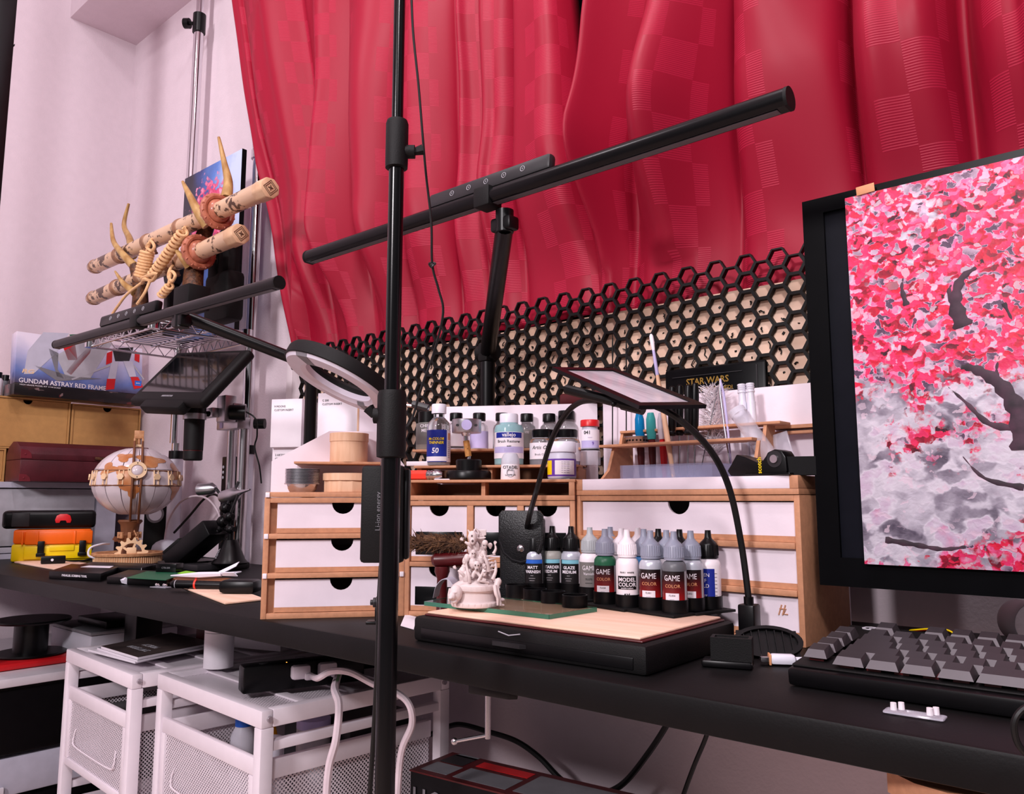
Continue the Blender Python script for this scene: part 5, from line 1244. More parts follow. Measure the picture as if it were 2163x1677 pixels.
s1, M1, L1 = sword('upper ivory-coloured sword with carved handle, resting on the antlers', tA, pA, .0175, .755, (.20, .385, .575), (.395, .585))
tB, pB = at(193, 632, Y=.80), at(508, 494, Y=.80)
s2, M2_, L2 = sword('lower ivory-coloured sword with carved handle, resting on the antlers', tB, pB, .0175, .76, (.22, .40, .60), (.61,))
def rope(pts, r, parent, name='cord', k=8): MB().tube(spline(pts, k), r, 8).done(name, 'rope', parent, True)
def coil(a, b_, R_, n, r, parent):
    ax = (b_-a); M_ = frame(a, ax, (.3, 1, .2)); L_ = ax.length
    MB(M_).tube([(L_*i/(n*12), R_*math.cos(2*PI*i/12), R_*math.sin(2*PI*i/12)) for i in range(n*12+1)], r, 8).done('coiled_cord', 'rope', parent, True)
yc = YS-.030
rope([at(322, 503, Y=YS-.01), at(316, 512, Y=yc), at(310, 522, Y=yc), at(320, 530, Y=yc), at(326, 520, Y=yc), at(318, 510, Y=yc), at(310, 532, Y=yc)], .0034, s1)
coil(at(312, 530, Y=yc), at(298, 585, Y=yc), .0125, 9, .0038, s1)
coil(at(388, 488, Y=yc-.004), at(322, 582, Y=yc-.004), .0090, 13, .0036, s1)
rope([at(392, 478, Y=YS-.01), at(388, 490, Y=yc)], .0035, s1, k=3)
rope([at(300, 588, Y=yc-.004), at(315, 582, Y=yc-.012), at(330, 578, Y=yc-.008), at(322, 592, Y=yc-.004), at(306, 590, Y=yc-.012), at(300, 598, Y=yc)], .0042, s1, 'knot')
rope([at(312, 588, Y=yc), at(270, 620, Y=yc-.01), at(250, 645, Y=yc-.012), at(238, 662, Y=yc-.012)], .0030, s1)
rope([at(318, 590, Y=yc-.006), at(306, 618, Y=yc-.012), at(290, 642, Y=yc-.014)], .0034, s1)
mb = MB(); random.seed(2); q0 = at(238, 660, Y=yc-.012)
for k in range(40): mb.tube([q0, q0+V((random.gauss(0, .006), random.gauss(0, .004), -.016+random.gauss(0, .003)))], [.0012, .0007], 4)
o = mb.done('tassel', 'rope', s1, True); o['kind'] = 'stuff'
rope([at(366, 560, Y=YS-.012), at(359, 570, Y=yc), at(356, 585, Y=yc), at(364, 594, Y=yc), at(370, 582, Y=yc), at(362, 574, Y=yc), at(357, 598, Y=yc), at(352, 612, Y=yc)], .0034, s2)
coil(at(360, 602, Y=yc), at(340, 625, Y=yc), .0070, 4, .0032, s2)
# ---------------------------------------------------------------- monitor
TY = .80
tl, bl = at(1682, 432, Y=TY), at(1745, 1236, Y=TY)
TX0 = (tl.x+bl.x)/2; TZ1, TZ0 = tl.z+.001, bl.z; TW = .70
tv = T('monitor', 'large black monitor with glossy bezel at the right, screen off', 'monitor', V((TX0+TW/2, TY, DZ+.001)))
def tb(a, b_, bev, nm, m, par=tv): return MB().bx(a, b_, bev).done(nm, m, par, True)
tb((TX0, TY+.006, TZ0), (TX0+TW, TY+.045, TZ1), .004, 'housing', 'black')
o4 = [(TX0, TZ0), (TX0+TW, TZ0), (TX0+TW, TZ1), (TX0, TZ1)]; bz = .021
i4 = [(TX0+bz, TZ0+.027), (TX0+TW-bz, TZ0+.027), (TX0+TW-bz, TZ1-.016), (TX0+bz, TZ1-.016)]
MB().ring(o4, i4, .010, tr(0, TY+.010, 0) @ XZ).done('bezel', 'bezel', tv, True)
tb((TX0+bz-.001, TY+.004, TZ0+.026), (TX0+TW-bz+.001, TY+.0065, TZ1-.015), 0, 'screen', 'screenmatte')
tb((TX0+.28, TY+.04, DZ+.001), (TX0+.42, TY+.07, TZ0+.10), .004, 'stand_neck', 'black')
tb((TX0+.20, TY-.02, DZ+.001), (TX0+.50, TY+.13, DZ+.014), .004, 'stand_foot', 'black')
# blossom canvas hung over the screen
cx0 = at(1806, 800, Y=TY-.004).x; cz1 = at(1806, 415, Y=TY-.004).z; cz0 = at(1843, 1192, Y=TY-.004).z; cwid = .50
cvs = T('blossom_canvas', 'painting of a pink blossoming tree hung over the monitor screen', 'painting', V((cx0, TY-.004, cz0)))
MB().bx((0, -.002, 0), (cwid, .003, cz1-cz0), .0006).done('painted_canvas', 'blossom', cvs)
mat('bark', (74, 44, 62), .6, rgb2=(36, 22, 34), vscale=60)
def branch(pts, r): # painted strokes, slightly raised paint
    P = spline(pts, 6); n_ = len(P)
    MB(tr(0, -.0019, 0) @ Mx.Diagonal((1, .10, 1, 1))).tube(P, [.8*(r[0]+(r[1]-r[0])*i/(n_-1))*(1+.22*math.sin(i*1.9)) for i in range(n_)], 8).done('painted_branch', 'bark', cvs)
def cpx(x, y): p = at(x, y, Y=TY-.006); return V((p.x-cx0, 0, p.z-cz0))
branch([cpx(2163, 950), cpx(2150, 870), cpx(2110, 810), cpx(2060, 780), cpx(2030, 775)], (.012, .003))
branch([cpx(2110, 812), cpx(2105, 780), cpx(2112, 750)], (.003, .001))
branch([cpx(2160, 905), cpx(2090, 895), cpx(2040, 850), cpx(2000, 815)], (.005, .001))
branch([cpx(2035, 690), cpx(2018, 640), cpx(2030, 590), cpx(2062, 565)], (.010, .002)); branch([cpx(2025, 660), cpx(2005, 620), cpx(2010, 600)], (.005, .001))
branch([cpx(1915, 645), cpx(1905, 610), cpx(1908, 585)], (.004, .001)); branch([cpx(2163, 1030), cpx(2080, 1010), cpx(2030, 960)], (.004, .001))
branch([cpx(2120, 640), cpx(2140, 680)], (.003, .001)); branch([cpx(1870, 1140), cpx(1930, 1150), cpx(1990, 1160), cpx(2040, 1155)], (.004, .002))
tpc = at(1828, 400, Y=TY-.007)
MB(tr(tpc) @ rot(-.05, 'Y')).box((0, -.0004, 0), (.017, .0008, .0085), .0002).done('masking_tape', 'tape', cvs, True)
# ---------------------------------------------------------------- keyboard
KB = V((-.2605, .622, DZ+.0005)); KW, KD = .50, .152
kb = T('keyboard', 'black mechanical keyboard with grey keys at the front of the desk', 'keyboard', KB, .02); kb.rotation_euler = (math.radians(5), 0, .02)
MB().bx((0, 0, 0), (KW, KD, .0135), .003).done('chassis', 'black', kb)
MB().bx((.002, .006, .0135), (KW-.002, KD-.002, .0155), .001).done('top_plate', 'blackmat', kb)
U_ = .0190; KEY_ME = {}
def keymesh(wu, du=1):
    if (wu, du) not in KEY_ME:
        w_, d_ = wu*U_-.0012, du*U_-.0012; a_, f_, s_ = .0028, .0036, .0010
        vs = [(0, 0, 0), (w_, 0, 0), (w_, d_, 0), (0, d_, 0), (a_, f_, .0056), (w_-a_, f_, .0056), (w_-a_, d_-s_, .0072), (a_, d_-s_, .0072)]
        mb = MB(); v, f = mb.raw(vs, [(0, 3, 2, 1), (0, 1, 5, 4), (1, 2, 6, 5), (2, 3, 7, 6), (3, 0, 4, 7), (4, 5, 6, 7)])
        me = mb.mesh('key', ['keycap', 'keyside'])
        for p in me.polygons: p.material_index = 1 if p.normal.y < -.5 else 0; p.use_smooth = False
        KEY_ME[(wu, du)] = me
    return KEY_ME[(wu, du)]
def key(x, y, wu): 
    o = link('key', keymesh(wu), kb, tr(x, y, .0185)); return o
yr = [.0075+U_*i for i in range(5)]+[.0075+U_*5+.008]
for i in range(4): key(.007, yr[0]+.011+i*.0212, 1)
xm = .0325
rows = [[1.25]*4+[5, 1.25, 1.25, 1.25, 1.5], [2.25]+[1]*10+[2.75], [1.75]+[1]*11+[2.25], [1.5]+[1]*12+[1.5], [1]*13+[2]]
for y, rw in zip(yr, rows):
    x = xm
    for wu in rw: key(x, y, wu); x += wu*U_
x = xm
for g_ in range(4):
    if g_ == 0: key(x, yr[5], 1); x += 2*U_
    else:
        for k in range(4): key(x, yr[5], 1); x += U_
        x += .5*U_
for y in yr:
    for k in range(3): key(xm+15.3*U_+k*U_, y, 1)
mb = MB()
for y in yr[:5]:
    for k in range(24): mb.bx((xm+k*U_+.004, y+.005, .0155), (xm+k*U_+.014, y+.013, .0185))
for i in range(4): mb.bx((.010, yr[0]+.015+i*.0212, .0155), (.021, yr[0]+.024+i*.0212, .0185))
o = mb.done('switches', 'maroon', kb); o['kind'] = 'stuff'
text('G', .016, 'lightgrey', kb, tr(.020, KD-.010, .0157), bold=.0006)
# ---------------------------------------------------------------- small things on the desk, right side
# crystal strip with four pins
p = at(1932, 1512, Z=DZ+.0005)
t = T('clear_stabiliser', 'clear acrylic strip with four shiny studs at the desk edge', 'acrylic part', p, .05)
MB().bx((-.0185, -.0065, 0), (.0185, .0065, .0022), .0015).done('plate', 'clearplastic', t)
for x in (-.0125, -.0085, .0095, .0125): MB().cyl((x, .003 if x in (-.0085, .0125) else -.001, .0022), (x, .003 if x in (-.0085, .0125) else -.001, .0068), .0021, .0019, 10).done('stud', 'paintwhite', t)
# black plastic brackets and white usb plug
p = at(1545, 1408, Z=DZ+.0005)
t = T('black_bracket', 'black plastic clip with open top in front of the painting case', 'bracket', p, .35)
MB().bx((-.024, -.010, 0), (.018, .010, .006), .002).done('foot', 'black', t)
MB().ring([(-.016, -.009), (.018, -.009), (.018, .009), (-.016, .009)], [(-.013, -.006), (.015, -.006), (.015, .006), (-.013, .006)], .019, tr(0, 0, .006)).done('frame', 'blackmat', t)
p = at(1622, 1385, Z=DZ+.0005)
t = T('black_tray', 'oval black plastic grille piece lying beside the wide cabinet', 'plastic part', p, .6)
mb = MB(tr(0, 0, .010) @ rot(.9, 'X')); mb.ring([(x*1.0, y*.52) for x, y in circ(.031, 28)], [(x*.85, y*.42) for x, y in circ(.031, 28)], .006); mb.box((0, 0, .001), (.054, .026, .002))
for k in range(7): mb.box((-.021+k*.007, 0, .003), (.001, .024, .004))
mb.done('grille', 'black', t)
p = at(1652, 1388, Z=DZ+.007)
t = T('usb_plug', 'white cable plug with silver tip lying before the keyboard', 'plug', V((p.x, p.y, DZ+.0005)), .55)
MB().box((0, 0, .0048), (.022, .0115, .0085), .003).done('plug_body', 'plasticwhite', t)
MB().box((-.0145, 0, .0048), (.008, .0095, .0045), .0006).done('connector', 'steel', t)
MB().box((-.0105, 0, .0048), (.0018, .0118, .0088), .0004).done('collar', 'tape', t)
MB().tube(spline([(.011, 0, .0048), (.019, .002, .0045), (.030, .008, .003), (.042, .014, .0025)], 5), .0022, 8).done('lead', 'plasticwhite', t)
# coloured wires behind the keyboard
wp = [at(1924, 1338, Y=.84), at(1922, 1332, Y=.84), at(1935, 1330, Y=.835), at(1970, 1328, Y=.83), at(2005, 1332, Y=.825), at(2030, 1352, Y=.82)]
t = T('loose_wires', 'yellow, red and black wire loop behind the keyboard', 'wires', V((wp[0].x, .83, DZ+.001)))
for k, m_ in enumerate(('yellow', 'red', 'cable')): MB().tube(spline([q+V((.001*k, .003*k, -.0012*k)) for q in wp], 6), .0008, 6).done('wire', m_, t, True)
p = at(2130, 1366, Z=DZ+.002)
t = T('small_connector', 'little white dome connector on red and yellow leads, right of the wire loop', 'connector', p)
MB().ball((0, 0, .002), (.0048, .0048, .004)).done('dome', 'plasticwhite', t); MB().tube([(-.004, 0, .001), (-.012, -.001, .002), (-.020, 0, .002)], .0012, 6).done('lead', 'red', t)
# curl of paper at the right edge
p = ond(2172, .79, DZ)
t = T('paper_curl', 'curled white paper strip at the right edge below the monitor', 'paper', V((p.x, p.y, DZ+.0006)))
vs = []; n_ = 30
for i in range(n_+1):
    q = -.6+2*PI*.92*i/n_; r_ = .0195+.002*i/n_
    vs += [(r_*math.cos(q), -.014, .0218+r_*math.sin(q)), (r_*math.cos(q), .014, .0218+r_*math.sin(q))]
mb = MB(rot(AZ, 'Z')); mb.raw(vs, [(2*i, 2*i+1, 2*i+3, 2*i+2) for i in range(n_)]); o = mb.done('curl', 'paper', t); o.modifiers.new('th', 'SOLIDIFY').thickness = .0008
# dark cable at the right edge
pts = [at(2200, 1480, d=.42), at(2158, 1500, d=.42), at(2142, 1530, d=.42), at(2150, 1570, d=.42), at(2175, 1600, d=.42)]
MB().tube(spline(pts, 8), .0017, 8).solo('headphone_cable', 'cable', 'thin dark cable hanging over the desk edge at the far right', 'cable', pts[-1])
# curved board below the desk at the right
p0 = [at(x, y, Z=DZ-.030) for x, y in ((1872, 1612), (1930, 1640), (2000, 1660), (2080, 1665), (2170, 1690), (2300, 1640), (2200, 1585), (2000, 1590))]
MB().prism([(p.x, p.y) for p in p0], .014, tr(0, 0, DZ-.048)).solo('wood_offcut', 'mdf', 'curved brown board fixed under the desk at the right', 'board', V((p0[2].x, p0[2].y, DZ-.048)))
# ---------------------------------------------------------------- clamp and cables under the desk front
p = at(1031, 1425, Y=.57)
t = T('desk_clamp', 'black and steel screw clamp under the desk edge, with a sliding handle', 'clamp', V((p.x, .57, DZ-.15)))
zc_ = at(1031, 1453, Y=.57).z
MB().prism([(-.014, -.012), (.030, -.006), (.036, 0), (.030, .008), (-.014, .012), (-.018, 0)], .009, tr(p.x, .57, zc_-.005), .001).done('jaw', 'black', t, True)
MB().cyl((p.x, .57, DZ-.027), (p.x, .57, at(1031, 1560, Y=.57).z), .0028, n=12).done('screw', 'steel', t, True)
h0, h1 = at(1034, 1552, Y=.57), at(960, 1566, Y=.56)
MB().tube([h0, h1], .0017, 8).done('handle_bar', 'steel', t, True); MB().ball(h1, .0034, 10, 7).done('knob', 'steel', t, True)
def cablerun(label, pts, r, m_='cable'): MB().tube(spline(pts, 8), r, 8).solo('cable', m_, label, 'cable', pts[-1])
Yc_ = .93
cablerun('thick black cable drooping along the wall below the desk', [at(908, 1552, Y=Yc_), at(930, 1542, Y=Yc_), at(970, 1530, Y=Yc_), at(1030, 1545, Y=Yc_), at(1090, 1565, Y=Yc_), at(1140, 1600, Y=Yc_), at(1190, 1650, Y=Yc_), at(1250, 1676, Y=Yc_), at(1310, 1660, Y=Yc_), at(1370, 1590, Y=Yc_), at(1420, 1510, Y=Yc_), at(1450, 1440, Y=Yc_)], .0040)
cablerun('black cable hanging straight down below the desk', [at(1510, 1500, Y=Yc_), at(1490, 1560, Y=Yc_), at(1465, 1620, Y=Yc_), at(1440, 1690, Y=Yc_), at(1420, 1760, Y=Yc_)], .0030)
# red model-kit box on the floor pile under the desk
Zb = .50
q = [at(867, 1625, Z=Zb), at(960, 1590, Z=Zb), at(1300, 1668, Z=Zb)]
ux = (q[2]-q[1]).normalized(); ang = math.atan2(ux.y, ux.x); dpt_ = (q[1]-q[0]).length
t = T('kit_box', 'black model-kit box with red printed lid below the desk', 'box', V((q[0].x, q[0].y, Zb-.09)), ang)
MB().bx((0, 0, 0), (.34, dpt_, .088), .001).done('box_body', 'black', t)
MB().bx((-.001, -.001, .088), (.341, dpt_+.001, .090)).done('lid_top', 'maroon', t)
for k, (x0, y0, x1, y1, m_) in enumerate(((.01, .01, .055, .045, 'grey'), (.01, .05, .05, .085, 'darkgrey'), (.014, .09, .05, dpt_-.01, 'grey'), (.065, .06, .15, dpt_-.01, 'red'), (.065, .01, .15, .05, 'grey'), (.16, .012, .33, dpt_-.012, 'grey'))):
    MB().bx((x0, y0, .0901), (x1, y1, .0905)).done('print_panel', m_, t)
text('HG', .050, 'grey', t, tr(.030, -.0012, .050) @ XZ, sx=.7, bold=.0005)
t2 = T('storage_box', 'dark box under the red model-kit box', 'box', V((q[0].x+.02, q[0].y+.02, .0)), ang)
MB().bx((0, 0, .001), (.32, dpt_, Zb-.091), .002).done('box_body', 'darkgrey', t2)

# paper scraps on the desk left of the painting case
q = [at(x, y, Z=DZ+.0006) for x, y in ((846, 1322), (874, 1330), (880, 1304), (856, 1298))]
MB().prism([(p.x, p.y) for p in q], .0006, tr(0, 0, DZ+.0006)).solo('paper_scrap', 'paper', 'white paper scrap between the floor stand and the painting case', 'paper', (q[0]+q[2])/2)
# ---------------------------------------------------------------- left end of the desk
def facebox(name, label, cat, x, y0, y1, z0, z1, dep, m_, bev=.001, group=None):
    "box against the left wall, its front at X = x looking along +X; local x runs along +Y... front face is local -Y"
    t = T(name, label, cat, V((x, y0, z0)), PI/2, group)
    MB().bx((0, 0, 0), (y1-y0, dep, z1-z0), bev).done('body', m_, t)
    return t, y1-y0, z1-z0
# frosted drawer box on the desk
t = T('frosted_box', 'frosted plastic drawer box under the burgundy chest', 'drawer box', V((-2.2, .60, DZ+.0005)), PI/2)
w_, h_ = .335, .184
MB().ring([(0, 0), (w_, 0), (w_, h_), (0, h_)], [(.012, .012), (w_-.05, .012), (w_-.05, h_-.014), (.012, h_-.014)], .22, tr(0, .22, 0) @ XZ).done('casing', 'frost', t)
MB().bx((.014, .006, .030), (w_-.052, .20, h_-.016), .002).done('drawer', 'lightgrey', t)
MB().bx((.014, .004, .014), (w_-.052, .20, .027), .001).done('lower_drawer', 'milky', t)
# kraft cardboard drawers
for k, (y0, y1, z0, z1, lb) in enumerate(((.622, .824, .988, 1.117, 'kraft cardboard drawer box above the burgundy chest, under the model kit'), (.828, 1.008, .988, 1.113, 'kraft cardboard drawer box nearest the room corner'), (.50, .682, .905, .987, 'lower kraft box left of the burgundy chest'))):
    t = T('kraft_box', lb, 'box', V((-2.25, y0, z0)), PI/2, 'kraft boxes')
    w_, h_ = y1-y0, z1-z0
    MB().ring([(0, 0), (w_, 0), (w_, h_), (0, h_)], [(.004, .004), (w_-.004, .004), (w_-.004, h_-.004), (.004, h_-.004)], .18, tr(0, .18, 0) @ XZ).bx((.004, .17, .004), (w_-.004, .179, h_-.004)).done('sleeve', 'kraft', t)
    mb = MB(); notch_panel(mb, w_-.010, h_-.010, .003, .011, tr(.005, .003, .005), n=10); mb.bx((.006, .006, .005), (w_-.006, .16, .008)); mb.done('drawer', 'kraft', t)
MB().bx((-2.44, .69, .9055), (-2.255, 1.005, .987), .001).solo('kraft_carton', 'kraft', 'flat kraft carton behind the burgundy chest', 'carton', V((-2.35, .85, .9055)))
# burgundy leather chest
y0, y1 = .682, 1.002; w_ = y1-y0; d_ = .10
t = T('leather_chest', 'burgundy leather chest with domed lid behind the wooden globe', 'chest', V((-2.145, y0, .9052)), PI/2)
MB().bx((0, 0, 0), (w_, d_, .052), .002).done('body', 'burgundy', t)
dome = [(0, .0525), (0, .066), (.012, .084), (.035, .096), (.06, .097), (.088, .084), (d_, .066), (d_, .0525)]
MB().prism([(a, b_) for a, b_ in dome], w_, frame((0, 0, 0), (0, 1, 0), (1, 0, 0)), .001).done('lid', 'burgundy', t)
for x in (0, w_):
    for z, tall in ((.0, .016), (.055, .020)):
        sgn = 1 if x == 0 else -1
        MB().prism([(x-sgn*.0008, z), (x+sgn*.024, z), (x+sgn*.022, z+tall*.6), (x+sgn*.014, z+tall), (x-sgn*.0008, z+tall*1.1)], .0015, tr(0, 0, 0) @ XZ).ball((x+sgn*.009, -.002, z+tall*.5), (.0025, .0015, .0025), 8, 5).done('corner_patch', 'burgundytrim', t)
for z in (.030, .060): MB().box((w_*.56, -.003, z), (.022, .005, .008), .002).done('clasp', 'antlerdark', t)
# model-kit box standing on the kraft boxes
gA = at(30, 838, X=-2.2); gB = at(300, 856, X=-2.2)
w_ = gB.y-gA.y; zg = 1.1175
t = T('model_kit_box', 'model-kit box with blue and red printed lid, propped on the kraft drawers', 'box', V((-2.205, gA.y, zg)), PI/2)
hh = at(50, 700, X=-2.215).z-zg; h0 = .030
tilt = rot(-.10, 'X')
Mk = tr(0, 0, h0) @ tilt
MB().bx((0, 0, 0), (w_, .07, h0), .001).done('box_side', 'kitside', t)
MB(Mk).bx((0, 0, .0005), (w_, .035, hh-h0), .001).done('box_lid', 'kitart', t)
def shard(pts, m_, z=.0006): MB(Mk).prism(pts, .0004, tr(0, -z+.0003, 0) @ XZ).done('print_shape', m_, t)
def gp(x, y): p = at(x, y, X=-2.208); return (p.y-gA.y, (p.z-zg-h0)*1.0)
for pts, m_ in (
    ([(60, 740), (95, 700), (150, 702), (120, 745), (70, 790), (50, 790)], 'frost'), ([(120, 750), (200, 705), (240, 725), (190, 800), (140, 800)], 'lightgrey'),
    ([(130, 715), (160, 712), (165, 760), (145, 760)], 'red'), ([(165, 755), (200, 722), (192, 745), (150, 792), (140, 785)], 'red'), ([(150, 705), (180, 703), (178, 722), (158, 724)], 'green'),
    ([(105, 735), (125, 745), (122, 780), (135, 800), (120, 795)], 'grey'), ([(70, 770), (150, 795), (215, 800), (120, 805)], 'grey')): shard([gp(x, y) for x, y in pts], m_)
# generic cluster of red and white shards in place of the figure
for pts, m_ in (([(240, 735), (285, 732), (275, 762), (245, 762)], 'darkgrey'), ([(228, 745), (240, 740), (238, 765), (225, 770)], 'red'), ([(288, 740), (298, 745), (296, 765), (286, 760)], 'red'),
    ([(236, 765), (252, 762), (244, 800), (228, 800)], 'frost'), ([(262, 762), (282, 762), (288, 795), (274, 796)], 'frost'), ([(226, 800), (244, 800), (240, 822), (222, 824)], 'red'), ([(276, 796), (292, 796), (302, 818), (282, 822)], 'red'),
    ([(150, 800), (232, 770), (234, 773), (152, 803)], 'lightgrey'), ([(285, 770), (305, 800), (303, 802), (283, 773)], 'lightgrey')): shard([gp(x, y) for x, y in pts], m_, .0010)
def gt_(s, size, x, y, sx, m_='paper', **k):
    a, b_ = gp(x, y); text(s, size, m_, t, Mk @ tr(a, -.0012, b_) @ XZ, align='LEFT', sx=sx, **k)
gt_('GUNDAM ASTRAY RED FRAME', .0165, 38, 803, .92, bold=.0002); gt_('RG', .014, 45, 783, 1.5, 'laserpale', bold=.0003, shear=.2); gt_('HIGH GRADE MODEL KIT 1/144 SCALE', .0050, 40, 812, 1.1)
a, b_ = gp(284, 812); 
MB(Mk).bx((a, -.0012, b_-.003), (a+.018, -.0004, b_+.011)).done('blue_tab', 'labelblue', t); text('BAN', .0055, 'paper', t, Mk @ tr(a+.009, -.0014, b_+.004) @ XZ)
# paint bottles at the left frame edge
for k, (px, py, cap, body) in enumerate(((4, 838, 'black', 'paintwhite'), (14, 833, 'black', 'paintgrey'), (22, 835, 'paintwhite', 'labelblack'), (33, 832, 'orange', 'redglow'))):
    p = at(px, py, X=-2.30 if k % 2 else -2.26); p.z = 1.1175
    lb = ('black-capped white bottle at the left frame edge', 'black-capped grey bottle beside the model kit box', 'white-capped black bottle beside the model kit box', 'orange-capped bottle touching the model kit box')[k]
    bottle('hobby_bottle', lb, 'bottle', p+V((0, .008*k-.012, 0)), [('body', [(0, 0), (.011, 0), (.0115, .001), (.0115, .038), (.008, .044), (0, .044)], body), ('cap', [(0, .044), (.0095, .044), (.009, .058), (0, .058)], cap)], 'hobby bottles beside the kit')
# black tool case and orange-yellow case, facing the camera
yb = at(108, 1186, Z=DZ+.0005); ya = cam_rz(yb)-.05
t = T('tool_case', 'orange and yellow plastic tool case with black latches', 'case', yb, ya)
W_ = .172
MB().box((0, .04, .0205), (W_-.010, .075, .040), .005).done('base_shell', 'yellow', t)
MB().box((0, .04, .0570), (W_-.014, .075, .032), .005).done('lid_shell', 'orange', t)
MB().box((.013, .002, .0205), (W_*.80, .010, .030), .003).done('front_panel', 'yellow', t)
MB().box((.013, .002, .0545), (W_*.80, .010, .030), .003).done('lid_panel', 'orange', t)
for x in (-.06, -.03, .045): MB().box((x, -.003, .054), (.004, .004, .030), .001).done('lid_rib', 'orange', t)
MB().bx((-.005, -.006, .024), (.045, -.002, .036), .001).done('label_recess', 'yellow', t)
for x in (-.022, .062): MB().box((x, -.006, .032), (.014, .009, .030), .002).bx((x-.009, -.012, .012), (x+.009, -.002, .020), .001).done('latch', 'black', t)
p = at(100, 1110, d=(yb-EYE).dot(_fw)+.02); zc2 = DZ+.0745
t = T('black_case', 'long black rounded case with a red latch on top of the orange case', 'case', V((yb.x-.012, yb.y, zc2)), ya+.02)
MB().box((-.004, .035, .0215), (.190, .075, .041), .009, seg=3).done('shell', 'black', t)
MB().bx((-.080, -.0035, .006), (-.045, .0, .037), .001).done('hinge_panel', 'darkgrey', t)
MB().prism([(.008, .0135), (.016, .0135), (.017, .020), (.029, .020), (.030, .0135), (.038, .0135), (.040, .020), (.037, .030), (.030, .034), (.016, .034), (.009, .030), (.006, .020)], .005, tr(0, -.0012, 0) @ XZ, .001).done('latch', 'red', t)
# ---------------------------------------------------------------- wooden globe lamp
GB_ = at(270, 1189, Z=DZ+.0008); 
t = T('globe_lamp', 'laser-cut wooden globe lamp with frosted panels on a geared round base', 'globe', GB_, cam_rz(GB_))
MB().lathe([(0, 0), (.068, 0), (.070, .001), (.070, .017), (.0745, .018), (.0755, .023), (.073, .0245), (.066, .0235), (.064, .020), (0, .020)], 48).done('base', 'laser', t)
mb = MB()
for k in range(90):
    a = 2*PI*k/90; mb.box((.0703*math.cos(a), .0703*math.sin(a), .009), (.001, .0016, .015))
o = mb.done('base_ribs', 'laserpale', t); o['kind'] = 'stuff'
def gear(R_, n, th, M_, m_, name='gear', spokes=5):
    out, inn = [], []
    for i in range(n*4):
        q = 2*PI*i/(n*4); r_ = R_*(1.0 if i % 4 in (0, 1) else .80); out.append((r_*math.cos(q), r_*math.sin(q))); inn.append((R_*.62*math.cos(q), R_*.62*math.sin(q)))
    mb = MB(M_); mb.ring(out, inn, th)
    for k in range(spokes):
        q = 2*PI*k/spokes; mb.prism([(R_*.66*math.cos(q+s_*.09), R_*.66*math.sin(q+s_*.09)) for s_ in (-1, 1)]+[(R_*.2*math.cos(q+s_*.4), R_*.2*math.sin(q+s_*.4)) for s_ in (1, -1)], th)
    mb.lathe([(R_*.24, 0), (R_*.24, th), (R_*.08, th), (R_*.08, 0)], 16, caps=False)
    mb.done(name, m_, t)
gear(.034, 14, .003, tr(.006, -.030, .024) @ XZ, 'laserpale')
gear(.024, 12, .003, tr(-.010, .010, .052) @ rot(.3, 'X'), 'laserdark')
gear(.018, 10, .003, tr(.014, -.012, .058) @ rot(1.1, 'Y'), 'laser')
MB().bx((-.004, -.036, .022), (.016, -.030, .036), .002).done('gear_bracket', 'laserpale', t)
MB().lathe([(.020, .022), (.016, .03), (.012, .045), (.018, .055), (.023, .062), (.018, .068), (.020, .085), (.026, .092), (.024, .096), (.0, .096)], 10).done('stem', 'laserdark', t)
for k in range(8):
    a = 2*PI*k/8; MB(rot(a, 'Z')).box((.022, 0, .062), (.006, .007, .014), .001).done('stem_leaf', 'laser', t)
GC, GR, GQ = V((.008, 0, .181)), .0925, .84
def gpt(lat, lon, r=1.0): # lat up, lon 0 faces the camera
    k_ = GR*r; return GC+V((k_*math.cos(lat)*math.sin(lon), -k_*math.cos(lat)*math.cos(lon), k_*GQ*math.sin(lat)))
NG = 16
BANDS = [(-1.22, -.12, 7), (-.12, .34, 3), (.34, 1.30, 6)]
for g_ in range(NG):
    l0 = 2*PI*g_/NG-.35; l1 = l0+2*PI/NG; e_ = .012
    for la0, la1, n_ in BANDS:
        vs = []; fs = []
        for k_, r_ in ((0, 1.0), (1, .97)):
            for i in range(n_+1):
                la = la0+.008+(la1-la0-.016)*i/n_
                vs += [gpt(la, l0+e_, r_), gpt(la, (l0+l1)/2, r_*1.004), gpt(la, l1-e_, r_)]
        o_ = (n_+1)*3
        for i in range(n_):
            for c_ in (0, 1):
                a = i*3+c_; fs.append((a, a+1, a+4, a+3)); fs.append((o_+a+3, o_+a+4, o_+a+1, o_+a))
            fs.append((i*3, i*3+3, o_+i*3+3, o_+i*3)); fs.append((i*3+2, o_+i*3+2, o_+i*3+5, i*3+5))
        mb = MB(); mb.raw(vs, fs); mb.done('globe_panel', 'globewhite', t, ang=30)
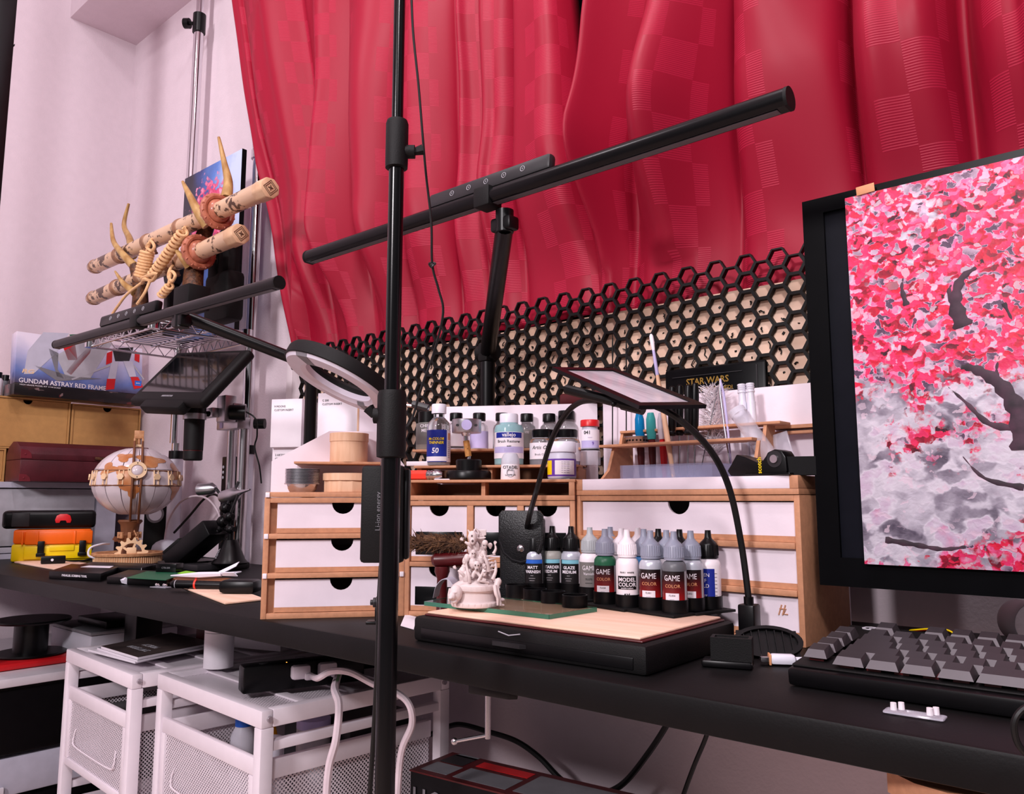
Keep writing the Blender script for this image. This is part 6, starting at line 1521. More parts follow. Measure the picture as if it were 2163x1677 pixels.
# continents as free-form veneer patches
def patch(cl, co, blobs, m_='continent'):
    mb = MB(); n_ = 26
    pts = []
    for i in range(n_):
        q = 2*PI*i/n_; r_ = blobs[0]*(1+blobs[2]*math.sin(3*q+blobs[3])+blobs[4]*math.sin(5*q+1.3))
        pts.append((cl+r_*math.sin(q)*blobs[1], co+r_*math.cos(q)))
    vs = [gpt(a, b_, 1.006) for a, b_ in pts]+[gpt(cl+(a-cl)*.5, co+(b_-co)*.5, 1.008) for a, b_ in pts]+[gpt(cl, co, 1.009)]
    mb.raw(vs, [(i, (i+1) % n_, n_+(i+1) % n_, n_+i) for i in range(n_)]+[(n_+i, n_+(i+1) % n_, 2*n_) for i in range(n_)]); mb.done('continent', m_, t, ang=60)
patch(.12, -.20, (.27, 1.3, .25, .6, .12)); patch(.62, .35, (.38, .55, .3, 1.0, .15)); patch(.35, -.72, (.20, .9, .3, 2.0, .1)); patch(-.28, -.08, (.14, 1.4, .2, .3, .1)); patch(.75, -.4, (.26, .6, .3, 0, .1)); patch(-.25, 1.15, (.24, 1.0, .3, 0, .1)); patch(.3, 1.2, (.3, .8, .3, 2, .1))
for lat in (.30, -.12): MB().tube([gpt(lat, 2*PI*i/NG-.35, 1.012) for i in range(NG)], .0016, 6, closed=True).done('band_ring', 'laserdark', t)
for k in range(NG):
    lon = 2*PI*k/NG-.35
    if abs(math.sin(lon)) > .2 or math.cos(lon) < 0:
        a1, a2 = gpt(-.10, lon-.05, 1.02), gpt(-.10, lon+.05, 1.02); b1, b2 = gpt(.30, lon-.05, 1.02), gpt(.30, lon+.05, 1.02)
        MB().tube([a1, a2, b2, b1], .0017, 5, closed=True).done('meridian_frame', 'laserpale', t)
        MB(frame(gpt(.12, lon, 1.03), gpt(.12, lon+.1)-gpt(.12, lon-.1), gpt(.12, lon)-GC)).prism(circ(.0075, 6), .003).done('frame_boss', 'laserpale', t)
for s_ in (-1, 1):
    arc = [gpt(la, 0, 1.06)+V((s_*.0085, 0, 0)) for la in [-1.35+i*.16 for i in range(17)]]
    arc[0] = V((.008+s_*.0085, -.018, .090)); MB().tube(arc+[GC+V((s_*.0085, -.01, GR*1.0))], .0026, 6).done('support_arm', 'laserdark', t)
    MB().tube([GC+V((s_*.0085, -.014, GR*.80)), GC+V((s_*.0085, -.012, GR*1.06)), GC+V((s_*.0085, .008, GR*1.06)), GC+V((s_*.0085, .014, GR*.80))], .0024, 6).done('top_bracket', 'laser', t)
MB().bx(GC+V((-.010, -.016, GR*.84)), GC+V((.010, -.010, GR*.91)), .001).done('cross_bar', 'laserpale', t)
MB().cyl(GC+V((0, -.003, GR*.86)), GC+V((0, -.003, GR*1.12)), .0035, n=12).bx(GC+V((-.010, -.008, GR*1.06)), GC+V((.010, .003, GR*1.26)), .001).done('top_pin', 'laser', t)
Mm = frame(gpt(.28, 0, 1.07), (1, 0, 0), gpt(.28, 0)-GC)
MB(Mm).ring(circ(.0190, 28), circ(.0122, 28), .004).done('medallion_ring', 'laserpale', t)
MB(Mm).ball((0, 0, .001), (.012, .012, .005), 20, 8).done('medallion_lens', 'globewhite', t)
for k in range(4): MB(Mm).cyl((.0156*math.cos(k*PI/2), .0156*math.sin(k*PI/2), .004), (.0156*math.cos(k*PI/2), .0156*math.sin(k*PI/2), .0045), .0014, n=8).done('rivet', 'black', t)
wp = [V((-.060, -.02, .012)), V((-.078, -.022, .020)), V((-.076, -.016, .036)), V((-.055, .0, .043)), V((-.04, .03, .042))]
MB().tube(spline(wp, 6), .0022, 8).done('power_lead', 'plasticwhite', t)
# ---------------------------------------------------------------- microscope with screen
mY = .80
sc0 = at(405, 800, Y=mY); bs = at(468, 1180, Y=.92); bs.z = DZ+.0005
t = T('microscope', 'desk microscope with a tilted black screen and twin steel columns', 'microscope', bs)
sq = [at(302, 838, Y=.74), at(345, 752, Y=.82), at(502, 744, Y=.84), at(452, 843, Y=.76)]
u_ = ((sq[3]-sq[0])+(sq[2]-sq[1])).normalized(); v_ = ((sq[1]-sq[0])+(sq[2]-sq[3])).normalized(); nn = u_.cross(v_).normalized(); v_ = nn.cross(u_)
cs = sum(sq, V())/4; Ws = ((sq[3]-sq[0]).length+(sq[2]-sq[1]).length)/2; Hs = ((sq[1]-sq[0]).length+(sq[2]-sq[3]).length)/2
MS = frame(cs, u_, nn)
MB(MS).box((0, 0, -.010), (Ws, Hs, .022), .008, seg=3).box((0, -Hs*.5, -.012), (Ws*.55, .03, .024), .006).done('screen_housing', 'blackmat', t, True)
MB(MS).bx((-Ws*.42, -Hs*.33, .0008), (Ws*.42, Hs*.42, .0016)).done('display', 'screen', t, True)
text('ANDONSTAR', .0065, 'lightgrey', t, t.matrix_basis.inverted() @ MS @ tr(0, -Hs*.40, .0012))
lt, lb_ = at(413, 848, Y=.80), at(414, 972, Y=.80)
MB().cyl(lt, (lt.x, lt.y, at(413, 882, Y=.80).z), .0215, n=24).done('tube_top', 'black', t, True)
MB().cyl((lt.x, lt.y, at(413, 886, Y=.80).z), (lt.x, lt.y, at(413, 874, Y=.80).z), .0225, n=24).done('clamp_ring', 'alu', t, True)
MB(tr(lt.x, lt.y, lb_.z)).lathe([(.016, 0), (.0185, .002), (.0185, .018), (.0182, .019), (.0182, .0195), (.019, .0205), (.0195, .09), (.019, .094)], 28).done('lens_tube', 'blackmat', t, True)
MB().cyl((lt.x, lt.y, lb_.z+.0185), (lt.x, lt.y, lb_.z+.0197), .0188, n=28).done('lens_line', 'maroon', t, True)
fb = at(478, 872, Y=.87)
MB(tr(fb)).box((0, 0, .008), (.034, .026, .055), .002).box((-.03, -.02, .0), (.045, .016, .020), .002).box((.0, .02, .005), (.04, .03, .03), .002).done('focus_block', 'alu', t, True)
MB().tube([fb+V((.0, -.01, .0))+_rt*.016, fb+_rt*.040], .016, 20).done('focus_knob', 'black', t, True)
MB().tube([fb-_rt*.016+V((0, -.01, -.003)), fb-_rt*.034+V((0, -.01, -.003))], .006, 12).done('lock_screw', 'black', t, True)
f3 = at(498, 895, Y=.90)
MB(tr(f3)).box((-.01, .0, 0), (.085, .030, .024), .002).done('carriage', 'alu', t, True)
MB(tr(f3)).box((-.032, -.0155, 0), (.012, .001, .018)).done('scale_plate', 'lilac', t, True)
MB().tube([f3+_rt*.040, f3+_rt*.062], .011, 16).done('clamp_knob', 'black', t, True)
for px in (487, 512):
    c = at(px, 1000, Y=.91); MB().cyl((c.x, c.y, DZ+.012), (c.x, c.y, f3.z), .0095 if px < 500 else .012, n=20).done('column', 'steel', t, True)
MB(tr(bs)).box((.0, -.045, .006), (.17, .11, .012), .002).done('base_plate', 'darkgrey', t, True)
wp = [f3+_rt*.05+V((0, 0, .02)), f3+_rt*.07, at(540, 960, Y=.90), at(548, 990, Y=.90), at(555, 1020, Y=.92)]
MB().tube(spline([at(520, 870, Y=.88), at(540, 885, Y=.89), at(543, 920, Y=.90), at(538, 945, Y=.90), at(548, 985, Y=.90), at(552, 1020, Y=.92)], 6), .0018, 6).done('lead', 'cable', t, True)
# ---------------------------------------------------------------- clutter beside the microscope
p = at(335, 1086, Y=.95); 
t = T('round_speaker', 'black box speaker with a white round cone behind the globe', 'speaker', V((p.x, .95, DZ+.0005)), .75)
MB().bx((-.028, -.02, 0), (.028, .02, p.z-DZ+.022), .003).done('box', 'black', t)
MB(tr(0, -.0202, p.z-DZ) @ XZ).lathe([(.0215, 0), (.0215, .002), (.0165, .002), (.0165, 0)], 28, caps=False).done('rim', 'grey', t); MB(tr(0, -.0205, p.z-DZ) @ XZ).lathe([(0, .001), (.016, .001), (.016, 0)], 28).done('cone', 'plasticwhite', t)
p = at(352, 1140, Y=.93)
MB().ball((p.x, .93, DZ+.024), (.045, .03, .024), 12, 8).solo('plastic_bag', 'milky', 'crumpled clear plastic bag behind the globe base', 'bag', V((p.x, .93, DZ+.001)))
pz = at(430, 1160, Y=.86)
p = at(405, 1183, Y=.84); p.z = DZ+.0005
t = T('battery_charger', 'black battery charger with a green light, propped behind the globe', 'charger', p, .35)
Mc = rot(-.62, 'Y')
MB(tr(0, 0, .028) @ Mc).box((.02, 0, .012), (.125, .062, .036), .003).done('housing', 'black', t)
MB(tr(0, 0, .028) @ Mc).box((-.012, -.002, .031), (.050, .058, .008), .002).done('lid', 'blackmat', t)
MB(tr(0, 0, .028) @ Mc).box((.018, -.024, .0305), (.006, .003, .0015)).done('light', 'ledgreen', t)
MB(tr(0, 0, .028) @ Mc).box((.045, -.016, .0303), (.014, .005, .001)).box((-.024, -.018, .0352), (.008, .003, .0008)).done('badge', 'grey', t)
p = at(485, 1184, Y=.875); p.z = DZ+.0128
t = T('helping_hand', 'black clamp stand with swivel joints and a silver airbrush beside the microscope', 'work holder', p)
MB().lathe([(0, 0), (.034, 0), (.036, .003), (.030, .010), (.020, .034), (.014, .048), (0, .048)], 20).done('base', 'black', t)
text('TOOL', .008, 'lightgrey', t, tr(.006, -.030, .022) @ rot(-.35, 'X') @ XZ @ rot(PI/2, 'Z'))
MB().cyl((0, 0, .045), (.004, 0, .150), .006, n=12).done('post', 'black', t)
for k, (x, z, r_) in enumerate(((-.012, .085, .012), (.012, .095, .010), (-.004, .112, .011), (.018, .070, .009), (-.022, .070, .007))): MB().ball((x, -.012, z), r_, 12, 8).cyl((x-.014, -.012, z), (x+.014, -.012, z), r_*.55, n=10).done('swivel_joint', 'black', t)
for a_, b_ in (((-.005, -.01, .09), (-.035, -.02, .05)), ((.012, -.01, .10), (.040, -.01, .14)), ((.0, -.01, .12), (.022, 0, .165)), ((-.02, -.01, .07), (-.05, -.02, .06))): MB().cyl(a_, b_, .003, n=8).done('arm', 'darkgrey', t)
a_, b_ = at(472, 1050, Y=.87), at(528, 1034, Y=.87)
MB().tube([a_, along(a_, b_, .45), along(a_, b_, .55), along(a_, b_, .72), b_], [.013, .0135, .008, .004, .0018], 16).done('airbrush', 'alu', t, True)
a_, b_ = at(425, 1034, Y=.86), at(446, 1034, Y=.86)
t = T('gooseneck_spot', 'small silver gooseneck spotlight beside the globe', 'lamp', V((at(478, 1120, Y=.88).x, .88, DZ+.0005)))
hx = V((-.03, -.012, -.006)); c = at(436, 1034, Y=.86)
MB().tube([c+V((-.014, -.010, 0)), c+V((.012, .006, .002)), c+V((.020, .01, .002))], [.0125, .0125, .006], 20).done('head', 'alu', t, True)
MB().tube([c+V((-.0150, -.0106, 0)), c+V((-.0142, -.0101, 0))], .0108, 20).done('lens', 'glass', t, True)
MB().tube(spline([c+V((.02, .01, .002)), at(462, 1040, Y=.87), at(474, 1062, Y=.88), at(474, 1110, Y=.88), V((at(476, 1150, Y=.88).x, .88, DZ+.001))], 6), .0032, 8).done('neck', 'darkgrey', t, True)
def cable2(label, pts, r, m_): MB().tube(spline(pts, 7), r, 8).solo('cable', m_, label, 'cable', pts[0])
cable2('white cable arching behind the battery charger', [at(348, 1140, Y=.93), at(356, 1100, Y=.93), at(380, 1062, Y=.93), at(410, 1048, Y=.93), at(440, 1055, Y=.93), at(462, 1085, Y=.93), at(465, 1120, Y=.93)], .0024, 'cablewhite')
cable2('black cable arching over the battery charger', [at(368, 1125, Y=.95), at(400, 1090, Y=.95), at(430, 1055, Y=.95), at(452, 1044, Y=.95), at(470, 1060, Y=.95), at(474, 1100, Y=.95)], .0028, 'cable')
for k, (ys, zs) in enumerate(((1177, .003), (1183, .006), (1189, .003))):
    cable2(('uppermost', 'middle', 'lowest')[k]+' of three black cables trailing across the desk below the charger', [at(345, ys+2, Z=DZ+zs), at(400, ys-3, Z=DZ+zs+.004), at(450, ys+3, Z=DZ+zs+.002), at(515, ys+1, Z=DZ+zs)], .0025, 'cable')
p = at(484, 1010, Y=.955)
t = T('led_strip_box', 'narrow black box with a column of round lights behind the microscope columns', 'device', V((p.x, .955, DZ+.0005)))
MB().bx((-.020, -.008, 0), (.018, .008, at(484, 965, Y=.955).z-DZ), .002).done('housing', 'black', t)
for k in range(3): MB(tr(-.012, -.0085, at(484, 987+k*11, Y=.955).z-DZ)).ball((0, 0, 0), (.0035, .0015, .0035), 10, 6).done('light', 'lightgrey', t)
# ---------------------------------------------------------------- flat things along the front of the desk, left part
def flat(name, label, cat, quad, h, m_, z=DZ+.0005, bev=.0006, sub=()):
    P = [at(x, y, Z=z) for x, y in quad]; c = sum(P, V())/len(P); t = T(name, label, cat, V((c.x, c.y, z)))
    MB().prism([(p.x-c.x, p.y-c.y) for p in P], h, None, bev).done('body', m_, t)
    return t, P
flat('plywood_sheet', 'thin plywood sheet under the tiny black camera', 'board', ((30, 1189), (120, 1205), (185, 1192), (95, 1180)), .003, 'plypale')
flat('plywood_sheet', 'thin plywood sheet under the pens beside the left cabinet', 'board', ((350, 1229), (475, 1277), (560, 1268), (420, 1217)), .0025, 'plypale')
t, P = flat('tool_box', 'slim black box lettered PARALLEL SCRIBING TOOL at the desk edge', 'box', ((103, 1222), (212, 1228), (250, 1212), (150, 1205)), .0135, 'black')
e1 = (P[1]-P[0]); c = P[0]+e1/2
text('PARALLEL SCRIBING TOOL', .0052, 'paper', t, t.matrix_basis.inverted() @ frame(V((c.x, c.y, DZ+.0075))+V((e1.y, -e1.x, 0)).normalized()*.0004, e1, (0, 0, 1)) @ XZ, bold=.0001)
t, P = flat('flat_case', 'flat black case with a silver edge line before the globe', 'case', ((152, 1209), (298, 1215), (332, 1204), (195, 1200)), .013, 'black')
MB().tube([P[1]+V((0, 0, .0005)), P[1]+V((0, 0, .0135))], .0006, 6).done('edge_line', 'lightgrey', t, True)
MB().prism([(at(x, y, Z=DZ+.0137).x, at(x, y, Z=DZ+.0137).y) for x, y in ((170, 1198), (232, 1200), (240, 1196), (188, 1195))], .0005, tr(0, 0, DZ+.0137)).done('paper_slip', 'paper', t, True)
t, P = flat('green_cutter', 'green and black boxed cutter at the desk edge', 'tool', ((225, 1232), (352, 1238), (400, 1220), (270, 1216)), .011, 'black')
MB().prism([(at(x, y, Z=DZ+.0117).x, at(x, y, Z=DZ+.0117).y) for x, y in ((268, 1221), (350, 1226), (392, 1211), (310, 1207))], .0008, tr(0, 0, DZ+.0117)).done('green_top', 'green', t, True)
MB().prism([(at(x, y, Z=DZ+.0125).x, at(x, y, Z=DZ+.0125).y) for x, y in ((375, 1211), (398, 1214), (415, 1209), (392, 1206))], .0006, tr(0, 0, DZ+.0125)).done('lime_tab', 'acid', t, True)
a_, b_ = at(236, 1222, Z=DZ+.006), at(268, 1227, Z=DZ+.006)
MB().tube([a_, along(a_, b_, .5), b_], [.003, .005, .006], 6).done('white_nose', 'plasticwhite', t, True)
p = at(358, 1207, Z=DZ+.013); t = T('small_black_box', 'small glossy black box with printed front on the green cutter', 'box', V((p.x, p.y, DZ+.0128)), .55)
MB().box((0, 0, .0075), (.040, .024, .015), .001).done('box', 'blackgloss', t); text('CTB-500', .0045, 'grey', t, tr(0, -.0122, .0075) @ XZ)
p = at(112, 1190, Z=DZ+.004); t = T('tiny_camera', 'tiny black camera module with a white dot and cable, before the yellow case', 'camera', V((p.x, p.y, DZ+.0037)), cam_rz(p))
MB().box((0, 0, .0085), (.047, .020, .016), .002).done('body', 'black', t); MB().cyl((-.002, -.0100, .0085), (-.002, -.0108, .0085), .0028, n=12).done('dot', 'plasticwhite', t)
MB().tube(spline([(.022, 0, .006), (.05, .005, .003), (.085, .018, .010)], 6), .0016, 6).done('lead', 'cable', t)
# white plastic dart, pens, small metal parts, black case
def item(name, label, cat, px, py, build, z=DZ+.0032, rz=0):
    p = at(px, py, Z=z); t = T(name, label, cat, V((p.x, p.y, z)), rz); build(t); return t
def dart(t):
    MB().tube([(-.05, -.006, .004), (.0, 0, .006), (.04, .004, .008)], [.001, .005, .004], 6).done('body', 'plasticwhite', t)
    for a_ in (-.9, .2, 1.2): MB(tr(.035, .003, .008)).prism([(0, -.003), (.03, .010*math.sin(a_)+.004), (.034, .010*math.sin(a_)+.012), (0, .004)], .0016, rot(a_, 'X')).done('fin', 'plasticwhite', t)
item('white_dart', 'white plastic dart-shaped part with fins lying on the pens', 'plastic part', 420, 1222, dart, DZ+.012, .45)
def pens(t):
    MB().tube([(-.055, 0, .007), (-.052, 0, .007), (-.045, 0, .007), (.05, 0, .006), (.085, 0, .005)], [.004, .0062, .0066, .0060, .003], 14).done('barrel', 'black', t)
    MB().tube([(-.047, 0, .007), (-.046, 0, .007)], .0069, 14).done('ring', 'lightgrey', t)
    MB().tube([(-.016, 0, .007), (-.013, 0, .007)], .0071, 14).done('band', 'redglow', t)
item('craft_pen', 'thick black pen with an orange band beside the left cabinet', 'pen', 432, 1244, pens, DZ+.0032, .62)
def pens2(t): MB().tube([(-.06, 0, .005), (-.04, 0, .0052), (.05, 0, .005), (.07, 0, .004)], [.0006, .0045, .0050, .004], 12).done('barrel', 'laserdark', t); MB().tube([(-.005, 0, .005), (-.002, 0, .005)], .0055, 12).done('band', 'redglow', t)
item('craft_pen', 'brown pointed pen behind the thick black pen', 'pen', 420, 1232, pens2, DZ+.0032, .55)
def bits(t):
    MB().box((0, 0, .0008), (.034, .014, .0014), .0004).done('plate', 'clearplastic', t)
    for k in range(4): MB().ball((-.012+.008*k, .002*(-1)**k, .004), .0026, 8, 6).done('stud', 'chrome', t)
item('metal_bits', 'clear strip with four bright studs at the desk edge, left part', 'small part', 340, 1241, bits, DZ+.0005, .3)
def bcase(t): MB().box((0, 0, .010), (.055, .038, .019), .006).done('shell', 'black', t)
item('black_pouch_case', 'rounded black case touching the left cabinet', 'case', 508, 1252, bcase, DZ+.0032, .65)
def clutter(t):
    MB().box((0, 0, .006), (.11, .05, .012), .002).done('body', 'blackmat', t); MB().box((.01, -.004, .0125), (.05, .03, .001)).done('top_label', 'darkgrey', t)
item('black_gadget', 'flat black gadget behind the white dart', 'device', 465, 1200, clutter, DZ+.0005, .35)
# ---------------------------------------------------------------- white mesh drawer units under the desk
LZT = .60
def mesh_unit(label, fl, fr_, dep):
    ux = fr_-fl; wd = V((ux.x, ux.y, 0)).length; ang = math.atan2(ux.y, ux.x)
    t = T('mesh_drawer_unit', label, 'drawer unit', V((fl.x, fl.y, 0)), ang, 'white mesh drawer units')
    H = LZT; b = .016
    def frm(a_, b_, nm, bev=.002): MB().bx(a_, b_, bev).done(nm, 'whitemetal', t)
    # rim and raised mesh top
    frm((0, 0, H-.022), (wd, b, H), 'top_rim'); frm((0, dep-b, H-.022), (wd, dep, H), 'top_rim'); frm((0, b, H-.022), (b, dep-b, H), 'top_rim'); frm((wd-b, b, H-.022), (wd, dep-b, H), 'top_rim')
    MB().bx((b, b, H-.009), (wd-b, dep-b, H-.0075)).done('top_sheet', 'meshtop', t)
    MB().bx((b, b, H-.0125), (wd-b, dep-b, H-.0115)).done('top_liner', 'whitemetal', t)
    for k in range(3): MB().bx((b, dep*(.25+.25*k)-.008, H-.0072), (wd-b, dep*(.25+.25*k)+.008, H-.004), .001).done('top_rib', 'whitemetal', t)
    for x, y in ((0, 0), (wd-.018, 0), (0, dep-.018), (wd-.018, dep-.018)): frm((x, y, 0), (x+.018, y+.018, H-.022), 'leg', .0015)
    for x, y in ((wd+.001, .011), (wd+.001, dep-.011)): MB().cyl((wd-.001, y, H-.011), (wd+.003, y, H-.011), .0042, .0034, 12).done('screw', 'steel', t)
    for k in range(3):
        zt = H-.060-k*.182; zb = zt-.130
        d = bpy.data.objects.new('drawer', None); col.objects.link(d); d.parent = t; d.location = (.020, .002, zb)
        W_ = wd-.040; hh = zt-zb; D_ = dep-.025
        def part(a_, b_, nm, m_='whitemetal', bev=0): MB().bx(a_, b_, bev).done(nm, m_, d)
        part((0, 0, hh-.022), (W_, .008, hh), 'front_rim', bev=.002); part((0, 0, 0), (W_, .008, .012), 'front_foot', bev=.001); part((0, 0, .012), (.012, .008, hh-.022), 'front_edge', bev=.001); part((W_-.012, 0, .012), (W_, .008, hh-.022), 'front_edge', bev=.001)
        part((.012, .003, .012), (W_-.012, .0035, hh-.022), 'front_mesh', 'meshx')
        MB().tube(spline([(W_*.16, .0025, hh*.50), (W_*.15, -.0005, hh*.36), (W_*.2, -.001, hh*.30), (W_*.5, -.0012, hh*.29), (W_*.8, -.001, hh*.30), (W_*.86, -.0005, hh*.36), (W_*.85, .0025, hh*.52)], 4), .0012, 6).done('handle_bead', 'whitemetal', d)
        for x in (0, W_-.001): part((x, .008, .004), (x+.001, D_, hh-.030), 'side_mesh', 'meshy'); part((x-.004 if x else -.003, .004, hh-.030), (x+.006, D_, hh-.006), 'side_rim', bev=.001)
        part((0, .008, .002), (W_, D_, .004), 'drawer_floor'); part((0, D_-.002, .004), (W_, D_, hh-.006), 'back_mesh', 'meshx')
        for x in (.002, wd-.018): MB().bx((x, .004, zt+.008), (x+.014, dep-.01, zt+.020), .001).done('runner', 'whitemetal', t)
    return t, wd, ang
def g6(x, y): return at(x, y, Z=LZT)
u1, w1, a1 = mesh_unit('white mesh drawer unit with magazines on top, on the left', g6(146, 1372)-V((.012, 0, 0)), g6(287, 1428)-V((.012, 0, 0)), .30)
u2, w2, a2 = mesh_unit('white mesh drawer unit carrying the power strip, on the right', g6(333, 1422), g6(553, 1503), .31)
TOPZ = LZT-.0038
# contents of the right unit's upper drawer
M2u = u2.matrix_basis
def inu2(x, y, z): return M2u @ V((x, y, z))
zf = LZT-.060-.130+.0062
def cont(label, x, y, parts): 
    p = inu2(x, y, zf); bottle('supply_bottle', label, 'bottle', p, parts, 'supplies in the mesh drawer')
cont('amber-yellow bottle in the open mesh drawer', .165, .10, [('body', [(0, 0), (.016, 0), (.017, .002), (.017, .085), (.012, .1), (.012, .105), (0, .105)], 'amber'), ('cap', [(0, .105), (.010, .105), (.007, .118), (.005, .135), (0, .135)], 'amber')])
cont('bottle with bright blue cap in the mesh drawer', .085, .10, [('body', [(0, 0), (.018, 0), (.019, .09), (.012, .105), (0, .105)], 'milky'), ('cap', [(0, .105), (.013, .105), (.013, .12), (0, .12)], 'bluecap')])
cont('white-capped tub at the drawer side', .235, .06, [('body', [(0, 0), (.020, 0), (.021, .09), (.016, .10), (0, .10)], 'plasticwhite'), ('cap', [(0, .10), (.018, .10), (.018, .122), (.017, .124), (0, .124)], 'plasticwhite')])
cont('grey carton with a blue stripe in the mesh drawer', .215, .14, [('body', [(0, 0), (.024, 0), (.024, .12), (0, .12)], 'lightgrey'), ('stripe', [(0, .12), (.0242, .12), (.0242, .132), (0, .132)], 'lilac')])
p = inu2(.15, .22, zf)
MB(tr(p) @ rot(a2, 'Z')).box((.03, 0, .065), (.18, .11, .13), .004).solo('drawer_tub', 'darkgrey', 'dark plastic tub at the back of the mesh drawer', 'tub', p)
M1u = u1.matrix_basis
p = M1u @ V((.15, .14, LZT-.060-.182-.130+.0062))
MB(tr(p) @ rot(a1, 'Z')).box((.04, 0, .042), (.08, .16, .084), .002).solo('dark_packet', 'labelblack', 'dark printed packet in the left unit, second drawer', 'packet', p)
p = M1u @ V((.13, .15, zf)); MB(tr(p) @ rot(a1, 'Z')).box((0, 0, .045), (.16, .2, .09), .003).solo('dark_tub', 'black', 'black tub in the left unit, upper drawer', 'tub', p)
# magazines
zz = TOPZ+.0042
def mag(label, quad, z, th, m_):
    t, P = flat('magazine', label, 'magazine', quad, th, 'paper', z, .0002); t['group'] = 'magazines on the mesh unit'
    MB().prism([(p.x, p.y) for p in P], .0005, tr(0, 0, z+th)).done('cover', m_, t, True)
    return t, P
mat('covergrey', (92, 78, 76), .4, rgb2=(60, 50, 50), vscale=20)
mag('thin white booklet at the bottom of the magazine pile', ((186, 1376), (285, 1402), (400, 1376), (300, 1352)), zz, .003, 'paper')
mag('white magazine in the middle of the pile', ((205, 1372), (290, 1399), (430, 1372), (330, 1350)), zz+.0037, .003, 'lightgrey')
t, P = mag('dark-covered magazine on top of the pile', ((213, 1370), (291, 1394), (452, 1362), (360, 1341)), zz+.0074, .004, 'covergrey')
ex = (P[1]-P[0]).normalized(); c0_ = P[0]+(P[2]-P[1])*.22+(P[1]-P[0])*.55
for k, s_ in enumerate(('ACTION', 'MODELLING')): text(s_, .017, 'lightgrey', t, t.matrix_basis.inverted() @ frame(V((c0_.x, c0_.y, zz+.0121))+(P[2]-P[1]).normalized()*(.024*(1-k)), ex, (0, 0, 1)), sx=.75)
# paper-wrapped cylinder
p = at(461, 1408, Z=TOPZ+.0042)
t = T('paper_roll', 'white paper-covered cylinder standing between the mesh units', 'roll', V((p.x, p.y, TOPZ+.0042)), cam_rz(p))
MB().lathe([(0, 0), (.0225, 0), (.0225, .090), (0, .090)], 36).done('roll', 'paper', t); wrap(t, .0227, .0535, .0542, 'grey', span=2.6, name='label_line'); wrap(t, .0227, .055, .0885, 'white', span=2.6)
for k in range(7): btext(t, '------', .004, 'grey', .0228, .058+k*.0042, -.55)
for k in range(3): btext(t, '--------', .004, 'grey', .0228, .078+k*.004, .2)
# power strip with plugs
a_, b_ = at(512, 1468, Z=TOPZ+.0042), at(770, 1438, Z=TOPZ+.0042); ex = (b_-a_); Lp = ex.length; an = math.atan2(ex.y, ex.x)
t = T('power_strip', 'black power strip with a lit green switch on the right mesh unit', 'power strip', V((a_.x, a_.y, TOPZ+.0042)), an)
hp = .036
MB().bx((0, 0, 0), (Lp, .030, hp), .003).done('housing', 'black', t)
MB().bx((Lp*.86, .006, hp), (Lp*.86+.010, .018, hp+.002), .0005).done('switch', 'ledgreen', t); MB().ball((Lp*.345, .005, hp-.0005), .0011, 8, 5).done('pilot_light', 'ledamber', t)
MB().cyl((.03, .015, hp-.0005), (.03, .015, hp+.0004), .006, n=14).done('screw_cover', 'darkgrey', t)
MB().tube(spline([(Lp, .015, .018), (Lp+.03, .018, .016), (Lp+.07, .03, .006), (Lp+.12, .05, .0045)], 6), .0042, 8).done('mains_lead', 'cable', t)
for k, (fx, lb) in enumerate(((.44, 'white plug on the left of the power strip, with a cord running right'), (.66, 'white plug on the right of the power strip, with a cord hanging down'))):
    pw = t.matrix_basis @ V((Lp*fx, -.001, .024))
    q_ = T('white_plug', lb, 'plug', pw, an, 'plugs in the power strip')
    MB().box((0, -.0075, 0), (.026, .0145, .019), .004).box((.010, -.013, -.006), (.012, .010, .010), .003).done('plug_body', 'cablewhite', q_)
    if k == 0: P = [at(650, 1440, d=1.05)+V((0, 0, 0)), at(672, 1432, d=1.03), at(700, 1418, d=1.02), at(740, 1420, d=1.0), at(790, 1445, d=.98), at(840, 1465, d=.96), at(865, 1490, d=.95), at(870, 1530, d=.95), at(850, 1580, d=.95), at(842, 1640, d=.95), at(838, 1720, d=.95)]
    else: P = [at(700, 1440, d=1.04), at(707, 1455, d=1.0), at(716, 1490, d=.97), at(710, 1560, d=.96), at(695, 1620, d=.96), at(690, 1690, d=.96), at(694, 1760, d=.96)]
    P[0] = q_.matrix_basis @ V((.014, -.016, -.006))
    MB().tube(spline(P, 7), .0042 if k == 0 else .0050, 8).done('cord', 'cablewhite', q_, True)
# cartons behind on the right unit and wall
p = at(430, 1362, Z=TOPZ+.004)
MB(tr(V((p.x, p.y+.02, TOPZ+.0042))) @ rot(.3, 'Z')).box((0, 0, .035), (.05, .04, .07), .002).solo('masking_carton', 'maroon', 'small red and black carton behind the paper cylinder', 'carton', V((p.x, p.y+.02, TOPZ+.0042)))
c_ = bpy.data.objects['masking_carton']; text('6m', .022, 'paper', c_, rot(.3, 'Z') @ tr(-.004, -.0203, .045) @ XZ)
p = at(540, 1372, Z=TOPZ+.004); t = T('wet_sheet_carton', 'pale carton with dark Japanese lettering behind the paper cylinder', 'carton', V((p.x, p.y, TOPZ+.0042)), a2+.35)
MB().bx((-.06, 0, 0), (.055, .05, .058), .001).done('carton', 'paper', t); text('ングシート', .020, 'labelblack', t, tr(-.004, -.0002, .036) @ XZ, bold=.0002); text('------ -- -------', .006, 'grey', t, tr(-.004, -.0002, .020) @ XZ)
p = at(600, 1362, Z=TOPZ+.004); MB(tr(V((p.x, p.y, TOPZ+.0042))) @ rot(a2+.2, 'Z')).box((0, .02, .022), (.075, .04, .044), .006).solo('amber_bag', 'cork', 'dull orange packet at the back of the right mesh unit', 'packet', V((p.x, p.y, TOPZ+.0042)))
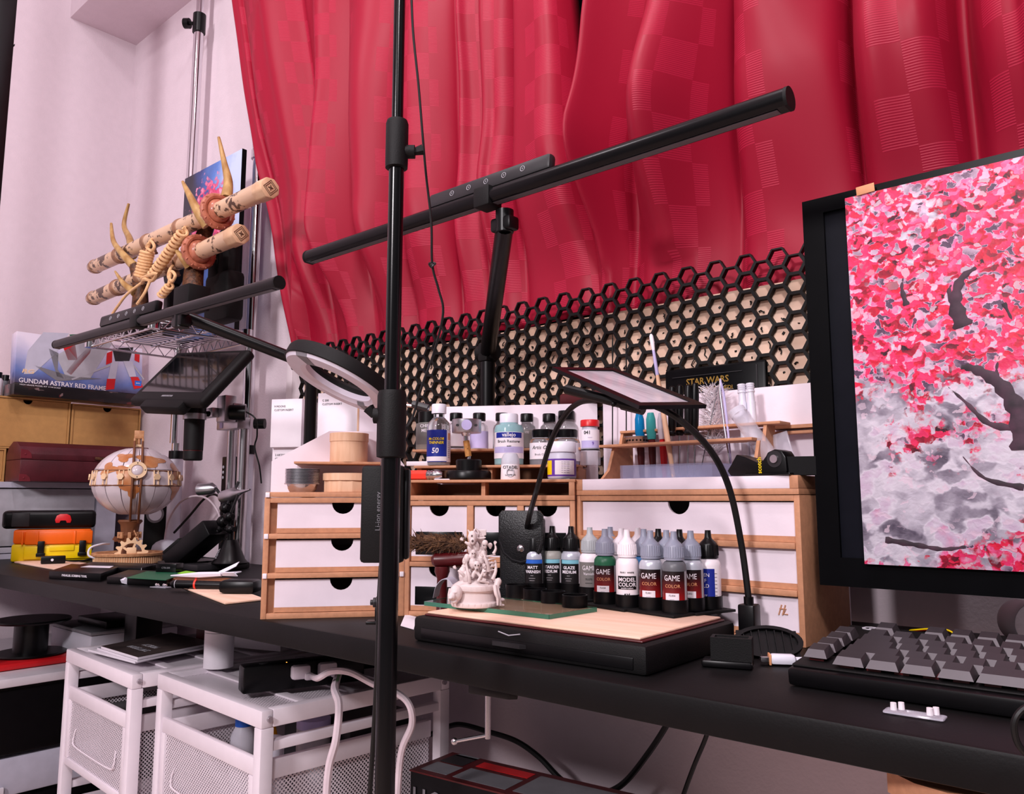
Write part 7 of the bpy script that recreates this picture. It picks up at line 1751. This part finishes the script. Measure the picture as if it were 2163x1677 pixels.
# ---------------------------------------------------------------- dark storage along the left wall below the desk
sz = .50; SX = -1.885
t = T('low_shelf', 'low storage shelf with a white top board along the left wall, below the desk', 'shelf', V((-2.15, .6, 0)))
MB().bx((-2.44, .10, sz-.018), (SX, .99, sz), .003).done('board', 'whitemetal', t, True)
MB().bx((-2.44, .10, 0), (-2.42, .99, sz-.018)).done('back_board', 'black', t, True)
for y in (.10, .975): MB().bx((-2.42, y, 0), (SX-.01, y+.015, sz-.018)).done('side_board', 'black', t, True)
for k, (z0, z1, x, m_, nm, lb) in enumerate(((.345, .478, SX-.012, 'black', 'black_bin', 'deep black bin directly under the white shelf board'), (.262, .340, SX-.02, 'frost', 'clear_bin', 'frosted bin below the deep black bin'), (.10, .255, SX-.03, 'blackgloss', 'glossy_bag', 'glossy black bag at the bottom left corner'))):
    MB().bx((-2.41, .13, z0), (x, .96, z1), .008).solo(nm, m_, lb, 'bag' if k == 2 else 'bin', V((-2.15, .6, z0)))
MB().bx((SX-.0195, .36, .255), (SX-.012, .62, .285), .003).solo('label_strip', 'paper', 'pale paper strip on the front of the frosted bin', 'label', V((SX-.018, .5, .255)))
p = at(52, 1392, Z=sz+.012)
MB().box((p.x-.03, p.y+.01, sz+.0085), (.17, .30, .015), .006).solo('red_tray', 'red', 'bright red lid under the black spool', 'tray', V((p.x, p.y, sz+.001)))
t = T('filament_spool', 'large black spool lying on the red lid below the desk', 'spool', V((p.x-.03, p.y+.02, sz+.0165)))
MB().lathe([(.02, 0), (.072, 0), (.074, .003), (.072, .006), (.02, .006)], 36).done('lower_flange', 'black', t)
MB().lathe([(.035, .006), (.035, .072)], 28, caps=False).done('hub', 'black', t)
MB().lathe([(.02, .072), (.078, .072), (.080, .075), (.078, .078), (.02, .078)], 36).done('upper_flange', 'black', t)
t = T('lidded_box', 'cloudy plastic box with dark lid behind the left mesh unit', 'box', V((-2.02, .87, sz+.001)))
MB().bx((-.11, -.10, 0), (.12, .10, .062), .006).done('box', 'milky', t); MB().bx((-.112, -.102, .062), (.122, .102, .070), .003).done('lid', 'grey', t); MB().bx((-.06, -.06, .0702), (.10, .06, .086), .002).done('top_case', 'black', t)
